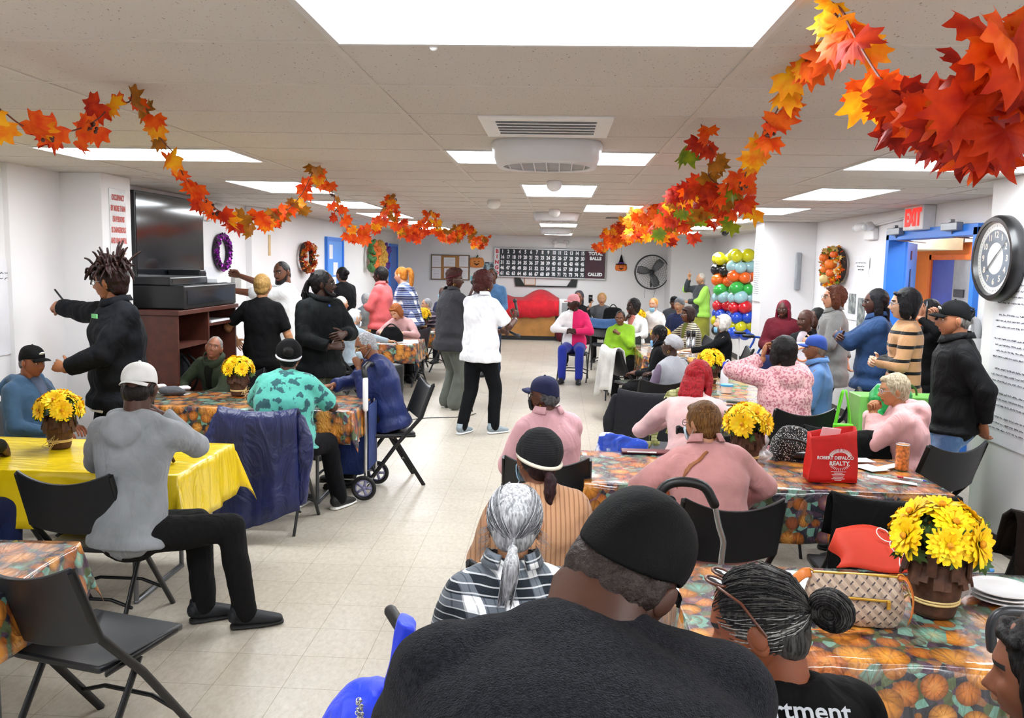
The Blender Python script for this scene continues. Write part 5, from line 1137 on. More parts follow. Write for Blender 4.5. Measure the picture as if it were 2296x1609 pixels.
def pot_proto():
    t=D.objects.new('flower_pot',None); C.objects.link(t); r_=random.Random(4)
    obj('pot',G().lathe([(.001,0),(.048,0),(.052,.01),(.062,.07),(.068,.115),(.072,.135),(.066,.14),(.001,.138)],26),POT,t,smooth=True)
    g=G()
    for i in range(26):
        a=2*PI*i/26; rr=.066+r_.uniform(0,.012); g.bxr((math.cos(a)*rr,math.sin(a)*rr,.118+r_.uniform(-.01,.03)),(.012,.003,.03),M.Rotation(a+PI/2,3,'Z')@M.Rotation(r_.uniform(-.4,.1),3,'X'))
    obj('paper_wrap',g,POT,t)
    g=G().torus((0,0,.038),.057,.0035,30,6).torus((0,0,.045),.058,.003,30,6)
    for k in range(7): g.sweep([(0,-.058,.042),(r_.uniform(-.04,.04),-.075,.06+r_.uniform(-.05,.02)),(r_.uniform(-.05,.05),-.08,.03-r_.uniform(0,.03))],.0016,5)
    obj('raffia_band',g,RAF,t,smooth=True)
    g=G()
    for i in range(44):
        a=r_.uniform(0,2*PI); e=r_.uniform(.1,1.3); d=V((math.cos(a)*math.cos(e),math.sin(a)*math.cos(e),math.sin(e))); p=V((0,0,.14))+V((d.x*.10,d.y*.10,d.z*.12))
        leaf(g,p,rrot(r_),.035,0,.3)
    for i in range(14):
        a=r_.uniform(0,2*PI); g.sweep([(0,0,.12),(math.cos(a)*.07,math.sin(a)*.07,.2),(math.cos(a)*.11,math.sin(a)*.11,.25)],.002,5)
    obj('foliage',g,GRN,t,smooth=True)
    D_=[]
    for e,n,off in ((1.45,1,0),(.85,4,.3),(.25,6,.0)):
        for i in range(n):
            a=2*PI*i/n+off+r_.uniform(-.15,.15); D_.append(V((math.cos(a)*math.cos(e),math.sin(a)*math.cos(e),math.sin(e))))
    first=None
    for k,d in enumerate(D_):
        p=V((d.x*.105,d.y*.105,.185+d.z*.095)); rot=d.to_track_quat('Z','Y').to_euler()
        if first is None:
            g=petals(r_,22,.008,.060,.0080,.06); g.join(petals(r_,19,.007,.052,.0075,.30)); g.join(petals(r_,14,.006,.036,.006,.62))
            f=obj('flower',g,PETM,t,loc=p,rot=rot); obj('flower_centre',G().ell((0,0,.010),(.009,.009,.007),12,7),CEN,f,smooth=True); first=f; KIDS[f.name]=[f.children[0]]
        else:
            f=copytree(first,t); f.location=p; f.rotation_euler=rot; s=r_.uniform(.9,1.1); f.scale=(s,s,s)
    return t
FP=pot_proto(); remember(FP); fpu=[0]
def flower_pot(label,x,y,z=.737,s=1.,rz=0):
    o=FP if not fpu[0] else copytree(FP); fpu[0]+=1; o.location=(x,y,z); o.scale=(s,s,s); o.rotation_euler=(0,0,rz); tag(o,label,'flower pot','pots of yellow daisies')
for i,(lab,px,py,z,s) in enumerate([('on the yellow plastic tablecloth',135,1003,.737,1.12),('on the pumpkin cloth beside the person in teal',535,886,.737,1.08),('on the glossy table behind the red hair',1592,858,.737,1.1),('behind the pink jacket, next to the red tote bag',1672,1040,.737,1.18),
 ('beside the patterned handbag, nearest the camera',2092,1372,.737,1.28),('on the table of the woman in the striped blouse',1480,788,.737,1.1)]): flower_pot('brown pot of yellow daisies '+lab,*at(px,py,z=z).xy,z,s,i*1.1)
for lab,x,y in (('on the far table by the white jacket',1.28,14.1),('on the farthest table below the wall fan',1.42,15.1),('on the far left table by the stripes',-2.15,13.9)): flower_pot('brown pot of yellow daisies '+lab,x,y,.737,1.15,x)
# ---------------------------------------------------------------- left wall
paper=mat('#e4e3e8',rough=.6,var=.02,name='paper'); ink=mat('#4a4b55',rough=.8,var=0,name='ink'); gold=mat('#c9a24a',rough=.3,metal=1,var=0,name='gold'); silver=mat('#b9bbbf',rough=.25,metal=1,var=.02,name='silver')
def scribble(name,parent,m,o,ux,uy,rows,seed,th=.0016,h=.008,amp=.5):
    """rows: (start, end, baseline) on a plane through o with axes ux, uy; wavy pen lines"""
    r_=random.Random(seed); g=G(); n_=ux.cross(uy)*.0015
    for x0,x1,y in rows:
        x=x0
        while x<x1:
            wl=r_.uniform(.03,.07)*h/.012+.0; pts=[]; k=max(4,int(wl/(h*.35)))
            for i in range(k+1):
                pts.append(o+ux*(x+wl*i/k)+uy*(y+(r_.uniform(-1,1)*amp)*h)+n_)
            g.sweep(pts,th,4,round_=False); x+=wl+h*1.2
    return obj(name,g,m,parent)
def wallpaper(label,c0,c1,X_,sgn,name='wall_paper',m=None,cat='paper'):
    """thin sheet on a side wall: c0,c1 = (y,z) corners"""
    g=G().box(min(X_,X_+sgn*.003),max(X_,X_+sgn*.003),c0[0],c1[0],c0[1],c1[1]); o=obj(name,g,m or paper); return tag(o,label,cat)
wp=wallpaper('large white flip chart sheet with handwriting on the left wall',(5.25,1.12),(6.55,1.80),XL+.005,1,'flip_chart_sheet')
scribble('handwriting',wp,ink,V((XL+.009,5.3,0)),V((0,1,0)),V((0,0,1)),[(.5,.98,1.70),(.55,.95,1.66),(.75,1.1,1.60),(.8,1.05,1.55)],1,.002,.014)
sg=thing('occupancy_sign','clear framed occupancy notice with red capitals on the pillar','sign',(-3.53,6.86,2.06))
obj('sign_board',G().box(0,.006,-.13,.13,-.36,.30),mat('#dfe0e2',rough=.15,var=.01,name='acrylic'),sg,bevel=.002)
redink=mat('#c8554a',rough=.6,var=0,name='red_ink')
for i,(s,z) in enumerate((('OCCUPANCY',.23),('BY MORE THAN',.145),('150 PERSONS',.06),('IS DANGEROUS',-.025),('AND UNLAWFUL',-.11))): text('sign_lettering',s,.062,redink,sg,(.008,0,z),(R(90),0,R(90)),.0005,'CENTER',sx=.52,off=.002)
obj('small_lettering',G().box(.006,.008,.0,.11,-.215,-.208).box(.006,.008,-.05,.08,-.235,-.229),mat('#c07a50',rough=.6,name='fine_print'),sg)
tv=thing('wall_television','large black glossy screen on the left wall reflecting the ceiling lights','television',(XL,8.45,1.98))
obj('screen_body',G().box(.05,.10,-.76,.76,-.46,.44),mat('#0e0f12',rough=.3,name='tv_body'),tv,bevel=.006); obj('screen_glass',G().box(.1,.104,-.74,.74,-.44,.42),mat('#1a1b20',rough=.10,spec=1.,var=0,name='tv_glass'),tv)
obj('wall_bracket',G().box(0,.05,-.2,.2,-.15,.15),black,tv)
def emergency(label,loc,rz,cond=False):
    t=thing('emergency_light',label,'emergency light',loc,R(rz),'emergency lights')   # local +y out of the wall
    obj('housing',G().box(-.15,.15,0,.06,-.07,.06),white,t,bevel=.012)
    for s in (-1,1):
        g=G(); g.sweep([(s*.10,.05,.06),(s*.12,.09,.09),(s*.15,.14,.07)],[.035,.045,.05],14); l=obj('lamp_head',g,white,t,smooth=True); obj('lens',G().ell((s*.158,.155,.066),.043,12,8),mat('#d6d8da',rough=.1,var=0,name='lens'),l,smooth=True)
emergency('twin head emergency light on the left wall beside the screen',(XL,9.48,2.30),-90); emergency('twin head emergency light above the bingo board',(.06,YB,2.26),180); emergency('twin head emergency light between the wreath and the EXIT sign',(XR,10.2,2.24),90)
emergency('small emergency light high on the left wall before the blue door',(XL-.002,15.9,2.25),-90)
def wreath(label,X_,y,z,sy,sz,sgn,mats,n,size,seed,kind='leaf',depth=.09):
    t=thing('wreath',label,'wreath',(X_,y,z),0); r_=random.Random(seed)
    g=G().torus((sgn*depth*.5,0,0),1,.035/.2,36,8,M.Rotation(R(90),3,'Y')); g.v=[(sgn*depth*.5+(v[0]-sgn*depth*.5)*.2,v[1]*sy,v[2]*sz) for v in g.v]; obj('hanging_ring',g,mat('#2a1f1a',rough=.9,bump=.8,bs=60,name='twig') if kind!='tinsel' else mats[0],t,smooth=True)
    g=G(); 
    for i in range(n):
        a=r_.uniform(0,2*PI); rr=1+r_.uniform(-.16,.16); p=V((sgn*(depth*.5+r_.uniform(0,depth*.6)),math.cos(a)*sy*rr,math.sin(a)*sz*rr))
        if kind=='leaf': leaf(g,p,rrot(r_),size*r_.uniform(.6,1.2),r_.randrange(len(mats)),.4)
        else: g.bxr(p,(size*.5,size*.05,size*.6),rrot(r_),r_.randrange(len(mats)))
    obj('tinsel' if kind=='tinsel' else 'leaves',g,mats,t); return t,r_
PUR=[mat('#1a0a20',rough=.5,name='dark_tinsel'),mat('#8a1fa0',rough=.2,metal=.8,var=.1,name='purple_foil'),mat('#d64fe8',rough=.15,metal=.6,var=0,name='bright_foil')]
wreath('purple and black tinsel wreath on the left wall',XL,9.9,1.89,.20,.185,1,PUR,900,.022,1,'tinsel',.06)
wreath('autumn leaf wreath on the left wall beyond the tinsel wreath',XL,13.15,1.85,.26,.20,1,[LM[0],LM[5],LM[3],LM[1],mat('#d9a05a',rough=.6,name='tan_leaf')],190,.05,2,'leaf',.14)
tag(obj('paint_stir_stick',G().box(XL-.002,XL+.01,11.60,11.68,1.86,2.14),mat('#d8b98a',rough=.7,name='wood_strip')),'thin wooden strip with a red tip on the left wall','stick')
cd=thing('corn_decoration','hanging bunch of coloured corn, gourds and purple ribbon on the left wall','wall decoration',(XL,18.3,2.1)); r_=random.Random(5); obj('hanging_wire',G().sweep([(.02,-.8,.1),(.03,0,.13),(.02,.8,.1)],.006,5),VN,cd)
for k,(y,c,c2,n) in enumerate(((-.75,'#3d6a34','#6a8a3a',9),(-.4,'#e06a20','#4a5a2a',10),(-.02,'#c8963c','#8a5a24',16),(.35,'#d8a84a','#b0702c',14),(.75,'#5a2f8a','#3a1f5a',14))):
    g=G()
    for i in range(n): g.ell((.115+r_.uniform(0,.04),y+r_.uniform(-.17,.17),.05-.55*i/n+r_.uniform(-.04,.04)),(.045,.10,.075),8,6,rrot(r_))
    obj('corn_cob',g,[mat(c,rough=.6,var=.3,vs=30,name='corn')],cd,smooth=True)
for y,z,w_,h_ in ((14.75,1.95,.22,.24),(15.05,1.66,.3,.22),(14.95,1.42,.3,.2),(15.1,1.2,.3,.22)): tag(obj('door_notice',G().box(XL+.03,XL+.034,y-w_/2,y+w_/2,z-h_/2,z+h_/2),paper),'small paper notice taped to the blue door','paper','notices on the blue door')
tag(obj('wall_box',G().box(XL,XL+.05,10.25,10.45,1.42,1.62),mat('#a9a7a2',rough=.5,name='box_metal'),bevel=.01),'small beige thermostat box under the tinsel wreath','thermostat')
ng=mat('#dfe0e6',rough=.5,var=.02,name='note'); tag(obj('wall_paper',G().box(XL,XL+.003,9.2,9.9,1.25,1.72),ng),'pale paper sheet under the tinsel wreath','paper')
# media cabinet with equipment
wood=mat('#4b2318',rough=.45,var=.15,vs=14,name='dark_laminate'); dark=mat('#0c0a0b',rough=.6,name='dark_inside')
mc=thing('media_cabinet','dark brown open cabinet standing against the left wall','cabinet',(-3.53,7.80,0))
g=G(); g.box(-.35,.35,-.67,-.64,0,1.34).box(-.35,.35,.64,.67,0,1.34).box(-.36,.37,-.69,.69,1.34,1.38).box(-.35,.35,-.65,.65,.03,.06).box(-.35,-.33,-.65,.65,.03,1.34); obj('cabinet_body',g,wood,mc,bevel=.004)
obj('divider',G().box(-.32,.345,-.015,.015,.06,1.34),wood,mc)
for y0,y1,z in ((-.64,-.015,1.05),(.015,.64,1.20),(-.64,.64,.55)): obj('shelf',G().box(-.32,.335,y0,y1,z,z+.025),wood,mc)
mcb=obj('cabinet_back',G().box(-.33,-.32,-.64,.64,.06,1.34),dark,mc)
for lab,x,y,z,a,b,c,col,nm in (('wide black receiver on the media cabinet',-3.50,7.85,1.385,.33,.60,.20,'#0d0e10','receiver'),('black amplifier stacked on the receiver',-3.55,7.65,1.587,.26,.40,.07,'#131417','amplifier'),('small white box on the black equipment',-3.30,8.20,1.587,.10,.12,.05,'#dcdde0','box'),('dark projector behind the white box on the equipment',-3.62,8.36,1.587,.16,.07,.12,'#101114','projector')):
    t=thing(nm,lab,nm,(x,y,z)); m=mat(col,rough=.35,name=nm)
    obj(nm+'_case',G().box(-a,a,-b,b,0,c),m,t,bevel=.01); obj('front_panel',G().box(a,a+.004,-b*.9,b*.9,c*.2,c*.8),mat('#1d1f24' if nm!='box' else '#eceef2',rough=.2,name='panel'),t)
bg=thing('duffel_bag','small dark teal bag on top of the black equipment','bag',(-3.45,8.62,1.39)); remesh(obj('bag_body',G().ell((0,0,.06),(.16,.20,.075),14,9),cloth('#123a4c'),bg,smooth=True),.02); obj('bag_strap',G().sweep([(0,-.15,.11),(0,0,.17),(0,.15,.11)],.01,6),cloth('#0d2633'),bg,smooth=True)
bk=thing('backpack','black backpack in the lower left compartment of the cabinet','backpack',(-3.38,7.5,.58)); remesh(obj('pack_body',G().ell((0,0,.2),(.14,.2,.22),14,9),cloth('#121318'),bk,smooth=True),.02,.02)
for s in (-1,1): obj('shoulder_strap',G().sweep(curvepts([(.10,s*.06,.38),(.17,s*.08,.3),(.17,s*.08,.15),(.12,s*.07,.05)],4),(.012),8),cloth('#1f2126'),bk,smooth=True)
tag(obj('paper_stack',G().box(-3.6,-3.2,7.9,8.35,1.227,1.245),paper),'sheaf of white paper on the right cabinet shelf','paper')
# ---------------------------------------------------------------- back wall
cb=thing('cork_board','brown cork board with white notices on the back wall','notice board',(-2.62,YB-.02,1.67)); fm=mat('#5e5a55',rough=.4,metal=.4,name='board_frame')
obj('cork',G().box(-.46,.46,-.01,.01,-.3,.3),mat('#a87a4c',rough=.9,var=.15,vs=60,name='cork'),cb); obj('frame',G().box(-.48,.48,-.02,.02,.29,.31).box(-.48,.48,-.02,.02,-.31,-.29).box(-.48,-.46,-.02,.02,-.31,.31).box(.46,.48,-.02,.02,-.31,.31),fm,cb)
for x,z,w_,h_ in ((-.34,.14,.11,.14),(-.34,-.15,.11,.13),(-.02,.13,.14,.11),(-.03,-.14,.12,.12),(.33,.15,.11,.13),(.33,-.14,.11,.14)):
    n_=obj('notice',G().box(x-w_,x+w_,-.016,-.012,z-h_,z+h_),paper,cb); scribble('print_lines',n_,ink,V((x-w_*.7,-.017,z)),V((1,0,0)),V((0,0,1)),[(0,w_*1.3,h_*q) for q in (.6,.3,0,-.3,-.6)],int(x*100)+7,.0012,.010)
bb_=thing('bingo_board','long black bingo number board with red letters on the back wall','bingo board',(-.19,YB-.06,1.81)); bb_.rotation_euler=(0,R(.5),0)
obj('board_case',G().box(-1.36,1.36,-.02,.045,-.36,.36),mat('#c9cacc',rough=.35,metal=.5,name='aluminium'),bb_,bevel=.01); obj('number_panel',G().box(-1.22,1.08-.0-.02-.0,-.026,-.02,-.33,.33),mat('#1a242c',rough=.35,name='board_black'),bb_)
obj('letter_strip',G().box(-1.34,-1.225,-.026,-.02,-.33,.33),paper,bb_); obj('total_panel',G().box(.87,1.345,-.028,-.02,-.33,.33),mat('#3d1426',rough=.25,name='maroon_panel'),bb_)
wt=mat('#f2f4f6',rough=.5,var=0,name='white_print'); rd=mat('#c62430',rough=.5,var=0,name='red_print')
for r in range(5):
    z=.262-.131*r; text('board_letter','BINGO'[r],.125,rd,bb_,(-1.283,-.028,z),(R(90),0,0),.0005,'CENTER',off=.006)
    for c in range(15): text('board_number',str(r*15+c+1),.118,wt,bb_,(-1.15+.139*c,-.028,z),(R(90),0,0),.0005,'CENTER',sx=.78,off=.005,space=.9)
for s,z in (('TOTAL',.265),('BALLS',.150),('CALLED',-.235)): text('board_word',s,.105,wt,bb_,(1.108,-.03,z),(R(90),0,0),.0005,'CENTER',sx=1.0 if s!='CALLED' else .92,off=.006)
br=thing('television_bracket','empty black television bracket below the bingo board','bracket',(-.27,YB,1.36)); g=G()
g.box(-.74,.74,-.05,-.02,-.115,-.09); obj('cross_rail',g,black,br)
for s in (-1,1): obj('bracket_arm',G().add([(s*.78,-.06,.14),(s*.66,-.06,.14),(s*.5,-.06,-.11),(s*.74,-.06,-.11),(s*.78,-.01,.14),(s*.66,-.01,.14),(s*.5,-.01,-.11),(s*.74,-.01,-.11)],[(0,1,2,3),(7,6,5,4),(0,4,5,1),(1,5,6,2),(2,6,7,3),(3,7,4,0)]),black,br)
ct=thing('framed_certificate','small framed certificate under the bingo board','certificate',(-.66,YB-.015,1.38)); obj('certificate_sheet',G().box(-.12,.12,-.006,.0,-.09,.09),mat('#ddd0c8',rough=.5,name='certificate'),ct); obj('certificate_frame',G().box(-.14,.14,-.004,.01,-.11,.11),mat('#a9764e',rough=.4,name='wood_frame'),ct)
def pumpkin_flat(label,x,z,w_,h_,witch=False,tin=False):
    t=thing('pumpkin_decoration',label,'wall decoration',(x,YB,z)); om=mat('#e8731c' if not tin else '#d98436',rough=.35,var=.2 if tin else .03,vs=60,name='orange_felt')
    g=G()
    for i in range(-2,3): g.ell((i*w_*.2,-.03,0),(w_*.2,.025,h_*.5*(1-.06*abs(i))),14,8)
    obj('pumpkin',g,om,t,smooth=True); f=mat('#1a0f0a',rough=.7,name='face_black')
    for s in (-1,1): obj('eye_shape',G().add([(s*w_*.18-.02,-.058,h_*.06),(s*w_*.18+.02,-.058,h_*.06),(s*w_*.18,-.058,h_*.16)],[(0,1,2)]),f,t)
    obj('mouth_shape',G().sweep([(-w_*.2,-.056,-h_*.08),(0,-.060,-h_*.2),(w_*.2,-.056,-h_*.08)],[.008,.018,.008],8),f,t,smooth=True)
    if witch:
        obj('witch_hat',G().lathe([(.14,0),(.13,.012),(.07,.02),(.045,.10),(.02,.19),(.003,.24)],16,(0,-.03,h_*.38)),cloth('#14121c'),t,smooth=True); obj('hat_ribbon',G().lathe([(.079,.02),(.066,.055)],16,(0,-.03,h_*.38),cap=False),mat('#5a2a8a',rough=.6,name='purple_ribbon'),t,smooth=True)
    else: obj('stem',G().sweep([(0,-.03,h_*.45),(.02,-.03,h_*.62)],.018,8),GRN,t,smooth=True)
    obj('hanging_cord',G().sweep([(0,-.01,h_*.5),(0,-.01,h_*.5+(.42 if witch else .18))],.002,4),ink,t)
pumpkin_flat('tinsel jack-o-lantern hanging on the back wall left of the bingo board',-1.97,1.80,.30,.27,tin=True); pumpkin_flat('jack-o-lantern in a black witch hat on the back wall',1.545,1.75,.24,.19,witch=True)
tag(obj('poster',G().box(-1.82,-1.5,YB-.01,YB+.002,1.56,1.82),cloth('#9fb4bd',pat=P_noise('#a9bfc8','#4a5560',12,.45,.55),fold=0.,weave=0.,rough=.4)),'small pale blue photo poster beside the tinsel jack-o-lantern','poster')
tag(obj('sticky_note',G().box(-2.12,-2.02,YB-.008,YB+.002,1.37,1.47),mat('#7fd8e6',rough=.6,name='cyan_note')),'cyan sticky note on the back wall','note')
# wall fan
wf_=thing('wall_fan','large round black wire wall fan on the back wall','fan',(2.27,YB-.22,1.655)); bk_=mat('#3a3b3e',rough=.4,metal=.4,name='fan_wire'); g=G()
for r0 in (.41,.395): g.torus((0,0 if r0>.4 else -.08,0),r0,.010,44,6,M.Rotation(R(90),3,'X'))
for k in range(7): g.torus((0,-.10+.004*k,0),.06+.05*k,.002,36,4,M.Rotation(R(90),3,'X'))
for k in range(30):
    a=2*PI*k/30; g.sweep([(.04*math.cos(a),-.12,.04*math.sin(a)),(.25*math.cos(a+.3),-.11,.25*math.sin(a+.3)),(.41*math.cos(a+.5),-.03,.41*math.sin(a+.5))],.0022,4)
obj('fan_cage',g,bk_,wf_,smooth=True)
for k in range(3):
    a=R(50+120*k); c,s=math.cos(a),math.sin(a); g=G(); rs=[]
    for t_,w_ in ((.05,.04),(.15,.085),(.28,.10),(.36,.07)): rs.append([(c*t_-s*u,-.04+.03*u/w_*.5+.02*(u>0),s*t_+c*u) for u in (-w_,-w_*.4,w_*.4,w_)])
    b_=G().rings(rs,closed=False); o=obj('fan_blade',b_,mat('#77797d',rough=.4,metal=.5,name='blade_metal'),wf_,smooth=True); o.modifiers.new('s','SOLIDIFY').thickness=.004
obj('motor',G().sweep([(0,-.06,0),(0,.12,0)],.05,14),bk_,wf_,smooth=True); obj('wall_mount',G().box(-.03,.03,.1,.22,-.08,.06).sweep([(0,.1,-.04),(0,.1,-.35)],.02,8),bk_,wf_,smooth=True); obj('pull_cord',G().sweep([(-.15,-.02,-.38),(-.16,-.02,-.62)],.004,5).sweep([(.1,-.02,-.38),(.05,-.02,-.66),(.12,-.02,-.62)],.004,5),ink,wf_,smooth=True)
# wooden cabinet with red cover
ok=mat('#a97436',rough=.45,var=.12,vs=6,name='oak_veneer'); cw=thing('wooden_cabinet','oak fronted low cabinet against the back wall','cabinet',(-.7,YB-.45,0)); obj('cabinet_body',G().box(-.68,.68,-.38,.38,.1,.92),ok,cw,bevel=.006); obj('plinth',G().box(-.67,.85,-.36,.36,0,.1),black,cw)
g=G(); rs=[]; n=28
for j,(yy,zf) in enumerate(((.34,1),(.1,1),(-.2,.6),(-.40,.05),(-.42,-.0),(-.43,-.16),(-.44,-.34))):
    row=[]
    for i in range(n+1):
        u=i/n; x=-.76+1.52*u; hump=.05+.20*max(0,math.sin(PI*min(1,max(0,(u-.42)/.58))))**1.2+.13*max(0,math.sin(PI*(1-min(1,u/.42)))) *0+.14*max(0,(1-u/.28)) ; z=.93+(hump*max(zf,0) if zf>=0 else zf+.012*math.sin(9*u*PI)+(-.06*math.sin(PI*u*1.0)))
        row.append((x,yy-.012*math.sin(14*u)*(zf<0),z))
    rs.append(row)
g.rings(rs,closed=False); o=obj('red_cover',g,cloth('#c81e2c',fold=.9),None,smooth=True,loc=(-.7,YB-.45,0)); o.modifiers.new('s','SOLIDIFY').thickness=.004; tag(o,'red cloth thrown over the oak cabinet','cloth')
ap=thing('white_appliance','white portable machine standing right of the oak cabinet','appliance',(.33,YB-.5,0)); obj('appliance_body',G().box(-.27,.27,-.28,.3,.02,.98),white,ap,bevel=.03); obj('vent_panel',G().box(-.2,.2,-.295,-.28,.6,.9),mat('#8d8f92',rough=.4,name='vent_grey'),ap); obj('socket_plate',G().box(-.05,.03,-.30,-.28,.5,.58),black,ap)
bs=thing('tote_bag','dark maroon bag on the floor against the white machine','bag',(.15,20.25,0)); remesh(obj('bag_body',G().ell((0,0,.22),(.17,.12,.24),14,9),cloth('#5a1a24'),bs,smooth=True),.03,.03)
# ---------------------------------------------------------------- balloon columns
BCOL={'y':'#d6d014','w':'#9fc9d0','o':'#f0661c','g':'#37b14a','r':'#d8202c','b':'#1f4fd0','k':'#14151a'}
def balloon(label,col,x,y,z,r,dr):
    t=obj('balloon',G().ell((0,0,0),(r,r,r*1.08),18,13,M.Rotation(R(70),3,dr)),mat(BCOL[col],rough=.18,coat=.5,var=.02,name='latex'),None,smooth=True,loc=(x,y,z)); tag(t,label,'balloon','balloon column'); return t
NMC={'y':'yellow','w':'pale blue','o':'orange','g':'green','r':'red','b':'blue','k':'black'}
for ci,(bx0,rows) in enumerate(((1625,[('y',582),('k',607),('o',630),('g',652),('w',668),('r',685),('b',705),('y',722),('k',742)]),(1662,[('y',575),('w',600),('o',622),('g',648),('w',668),('r',690),('b',712),('y',732),('b',748)]))):
    for ri,(c,py) in enumerate(rows):
        for k in range(4):
            a=R(45+90*k+30*ri); p=at(bx0,py,Y=14.6 if ci==0 else 13.9); r=.105 if k%2 else .095
            balloon(f"{NMC[c]} balloon in the {['left','right'][ci]} balloon column, row {['top','second','third','fourth','fifth','sixth','seventh','eighth','bottom'][ri]} from above",c,p.x+math.cos(a)*.12,p.y+math.sin(a)*.12,max(.13,p.z+.02*(k%2)),r,'XY'[k%2])
    p=at(bx0,660,Y=14.6 if ci==0 else 13.9); t=thing('balloon_stand',f"thin stand inside the {['left','right'][ci]} balloon column",'stand',(p.x,p.y,0)); obj('pole',G().sweep([(0,0,.02),(0,0,1.8)],.012,8),white,t); obj('base_plate',G().lathe([(.15,0),(.15,.02),(.02,.03)],20),white,t)
# ---------------------------------------------------------------- right wall
ex=thing('exit_sign','lit red EXIT sign above the blue doorway','exit sign',(XR-.08,8.82,2.345)); obj('sign_box',G().box(-.04,.08,-.24,.24,-.115,.12),mat('#dcdcde',rough=.35,name='exit_box'),ex,bevel=.008)
exr=emit('#f02418',1.1); text('exit_lettering','EXIT',.225,exr,ex,(-.045,.0,.0),(R(90),0,R(-90)),.002,'CENTER',sx=.82,off=.010)
tag(obj('conduit_pipe',G().sweep([(XR-.02,9.1,2.38),(XR-.02,10.15,2.33)],.012,8),white,None,smooth=True),'thin white conduit between the EXIT sign and the emergency light','pipe')
t_,r_=wreath('autumn wreath with small orange pumpkins on the right wall',XR+.015,11.3,1.87,.33,.21,-1,[LM[0],LM[3],LM[2],mat('#c9a860',rough=.6,name='straw_leaf'),LM[4]],190,.05,9,'leaf',.16)
for y,z,r,c in ((-.1,.02,.075,'#e87418'),(-.12,-.09,.06,'#e0661a'),(.1,-.17,.07,'#d8c080'),(.2,.1,.06,'#e06a1c'),(.15,-.05,.05,'#e87418'),(-.2,.14,.05,'#d8601a')):
    g=G()
    for i in range(8): a=i*PI/4; g.ell((math.cos(a)*r*.45,math.sin(a)*r*.45,0),(r*.6,r*.6,r*.8),10,7)
    o=obj('small_pumpkin',g,mat(c,rough=.5,name='mini_pumpkin'),t_,smooth=True,loc=(-.17,y,z)); obj('pumpkin_stem',G().sweep([(0,0,r*.6),(.01,0,r*1.1)],.01,6),GRN,o,smooth=True)
tag(obj('wall_alarm',G().box(XR-.05,XR,11.78,11.95,1.60,1.78),mat('#4a3a3c',rough=.4,name='alarm_body'),bevel=.01),'dark box on the right wall beside the autumn wreath','alarm')
wp=wallpaper('large white paper sheet on the right wall left of the doorway',(9.75,1.22),(10.95,1.85),XR-.005,-1); 
wp2=wallpaper('small handwritten note pinned above the white sheet on the right wall',(10.25,1.78),(10.75,1.97),XR-.009,-1); scribble('handwriting',wp2,ink,V((XR-.014,10.7,0)),V((0,-1,0)),V((0,0,1)),[(0,.35,1.91),(.05,.3,1.87),(.1,.3,1.83)],4,.002,.012)
ph=cloth('#8a8f88',pat=P_noise('#9aa09a','#3f4a50',14,.4,.6),fold=.0,weave=0,rough=.3)
for y,z,h in ((10.75,1.42,.12),(10.42,1.33,.17)): tag(obj('photograph',G().box(XR-.016,XR+.002,y-.12,y+.12,z-h,z+h),ph),f"{'upper small' if h<.15 else 'lower tall'} photograph on the right wall behind the standing women",'photograph')
tag(obj('wall_speaker_bar',G().box(3.32,3.40,12.33,12.4,1.52,2.05),mat('#8f9297',rough=.5,name='grey_bar'),bevel=.02),'narrow grey vertical bar on the pillar front','speaker')
pc=obj('paper_column',G().box(2.855,2.869,12.43,12.85,1.35,2.2),paper); tag(pc,'tall narrow printed paper on the side of the right pillar','paper'); 
scribble('print_lines',pc,ink,V((2.854,12.8,0)),V((0,-1,0)),V((0,0,1)),[(0,.3,2.15-.03*i) for i in range(24)],3,.0015,.008)
tag(obj('dome_camera',G().ell((0,0,0),(.07,.07,.06),14,9),mat('#3c3e42',rough=.2,name='camera_dome'),None,smooth=True,loc=(3.05,16.2,2.44)),'dark dome camera on the ceiling above the balloons','camera')
# clock
ck=thing('wall_clock','large round black-rimmed clock on the near right wall','clock',(2.97,5.95,1.93)); RY=M.Rotation(R(-90),3,'Y')
def RJ(g): return G().join(g,RY.to_4x4())
obj('clock_rim',RJ(G().lathe([(.0,0),(.27,0),(.285,.02),(.285,.075),(.27,.10),(.245,.10),(.235,.07),(.0,.068)],48)),mat('#0c0c0e',rough=.3,name='black_rim'),ck,smooth=True,ang=50)
df_=obj('dial',RJ(G().lathe([(0,.069),(.236,.069),(.236,.071),(0,.071)],48)),mat('#e6e6e2',rough=.4,var=.01,name='dial_white'),ck); obj('dial_band',RJ(G().lathe([(.105,.0715),(.105,.0725),(.19,.0725),(.19,.0715)],48,cap=False)),mat('#4d5b6c',rough=.4,var=.25,vs=5,name='dial_band'),df_)
obj('dial_glass',RJ(G().lathe([(0,.095),(.24,.095),(.24,.097),(0,.097)],48)),N('clear_glass').set(rough=.05,alpha=.07).m,ck)
for i in range(1,13):
    a=R(90-30*i); text('numeral',str(i),.058,mat('#e9dccb',rough=.5,var=0,name='numeral'),ck,(-.074,-math.cos(a)*.155,math.sin(a)*.155),(R(90),0,R(-90)),.0006,'CENTER',off=.001)
g=G()
for i in range(60): a=R(6*i); g.bxr((math.cos(a)*.215,math.sin(a)*.215,.0722),(.008 if i%5==0 else .004,.0012,.0006),M.Rotation(a,3,'Z'))
obj('minute_marks',RJ(g),ink,df_)
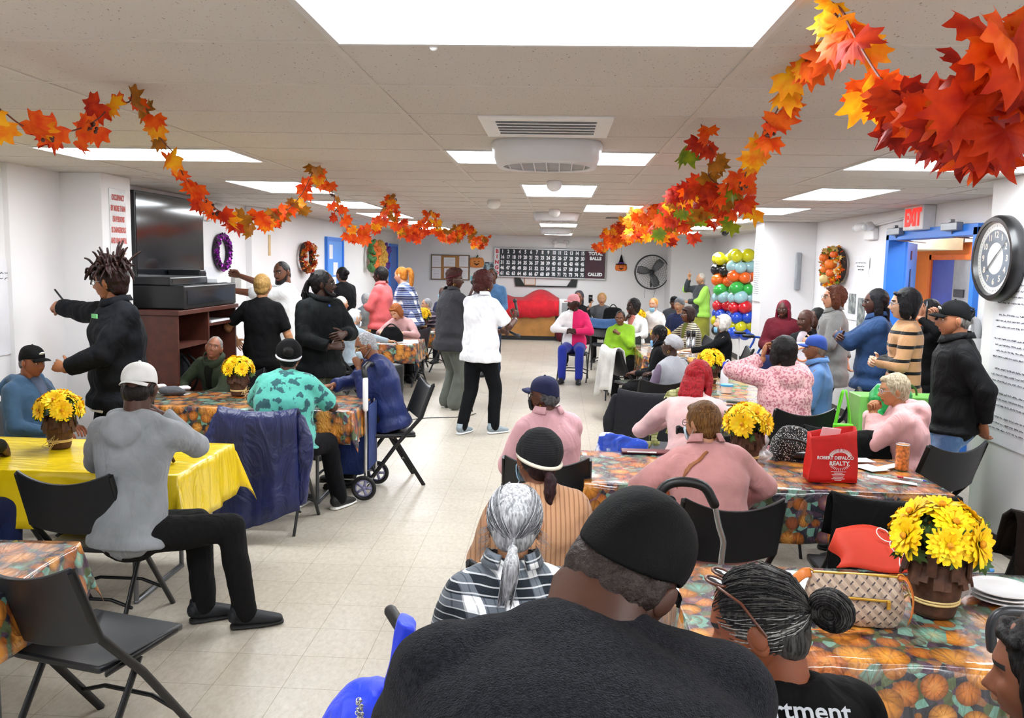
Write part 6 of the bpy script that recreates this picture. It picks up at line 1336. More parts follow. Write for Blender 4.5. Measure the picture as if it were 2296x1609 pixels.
for nm,a,l,w_ in (('hour_hand',R(130),.12,.006),('minute_hand',R(-52),.19,.004),('hour_tail',R(-50),.04,.006)):
    g=G().bxr((math.cos(a)*l/2,math.sin(a)*l/2,.08),(l/2,w_,.001),M.Rotation(a,3,'Z')); g.v=[(x,y,z) for x,y,z in g.v]; o=obj(nm,RJ(g),mat('#2a2b30',rough=.4,name='hand_black'),ck)
    o.rotation_euler=(0,0,0)
po=obj('paper_sign',G().box(2.964,2.969,5.30,6.05,.70,1.88),paper); tag(po,'long white handwritten poster under the clock','poster')
rows=[(.10,.60,1.83)]+[(.0+.02*(i%3),.66-.12*(i%4==3),1.76-.040*i) for i in range(25) if i not in(4,8,13,17,21)]
scribble('handwriting',po,ink,V((2.962,6.0,0)),V((0,-1,0)),V((0,0,1)),rows,12,.0016,.011)
fe=thing('fire_extinguisher','silver fire extinguisher hanging on the right wall by the doorway','fire extinguisher',(3.46,7.42,.95)); obj('cylinder',G().lathe([(.0,0),(.085,0),(.09,.02),(.09,.42),(.07,.49),(.03,.52),(.0,.52)],24),silver,fe,smooth=True); obj('valve_handle',G().box(-.02,.02,-.02,.02,.52,.57).sweep([(0,-.03,.58),(0,.10,.60)],.01,6).sweep([(0,-.03,.56),(0,.09,.55)],.008,6),black,fe); obj('hose',G().sweep(curvepts([(0,-.02,.55),(-.06,-.08,.48),(-.09,-.06,.3),(-.085,0,.15)],4),.009,8),black,fe,smooth=True); obj('instruction_label',G().lathe([(.0915,.16),(.0915,.34)],24,cap=False),paper,fe,smooth=True)
obj('wall_hook',G().box(.05,.14,-.03,.03,.36,.42),grey_m,fe)
# ---------------------------------------------------------------- ceiling equipment
def ceiling_fan(label,x,y,z=ZC,h=.10):
    t=thing('box_ceiling_fan',label,'ceiling fan',(x,y,z),0,'square ceiling fans'); wm=mat('#dcdcdf',rough=.3,var=.01,name='fan_white'); a,b=.285,.305
    def rr(s_,zz,k=.55): return [(math.copysign(abs(math.cos(q))**k,math.cos(q))*a*s_,math.copysign(abs(math.sin(q))**k,math.sin(q))*b*s_,zz) for q in np.linspace(0,2*PI,56,endpoint=False)]
    def ring(R_,zz): return [(math.cos(q)*R_,math.sin(q)*R_,zz) for q in np.linspace(0,2*PI,56,endpoint=False)]
    obj('housing',G().rings([rr(1.0,0),rr(1.03,-h*.15),rr(.97,-h*.75),rr(.93,-h),ring(.245,-h*1.02),ring(.232,-h*.95),ring(.225,-h*.5),ring(.225,-.004)],cap=False),wm,t,smooth=True,ang=60)
    g=G().torus((0,0,-h),.238,.007,44,6)
    for k in range(7): xx=-.20+.0667*k; q=math.sqrt(max(0,.236**2-xx*xx)); g.sweep([(xx,-q,-h),(xx,q,-h)],.004,6)
    obj('grille',g,wm,t,smooth=True)
    for k in range(3):
        aa=R(20+120*k); o=obj('fan_blade',G().bxr((.12*math.cos(aa),.12*math.sin(aa),-h*.55),(.09,.045,.003),M.Rotation(aa,3,'Z')@M.Rotation(.3,3,'X')),mat('#8f9196',rough=.4,name='blade_grey'),t,bevel=.002)
    obj('motor_hub',G().lathe([(.0,-h*.8),(.045,-h*.8),(.06,-h*.3),(.06,0)],18),mat('#77797e',rough=.4,name='hub'),t,smooth=True); obj('backing',G().lathe([(0,-.006),(.224,-.006),(.224,-.002),(0,-.002)],40),mat('#a9abae',rough=.4,name='fan_inner'),t)
ceiling_fan('square ceiling fan nearest the camera, in front of a light panel',-.07,4.74,ZC,.11); ceiling_fan('square ceiling fan in the middle of the room',-.03,11.2); ceiling_fan('square ceiling fan farthest away',-.05,16.2)
vt=thing('ceiling_vent','square slatted air vent in front of the nearest ceiling fan','vent',(-.065,4.05,ZC)); obj('vent_frame',G().box(-.29,.29,-.28,-.2,-.014,0).box(-.29,.29,.2,.28,-.014,0).box(-.29,-.22,-.2,.2,-.014,0).box(.22,.29,-.2,.2,-.014,0),white,vt,bevel=.004)
for k in range(5): obj('vent_slat',G().bxr((0,-.16+.08*k,-.005),(.22,.03,.002),M.Rotation(.6,3,'X')),white,vt)
obj('vent_backing',G().box(-.22,.22,-.2,.2,-.002,.0),mat('#55565a',rough=.8,name='duct_dark'),vt)
for lab,x,y,r,c in (('small white ball sensor on the ceiling under the nearest light panel',-.374,2.58,.012,'#eeeeee'),('round white smoke detector left of the centre light panel',-.66,8.9,.07,'#dddad6'),('white dome sensor below the centre light panel',-.04,6.75,.06,'#e9e9ec'),('white round detector in front of the middle ceiling fan',-.05,10.3,.07,'#dddddd')):
    tag(obj('ceiling_sensor',G().ell((0,0,0),(r,r,r*.9),14,9),mat(c,rough=.4,name='sensor'),None,smooth=True,loc=(x,y,ZC-r*.5)),lab,'sensor')
tag(obj('ceiling_vent',G().box(.95-.3,.95+.3,11.9,12.2,ZC-.008,ZC),mat('#6f6e6e',rough=.6,name='vent_dark')),'flat dark vent right of the middle ceiling fan','vent')
# ---------------------------------------------------------------- loose chairs and coats
navy=cloth('#152055',fold=1.2,rough=.4,spec=.5,sheen=.1); blk=cloth('#0c0c0e',fold=.9)
def drape(name,label,x,y,rz,m,L1=.42,L2=.22,W_=.25,seed=1,cat='coat',top=.865,sleeves=True,flare=.04):
    """garment hung over a chair back: grid going up the front, over the top edge and down behind"""
    r_=random.Random(seed); A=M.Translation((x,y,0))@M.Rotation(R(rz),4,'Z'); t=thing(name,label,cat,(x,y,0),R(rz)); g=G(); rs=[]; n=26
    p1,p2,p3=[r_.uniform(0,6) for _ in range(3)]
    prof=[(-.225,top-L2)]+[(-.25-.035*i/3,top-L2+(L2-.03)*(i+1)/4) for i in range(4)]+[(-.335,top+.006),(-.365,top+.006),(-.385,top-.03)]+[(-.385-.03*(i/9),top-.03-(L1)*i/9) for i in range(1,10)]
    for k,(yy,zz) in enumerate(prof):
        d=max(0,(k-7)/9); row=[]
        for i in range(n+1):
            u=-1+2*i/n; w_=W_*(1+flare*d*3); ed=1-.10*(1-u*u) if False else 1
            row.append((u*w_,yy-.03*(1-u*u)+.020*d*math.sin(u*7+p1)+.010*d*math.sin(u*17+p2)-.02*d,zz-.028*(1-u*u)*(1 if k<9 else 1)-(.06*d*math.sin(u*2.4+p3)+.03*abs(u)*d)))
        rs.append(row)
    g.rings(rs,closed=False); o=obj('coat_body',g,m,t,smooth=True); sd=o.modifiers.new('s','SOLIDIFY'); sd.thickness=.012
    if sleeves:
        for s_ in (-1,1):
            g=G(); g.sweep(curvepts([(s_*(W_-.01),-.33,top-.06),(s_*(W_+.045),-.36,top-.22),(s_*(W_+.03),-.37,top-.42),(s_*(W_+.01),-.36,top-.60)],4),lerp_r([(.055,.03),(.062,.035),(.055,.032),(.05,.03)],4),12,side=(1,0,0)); so=obj('sleeve',g,m,t,smooth=True); remesh(so,.012,.02,.1,2)
    return t
folding_chair('black folding chair empty in the bottom left corner, nearest the camera',(-1.66,2.99),-15); folding_chair('black folding chair with the person in the grey hoodie at its edge',(-2.24,4.13),-1)
folding_chair('black folding chair under the navy coat of the person in teal',(-1.91,5.80),0)
drape('coat','shiny navy coat hung over the chair of the person in teal',-1.91,5.80,0,navy,.64,.20,.26,3,flare=.03)
folding_chair('black folding chair seating the woman in the pink jacket with a strap',(.76,4.06),6)
folding_chair('black folding chair covered by a plain black coat, before the red tote',(1.47,4.02),-2); drape('coat','plain black coat covering the chair in front of the red tote bag',1.47,4.02,-2,blk,.50,.2,.265,5,sleeves=False,top=.885)
folding_chair('black folding chair covered by dark brown cloth at the right edge',(2.12,3.85),4); drape('coat','dark brown coat covering the chair at the right edge of the room',2.12,3.85,4,cloth('#2b1a12',fold=1.1),.45,.2,.30,6,sleeves=False,top=.885)
folding_chair('black folding chair with a navy jacket at the left edge below the yellow cloth',(-3.05,3.86),-8); drape('jacket','dark navy jacket on the chair at the left edge',-3.05,3.86,-8,cloth('#131a3a'),.36,.2,.26,7,'jacket',sleeves=False)
folding_chair('black folding chair holding dark clothes and a plaid scarf',(.80,7.05),-6); drape('jacket','charcoal and grey jacket on the chair with the plaid scarf',.80,7.05,-6,cloth('#1b1b20',pat=P_split('#77777d','#1b1b20',2,.50)),.50,.2,.27,8,'jacket')
folding_chair('black folding chair of the woman in the pale grey beret',(.92,8.0),10); folding_chair('black folding chair of the red-haired woman',(1.05,5.72),-8)
folding_chair('black folding chair under the black coat with the lime tote',(1.80,5.72),0); drape('coat','black coat on the chair with the hanging lime green tote',1.80,5.72,0,blk,.45,.2,.25,9)
folding_chair('black folding chair standing empty against the right pillar',(2.55,11.7),70)
folding_chair('folding chair with a white cover beside the woman in the lime cardigan',(.98,10.35),-68); drape('chair_cover','white cloth cover on the chair beside the lime cardigan',.98,10.35,-68,cloth('#cfcdc9'),.48,.3,.21,10,'cover',sleeves=False)
drape('coat','navy coat hanging on the chair of the white-haired woman in black',2.35,10.2,20,cloth('#232a52'),.5,.2,.24,12); folding_chair('black folding chair under the navy coat beside the balloons',(2.35,10.2),20)
drape('jacket','blue denim jacket over a chair in front of the person filming far away',.86,15.2,180,cloth('#2f4e78'),.25,.15,.27,13,'jacket',sleeves=False); folding_chair('black folding chair carrying the denim jacket near the back',(.86,15.2),180)
# plaid scarf
sc=thing('scarf','olive and black plaid scarf hanging over the charcoal jacket','scarf',(.86,6.66,0)); g=G(); rs=[]
for i in range(15):
    f=i/14; row=[]
    for j in range(9):
        u=-1+2*j/8; w_=.055+.05*math.sin(f*PI*.9); row.append((.06-.13*f+u*w_+.01*math.sin(5*f),-.02-.035*math.sin(f*2)-.010*math.cos(u*5+f*4),.90-.44*f+.02*u))
    rs.append(row)
g.rings(rs,closed=False); o=obj('scarf_cloth',g,cloth('#8f8f58',pat=P_plaid('#8d8c55','#0f0f10','#b9b884',.10),fold=.3),sc,smooth=True); o.modifiers.new('s','SOLIDIFY').thickness=.008
tag(o,'',''); del o['label'],o['category']
# ---------------------------------------------------------------- shopping cart
ct=thing('shopping_cart','navy fabric two-wheeled shopping cart with aluminium frame','cart',(-1.44,6.68,0)); al=mat('#c9cace',rough=.25,metal=.9,var=.02,name='aluminium_tube')
for s_ in (-1,1):
    obj('frame_tube',G().sweep([(0,s_*.19,.10),(.0,s_*.18,.5),(-.01,s_*.16,.96)],.013,10),al,ct,smooth=True)
    w_=obj('wheel',G().torus((.0,s_*.25,.10),.082,.016,32,10,M.Rotation(R(90),3,'X')),mat('#0f0f11',rough=.6,name='tyre'),ct,smooth=True)
    g=G().torus((0,s_*.25,.10),.062,.006,28,6,M.Rotation(R(90),3,'X')).ell((0,s_*.25,.10),(.018,.015,.018),10,7)
    for k in range(5): a=2*PI*k/5; g.bxr((math.cos(a)*.036,s_*.25,.10+math.sin(a)*.036),(.027,.006,.010),M.Rotation(-a,3,'Y'))
    obj('wheel_hub',g,mat('#8d8cb0',rough=.4,name='lilac_hub'),w_,smooth=True)
obj('handle_grip',G().sweep([(-.01,-.16,.95),(-.02,-.15,1.01),(-.02,0,1.03),(-.02,.15,1.01),(-.01,.16,.95)],.022,12),black,ct,smooth=True)
obj('white_grip',G().sweep([(-.003,-.175,.70),(-.006,-.165,.93)],.021,12),white,ct,smooth=True); obj('base_frame',G().sweep([(0,-.19,.10),(0,.19,.10)],.008,8).sweep([(0,-.15,.14),(-.26,-.15,.14),(-.28,-.14,.0),(-.28,.14,.0),(-.26,.15,.14),(0,.15,.14)],.007,8),al,ct,smooth=True)
g=G(); g.sweep([(-.13,0,.17),(-.13,0,.3),(-.14,0,.55),(-.14,0,.72)],[(.11,.15),(.125,.165),(.13,.17),(.13,.165)],20,side=(1,0,0),round_=False,pw=.55); remesh(obj('cart_bag',g,cloth('#1b2c5c',fold=1.),ct,smooth=True),.012,.02,.12,2); obj('front_panel',G().box(.012,.018,-.15,.15,.22,.72),cloth('#24376e',fold=.8),ct)
# second handle: walking cart by the pink jacket
wk=thing('walking_cart','cart with an arched black foam handle and silver tubes behind the pink jacket','walking cart',(0,0,0)); Yc=3.60
pa=[at(a,b,Y=Yc) for a,b in ((1478,1150),(1478,1110),(1500,1085),(1540,1080),(1580,1092),(1602,1130))]; o0=V((pa[3].x,Yc,0)); wk.location=o0
obj('foam_handle',G().sweep(curvepts([p-o0 for p in pa],4),.021,12),black,wk,smooth=True); pb=[at(a,b,Y=Yc) for a,b in ((1602,1125),(1612,1180),(1622,1215),(1618,1250))]; e=pb[-1]
obj('silver_tube',G().sweep(curvepts([p-o0 for p in pb]+[V((e.x,Yc,.45))-o0,V((e.x,Yc,.06))-o0],3),.013,10),al,wk,smooth=True); q0=pa[0]; obj('silver_tube',G().sweep([pa[0]-o0,V((q0.x,Yc,.06))-o0],.013,10),al,wk,smooth=True)
for xx in (e.x,q0.x): obj('wheel',G().torus((xx-o0.x,0,.06),.045,.014,24,8,M.Rotation(R(90),3,'Y')),mat('#0f0f11',rough=.6,name='tyre'),wk,smooth=True)
remesh(obj('cart_bag',G().sweep([(0,.02,.18),(0,.02,.5)],[(.13,.06),(.14,.07)],16,side=(1,0,0)),cloth('#2a3a30',pat=P_noise('#1d1d22','#c8802f',12)),wk,smooth=True),.012)
# ---------------------------------------------------------------- speaker and cable
sp=thing('loudspeaker','black loudspeaker standing on the floor behind the masked man','speaker',(-1.98,10.0,0),R(-20)); obj('cabinet',G().box(-.15,.15,-.17,.17,.02,.62),mat('#17181b',rough=.5,bump=.3,bs=200,name='speaker_box'),sp,bevel=.03); obj('grille',G().box(-.13,.13,-.178,-.17,.06,.58),mat('#232428',rough=.6,bump=1.,bs=600,name='grille_mesh'),sp); obj('badge',G().box(.05,.11,-.182,-.178,.05,.075),silver,sp)
pf=PR.root; tag(obj('cable',G().sweep(curvepts([(-1.9,9.85,.01),(-1.75,9.75,.006),(-1.5,9.95,.006),(-1.1,10.1,.006),(-.95,10.35,.006),(-1.0,10.5,.01),(-1.02,10.55,.5),(-1.08,10.45,1.0)],6),.005,6),black,None,smooth=True),'thin black cable running over the floor from the speaker to the presenter','cable')
# ---------------------------------------------------------------- things on tables
TZ=.737
def on(px,py,z=TZ): return at(px,py,z=z)
# patterned handbag
def brandpat(n,co,x,y,z):
    a=n.math('FRACT',n.math('MULTIPLY',n.math('ADD',x,z),30)); b=n.math('FRACT',n.math('MULTIPLY',n.math('SUBTRACT',x,z),30))
    c=n.mix(n.math('GREATER_THAN',a,.5),'#8d7868','#a8927e'); m=n.math('MULTIPLY',n.math('LESS_THAN',n.math('ABSOLUTE',n.math('SUBTRACT',b,.5)),.09),n.math('LESS_THAN',n.math('ABSOLUTE',n.math('SUBTRACT',a,.5)),.3)); return n.mix(m,c,'#3a3236')
hp=on(1925,1408); hb=thing('handbag','beige checked handbag with gold zip and orange leather strap','handbag',(hp.x,hp.y+.06,TZ),R(-4)); bm=cloth('#b09880',pat=brandpat,fold=.7,rough=.5)
g=G(); rs=[]
for z,w_,d in ((0,.135,.05),(.02,.148,.058),(.06,.152,.055),(.10,.146,.045),(.135,.135,.028),(.15,.130,.014)):
    rs.append([(w_*math.copysign(abs(math.cos(a))**.5,math.cos(a)),d*math.copysign(abs(math.sin(a))**.6,math.sin(a)),z) for a in np.linspace(0,2*PI,36,endpoint=False)])
remesh(obj('bag_body',g.rings(rs),bm,hb,smooth=True),.004,.012,.07,2)
obj('front_zip',G().bxr((0,-.052,.092),(.095,.003,.0045),M.Rotation(R(2),3,'Y')),gold,hb,bevel=.002); obj('zip_pull',G().bxr((.09,-.057,.078),(.006,.003,.014)),gold,hb,bevel=.002); obj('top_zip',G().bxr((0,0,.152),(.13,.005,.004)),gold,hb,bevel=.002)
ol=mat('#c8702c',rough=.35,var=.06,name='orange_leather'); 
for k,(pts) in enumerate(([(-.135,0,.15),(-.165,-.02,.15),(-.20,-.03,.12),(-.26,-.06,.07),(-.30,-.1,.02),(-.26,-.14,.012),(-.14,-.12,.012),(-.02,-.11,.010),(.02,-.09,.008)],[(.135,0,.15),(.155,-.01,.145),(.172,-.02,.10),(.17,-.03,.05),(.165,-.02,.01)])):
    o=obj('strap',G().sweep(curvepts(pts,4),[(.016,.0022)]*(4*(len(pts)-1)+1),8,side=(0,.5,1) if k==0 else (0,1,0),round_=False),ol,hb,smooth=True)
for x in (-.138,.138): obj('strap_ring',G().torus((x,0,.15),.011,.002,16,6,M.Rotation(R(90),3,'X')),gold,hb,smooth=True)
# red tote
rp=on(1868,1082); rt=thing('tote_bag','bright red tote bag with white sunburst and realty lettering','tote bag',(rp.x,rp.y+.06,TZ),R(3)); rm=mat('#d3160f',rough=.6,var=.05,vs=20,bump=.4,bs=400,name='red_fabric')
g=G(); rs=[]; Wt,Dt,Ht=.125,.055,.255
for i in range(9):
    f=i/8; z=f*Ht; rs.append([(Wt*(1-.05*f+.01*math.sin(f*9))*a+.004*math.sin(7*f+b*2),Dt*(1-.35*f*abs(a)**3)*b+.006*math.sin(5*f+a*4),z+(.018*a if f==1 else 0)+(.012 if f==1 and b>0 else 0)) for a,b in ((-1,-1),(-.5,-1.04),(0,-1.06),(.5,-1.04),(1,-1),(1.02,-.3),(1.02,.3),(1,1),(.5,1.02),(0,1.03),(-.5,1.02),(-1,1),(-.96,.3),(-.96,-.3))])
o=G(); o.rings(rs,cap=False); o.add(rs[0],[tuple(range(14))[::-1]]); b_=obj('bag_body',o,rm,rt,smooth=True,ang=50); b_.modifiers.new('s','SOLIDIFY').thickness=.003
obj('paper_inside',G().bxr((-.01,.0,.25),(.05,.002,.03),M.Rotation(R(14),3,'X')@M.Rotation(R(6),3,'Y')),mat('#f0c8cc',rough=.6,name='pink_paper'),rt)
wpt=mat('#f3efec',rough=.6,var=0,name='white_ink'); F0=-.0605
text('bag_lettering','ROBERT DEFALCO',.024,wpt,rt,(.0,F0-.002,.132),(R(90),0,0),.0004,'CENTER',off=.0006,sx=.95); text('bag_lettering','REALTY',.030,wpt,rt,(.022,F0-.002,.103),(R(90),0,0),.0004,'CENTER',off=.0008)
for i,s in enumerate(('GROUP SALES OFFICE','STATEN ISLAND','NEW YORK','TEL 718 000','FAX 718 000','WWW COM')): pass
g=G()
for k in range(22):
    a=R(15+150*k/21); g.bxr((.025+math.cos(a)*.052,F0-.002,.135+math.sin(a)*.036),(.010,.0003,.0016),M.Rotation(-a,3,'Y'))
for k in range(14):
    a=R(200+140*k/13); g.bxr((.025+math.cos(a)*.050,F0-.002,.108+math.sin(a)*.036),(.007,.0003,.0014),M.Rotation(-a,3,'Y'))
obj('sunburst_mark',g,wpt,rt); g=G()
for k,w_ in enumerate((.040,.022,.034,.030,.026,.034,.018)): g.bxr((.02,F0-.002,.060-.0075*k),(w_,.0003,.0012))
obj('small_lettering',g,wpt,rt)
# houndstooth bag
p=on(1785,1030); hb2=thing('handbag','black and white woven handbag behind the red tote','handbag',(p.x-.01,p.y+.04,TZ),.2); remesh(obj('bag_body',G().sweep([(0,0,.03),(0,0,.10),(.01,0,.15)],[(.14,.08),(.13,.07),(.10,.04)],20,side=(1,0,0),pw=.7),cloth('#c9c9c6',pat=P_spots('#17171a',['#e4e4e0','#e4e4e0','#8a8a88'],120,.32)),hb2,smooth=True),.008,.01); obj('bag_flap',G().ell((.03,-.05,.03),(.10,.045,.03),16,8),mat('#0e0e10',rough=.3,name='patent'),hb2,smooth=True); obj('strap',G().sweep(curvepts([(-.1,-.06,.13),(0,-.09,.12),(.06,-.1,.08),(.09,-.09,.04)],4),.007,8),black,hb2,smooth=True); obj('strap_ring',G().torus((.07,-.1,.07),.012,.003,16,6,M.Rotation(R(70),3,'X')),silver,hb2,smooth=True)
# orange printed tumbler, papers, pen
p=on(2026,1055); tb=thing('tumbler','orange printed can-shaped tumbler near the right end of the table','tumbler',(p.x,p.y+.03,TZ)); obj('tumbler_body',G().lathe([(0,0),(.033,0),(.036,.005),(.036,.14),(.0,.14)],28),mat('#d57a3e',rough=.4,var=.4,vs=60,name='orange_print'),tb,smooth=True,ang=40); obj('rim',G().torus((0,0,.142),.035,.003,28,6),silver,tb,smooth=True)
for i,(px,py,rz,sx,sy) in enumerate(((1950,1050,20,.06,.09),(1985,1050,-55,.03,.12),(2000,1080,70,.025,.12),(1930,1035,5,.06,.06))):
    p=on(px,py); o=obj('paper_sheet',G().bxr((0,0,.0),(sx,sy,.0012),M.Rotation(R((i%3)*3-2),3,'X')),paper,None,loc=(p.x,p.y,TZ+.005+.002*i),rot=(0,0,R(rz))); tag(o,['white folded leaflet beside the red tote','long white slip leaning on the leaflet','white slip nearest the table edge','white sheet partly under the leaflet'][i],'paper')
p=on(2047,1076); pn=thing('pen','white ballpoint pen with red and blue ends on the pumpkin cloth','pen',(p.x,p.y,TZ+.006),R(-35)); obj('barrel',G().sweep([(-.06,0,0),(.05,0,0)],.0045,8),paper,pn,smooth=True); obj('cap',G().sweep([(-.075,0,0),(-.05,0,0)],.0055,8),rd,pn,smooth=True); obj('tip',G().sweep([(.05,0,0),(.065,0,0)],[.0045,.002],8),mat('#2a2ac0',rough=.4,name='blue_plastic'),pn,smooth=True)
p=on(1450,1014); tr=thing('serving_tray','dark red tray with a white fork on the left half of the table','tray',(p.x+.02,p.y,TZ)); obj('tray_body',G().box(-.17,.17,-.05,.05,0,.012),mat('#5a1a20',rough=.4,name='maroon_tray'),tr,bevel=.004); tag(obj('plastic_fork',G().bxr((0,0,.0),(.07,.005,.002)).bxr((.08,0,0),(.02,.010,.002)),white,None,loc=(p.x-.05,p.y-.06,TZ+.014)),'white plastic fork lying by the dark red tray','fork')
p=on(1708,1035); pb_=thing('plastic_bag','crumpled clear plastic bag beside the flower pot and red tote','plastic bag',(p.x,p.y+.02,TZ)); cpl=N('clear_plastic').set(rough=.15,alpha=.35,spec=.8); cpl.base('#e9e9ec'); remesh(obj('bag_film',G().ell((0,0,.035),(.07,.05,.035),16,10).sweep([(0,0,.06),(.01,0,.13)],[.02,.03],8),cpl.m,pb_,smooth=True),.006,.03,.05,1); remesh(obj('bag_contents',G().ell((0,0,.025),(.045,.03,.022),12,8),mat('#d8d2cc',rough=.7,name='napkin'),pb_,smooth=True),.008,.01)
# front table: red-orange bag, plates, food bag, cane
p=on(1975,1272); ob=thing('reusable_bag','flat orange-red reusable bag with white ring outlines lying behind the handbag','bag',(p.x,p.y-.02,TZ),R(-8)); rom=mat('#e0432c',rough=.6,var=.04,bump=.3,bs=300,name='orange_red_fabric')
g=G(); rs=[]
for i in range(9):
    f=i/8; rs.append([(-.17+.34*u+.02*math.sin(5*f),-.03+.08*f,.005+.13*f*(.55+.55*math.sin(PI*min(1,.25+u*.75)))*(1 if u>.05 else .4)+.006*math.sin(9*u+4*f)) for u in np.linspace(0,1,15)])
b0=rs[0]; g.rings(rs,closed=False); o=obj('bag_body',g,rom,ob,smooth=True); o.modifiers.new('s','SOLIDIFY').thickness=.012
def onbag(u,f): return V((-.17+.34*u+.02*math.sin(5*f),-.03+.08*f-.020,.005+.13*f*(.55+.55*math.sin(PI*min(1,.25+u*.75)))*(1 if u>.05 else .4)+.006*math.sin(9*u+4*f)+.004))
g=G()
for cu,cf in ((.55,.85),(.70,.80),(.62,.55),(.76,.50),(.66,.28),(.86,.7),(.8,.25)):
    g.sweep([onbag(cu+.075*math.cos(a),min(1,max(0,cf+.17*math.sin(a)))) for a in np.linspace(0,2*PI,17)],.0022,5,round_=False)
obj('ring_print',g,wpt,ob,smooth=True)
p=on(2245,1345)
for k,(lab,r) in enumerate((('bottom white foam plate of the stack',.105),('middle white foam plate of the stack',.105),('top white foam plate of the stack',.105))):
    t=obj('plate',G().lathe([(.0,.002),(r*.62,.002),(r*.75,.010),(r,.016),(r,.019),(r*.74,.014),(r*.6,.006),(.0,.006)],40),white,None,smooth=True,loc=(p.x,p.y,TZ+.001+.014*k)); tag(t,lab+' on the front table','plate','stack of white plates')
p=on(2150,1345); fb=thing('plastic_bag','clear plastic bag of brown food with red print beside the nearest pot','plastic bag',(p.x,p.y+.02,TZ)); remesh(obj('bag_contents',G().ell((0,0,.045),(.042,.035,.045),14,9),mat('#8a6a44',rough=.8,var=.4,vs=70,bump=.8,bs=120,name='brown_food'),fb,smooth=True),.006,.015,.03,1); remesh(obj('bag_film',G().ell((0,0,.048),(.05,.042,.052),14,9).sweep([(0,0,.08),(.01,0,.15)],[.016,.034],8),cpl.m,fb,smooth=True),.006,.02,.04,1); obj('print_patch',G().bxr((.02,-.02,.135),(.016,.002,.014)),rd,fb)
cn=thing('walking_stick','black walking stick with curved handle hooked on the front table edge','walking stick',(0,0,0)); pc_=[at(a,b,Y=2.36) for a,b in ((2224,1452),(2222,1410),(2232,1382),(2256,1370),(2300,1372))]; cn.location=V((pc_[0].x,2.36,0)); o0=cn.location.copy(); obj('handle',G().sweep(curvepts([q-o0 for q in pc_],4),.0145,12),mat('#26272b',rough=.35,name='cane_black'),cn,smooth=True); obj('shaft',G().sweep([pc_[-1]-o0,V((pc_[-1].x+.02,2.33,.01))-o0],.0095,10),mat('#26272b',rough=.35,name='cane_black'),cn,smooth=True)
tag(obj('bottle_cap',G().lathe([(0,0),(.014,0),(.014,.008),(0,.008)],16),mat('#4a90d0',rough=.4,name='blue_cap'),None,smooth=True,loc=tuple(on(2220,1280))),'small blue cap on the front table behind the plates','cap')
# table behind: bottle, tub, glasses case
p=on(1628,868); wb=thing('water_bottle','small sports bottle with dark blue top and white loop','bottle',(p.x,p.y+.1,TZ)); obj('bottle_body',G().lathe([(0,0),(.036,0),(.038,.02),(.036,.14),(.02,.165),(.0,.165)],24),mat('#dfe3ea',rough=.2,name='frosted'),wb,smooth=True); obj('bottle_top',G().lathe([(.022,.16),(.024,.165),(.022,.215),(.012,.225),(0,.225)],20),mat('#1a2fae',rough=.35,name='blue_top'),wb,smooth=True); obj('carry_loop',G().torus((.025,0,.225),.018,.005,18,6,M.Rotation(R(90),3,'X')),white,wb,smooth=True)
p=on(1629,880); tb=thing('food_container','small clear tub with light blue lid in front of the bottle','container',(p.x,p.y,TZ)); obj('tub_body',G().lathe([(0,0),(.045,0),(.052,.06),(0,.06)],24),mat('#efd9cc',rough=.2,name='clear_tub'),tb,smooth=True,ang=40); obj('tub_lid',G().lathe([(0,.06),(.056,.06),(.056,.075),(0,.077)],24),mat('#3aa0dc',rough=.4,name='lid_blue'),tb,smooth=True,ang=40)
p=on(1648,905); tag(obj('glasses_case',G().sweep([(-.06,0,.015),(.06,0,.015)],[(.02,.012)]*2,12,side=(0,1,0)),mat('#4a5248',rough=.4,name='case_grey'),None,smooth=True,loc=(p.x,p.y,TZ),rot=(0,0,-.3)),'dark grey glasses case on the glossy table by the red hair','case')
# left pumpkin table: cap, tissue; papers far table; mask
p=on(383,884); remesh(tag(obj('knit_cap',G().ell((0,0,.03),(.10,.07,.04),16,10).ell((.05,.02,.02),(.06,.05,.025),12,8),cloth('#4e5056'),None,smooth=True,loc=(p.x,p.y,TZ)),'crumpled grey knit cap at the left end of the pumpkin table','hat'),.01,.02)
for i,(px,py,w_) in enumerate(((360,870,.05),(412,874,.06))): p=on(px,py); remesh(tag(obj('paper_napkin',G().ell((0,0,.018),(w_,.04,.018),12,8),mat('#f2f3f6',rough=.8,name='tissue'),None,smooth=True,loc=(p.x,p.y,TZ)),['white crumpled napkin left of the grey knit cap','white crumpled napkin right of the grey knit cap'][i],'napkin'),.008,.02,.04)
p=on(870,822,.76); tag(obj('paper_sheet',G().bxr((0,0,0),(.16,.12,.002),M.Rotation(.1,3,'X')),paper,None,loc=(-2.02,11.62,TZ+.006),rot=(0,0,.2)),'white papers on the table end behind the masked man','paper')
p=on(886,765); hb3=thing('handbag','black handbag on the table in front of the auburn-haired woman','handbag',(-2.22,11.62,TZ)); remesh(obj('bag_body',G().sweep([(0,0,.02),(0,0,.10),(0,0,.16)],[(.16,.08),(.16,.07),(.12,.04)],20,side=(1,0,0),pw=.7),cloth('#121317'),hb3,smooth=True),.012,.02); obj('strap',G().sweep(curvepts([(-.1,0,.17),(0,-.02,.24),(.1,0,.17)],4),.01,8),black,hb3,smooth=True)
for i,(x,y) in enumerate(((1.35,10.9),(1.55,11.1),(1.42,11.5),(1.6,11.9))): tag(obj('paper_sheet',G().bxr((0,0,0),(.10,.13,.0015)),paper,None,loc=(x,y,TZ+.004),rot=(0,0,i*.6)),['white sheet nearest the aisle on the table by the striped blouse','white sheet by the black thermos bottles','white sheet mid table by the striped blouse','white sheet at the far end of the striped blouse table'][i],'paper')
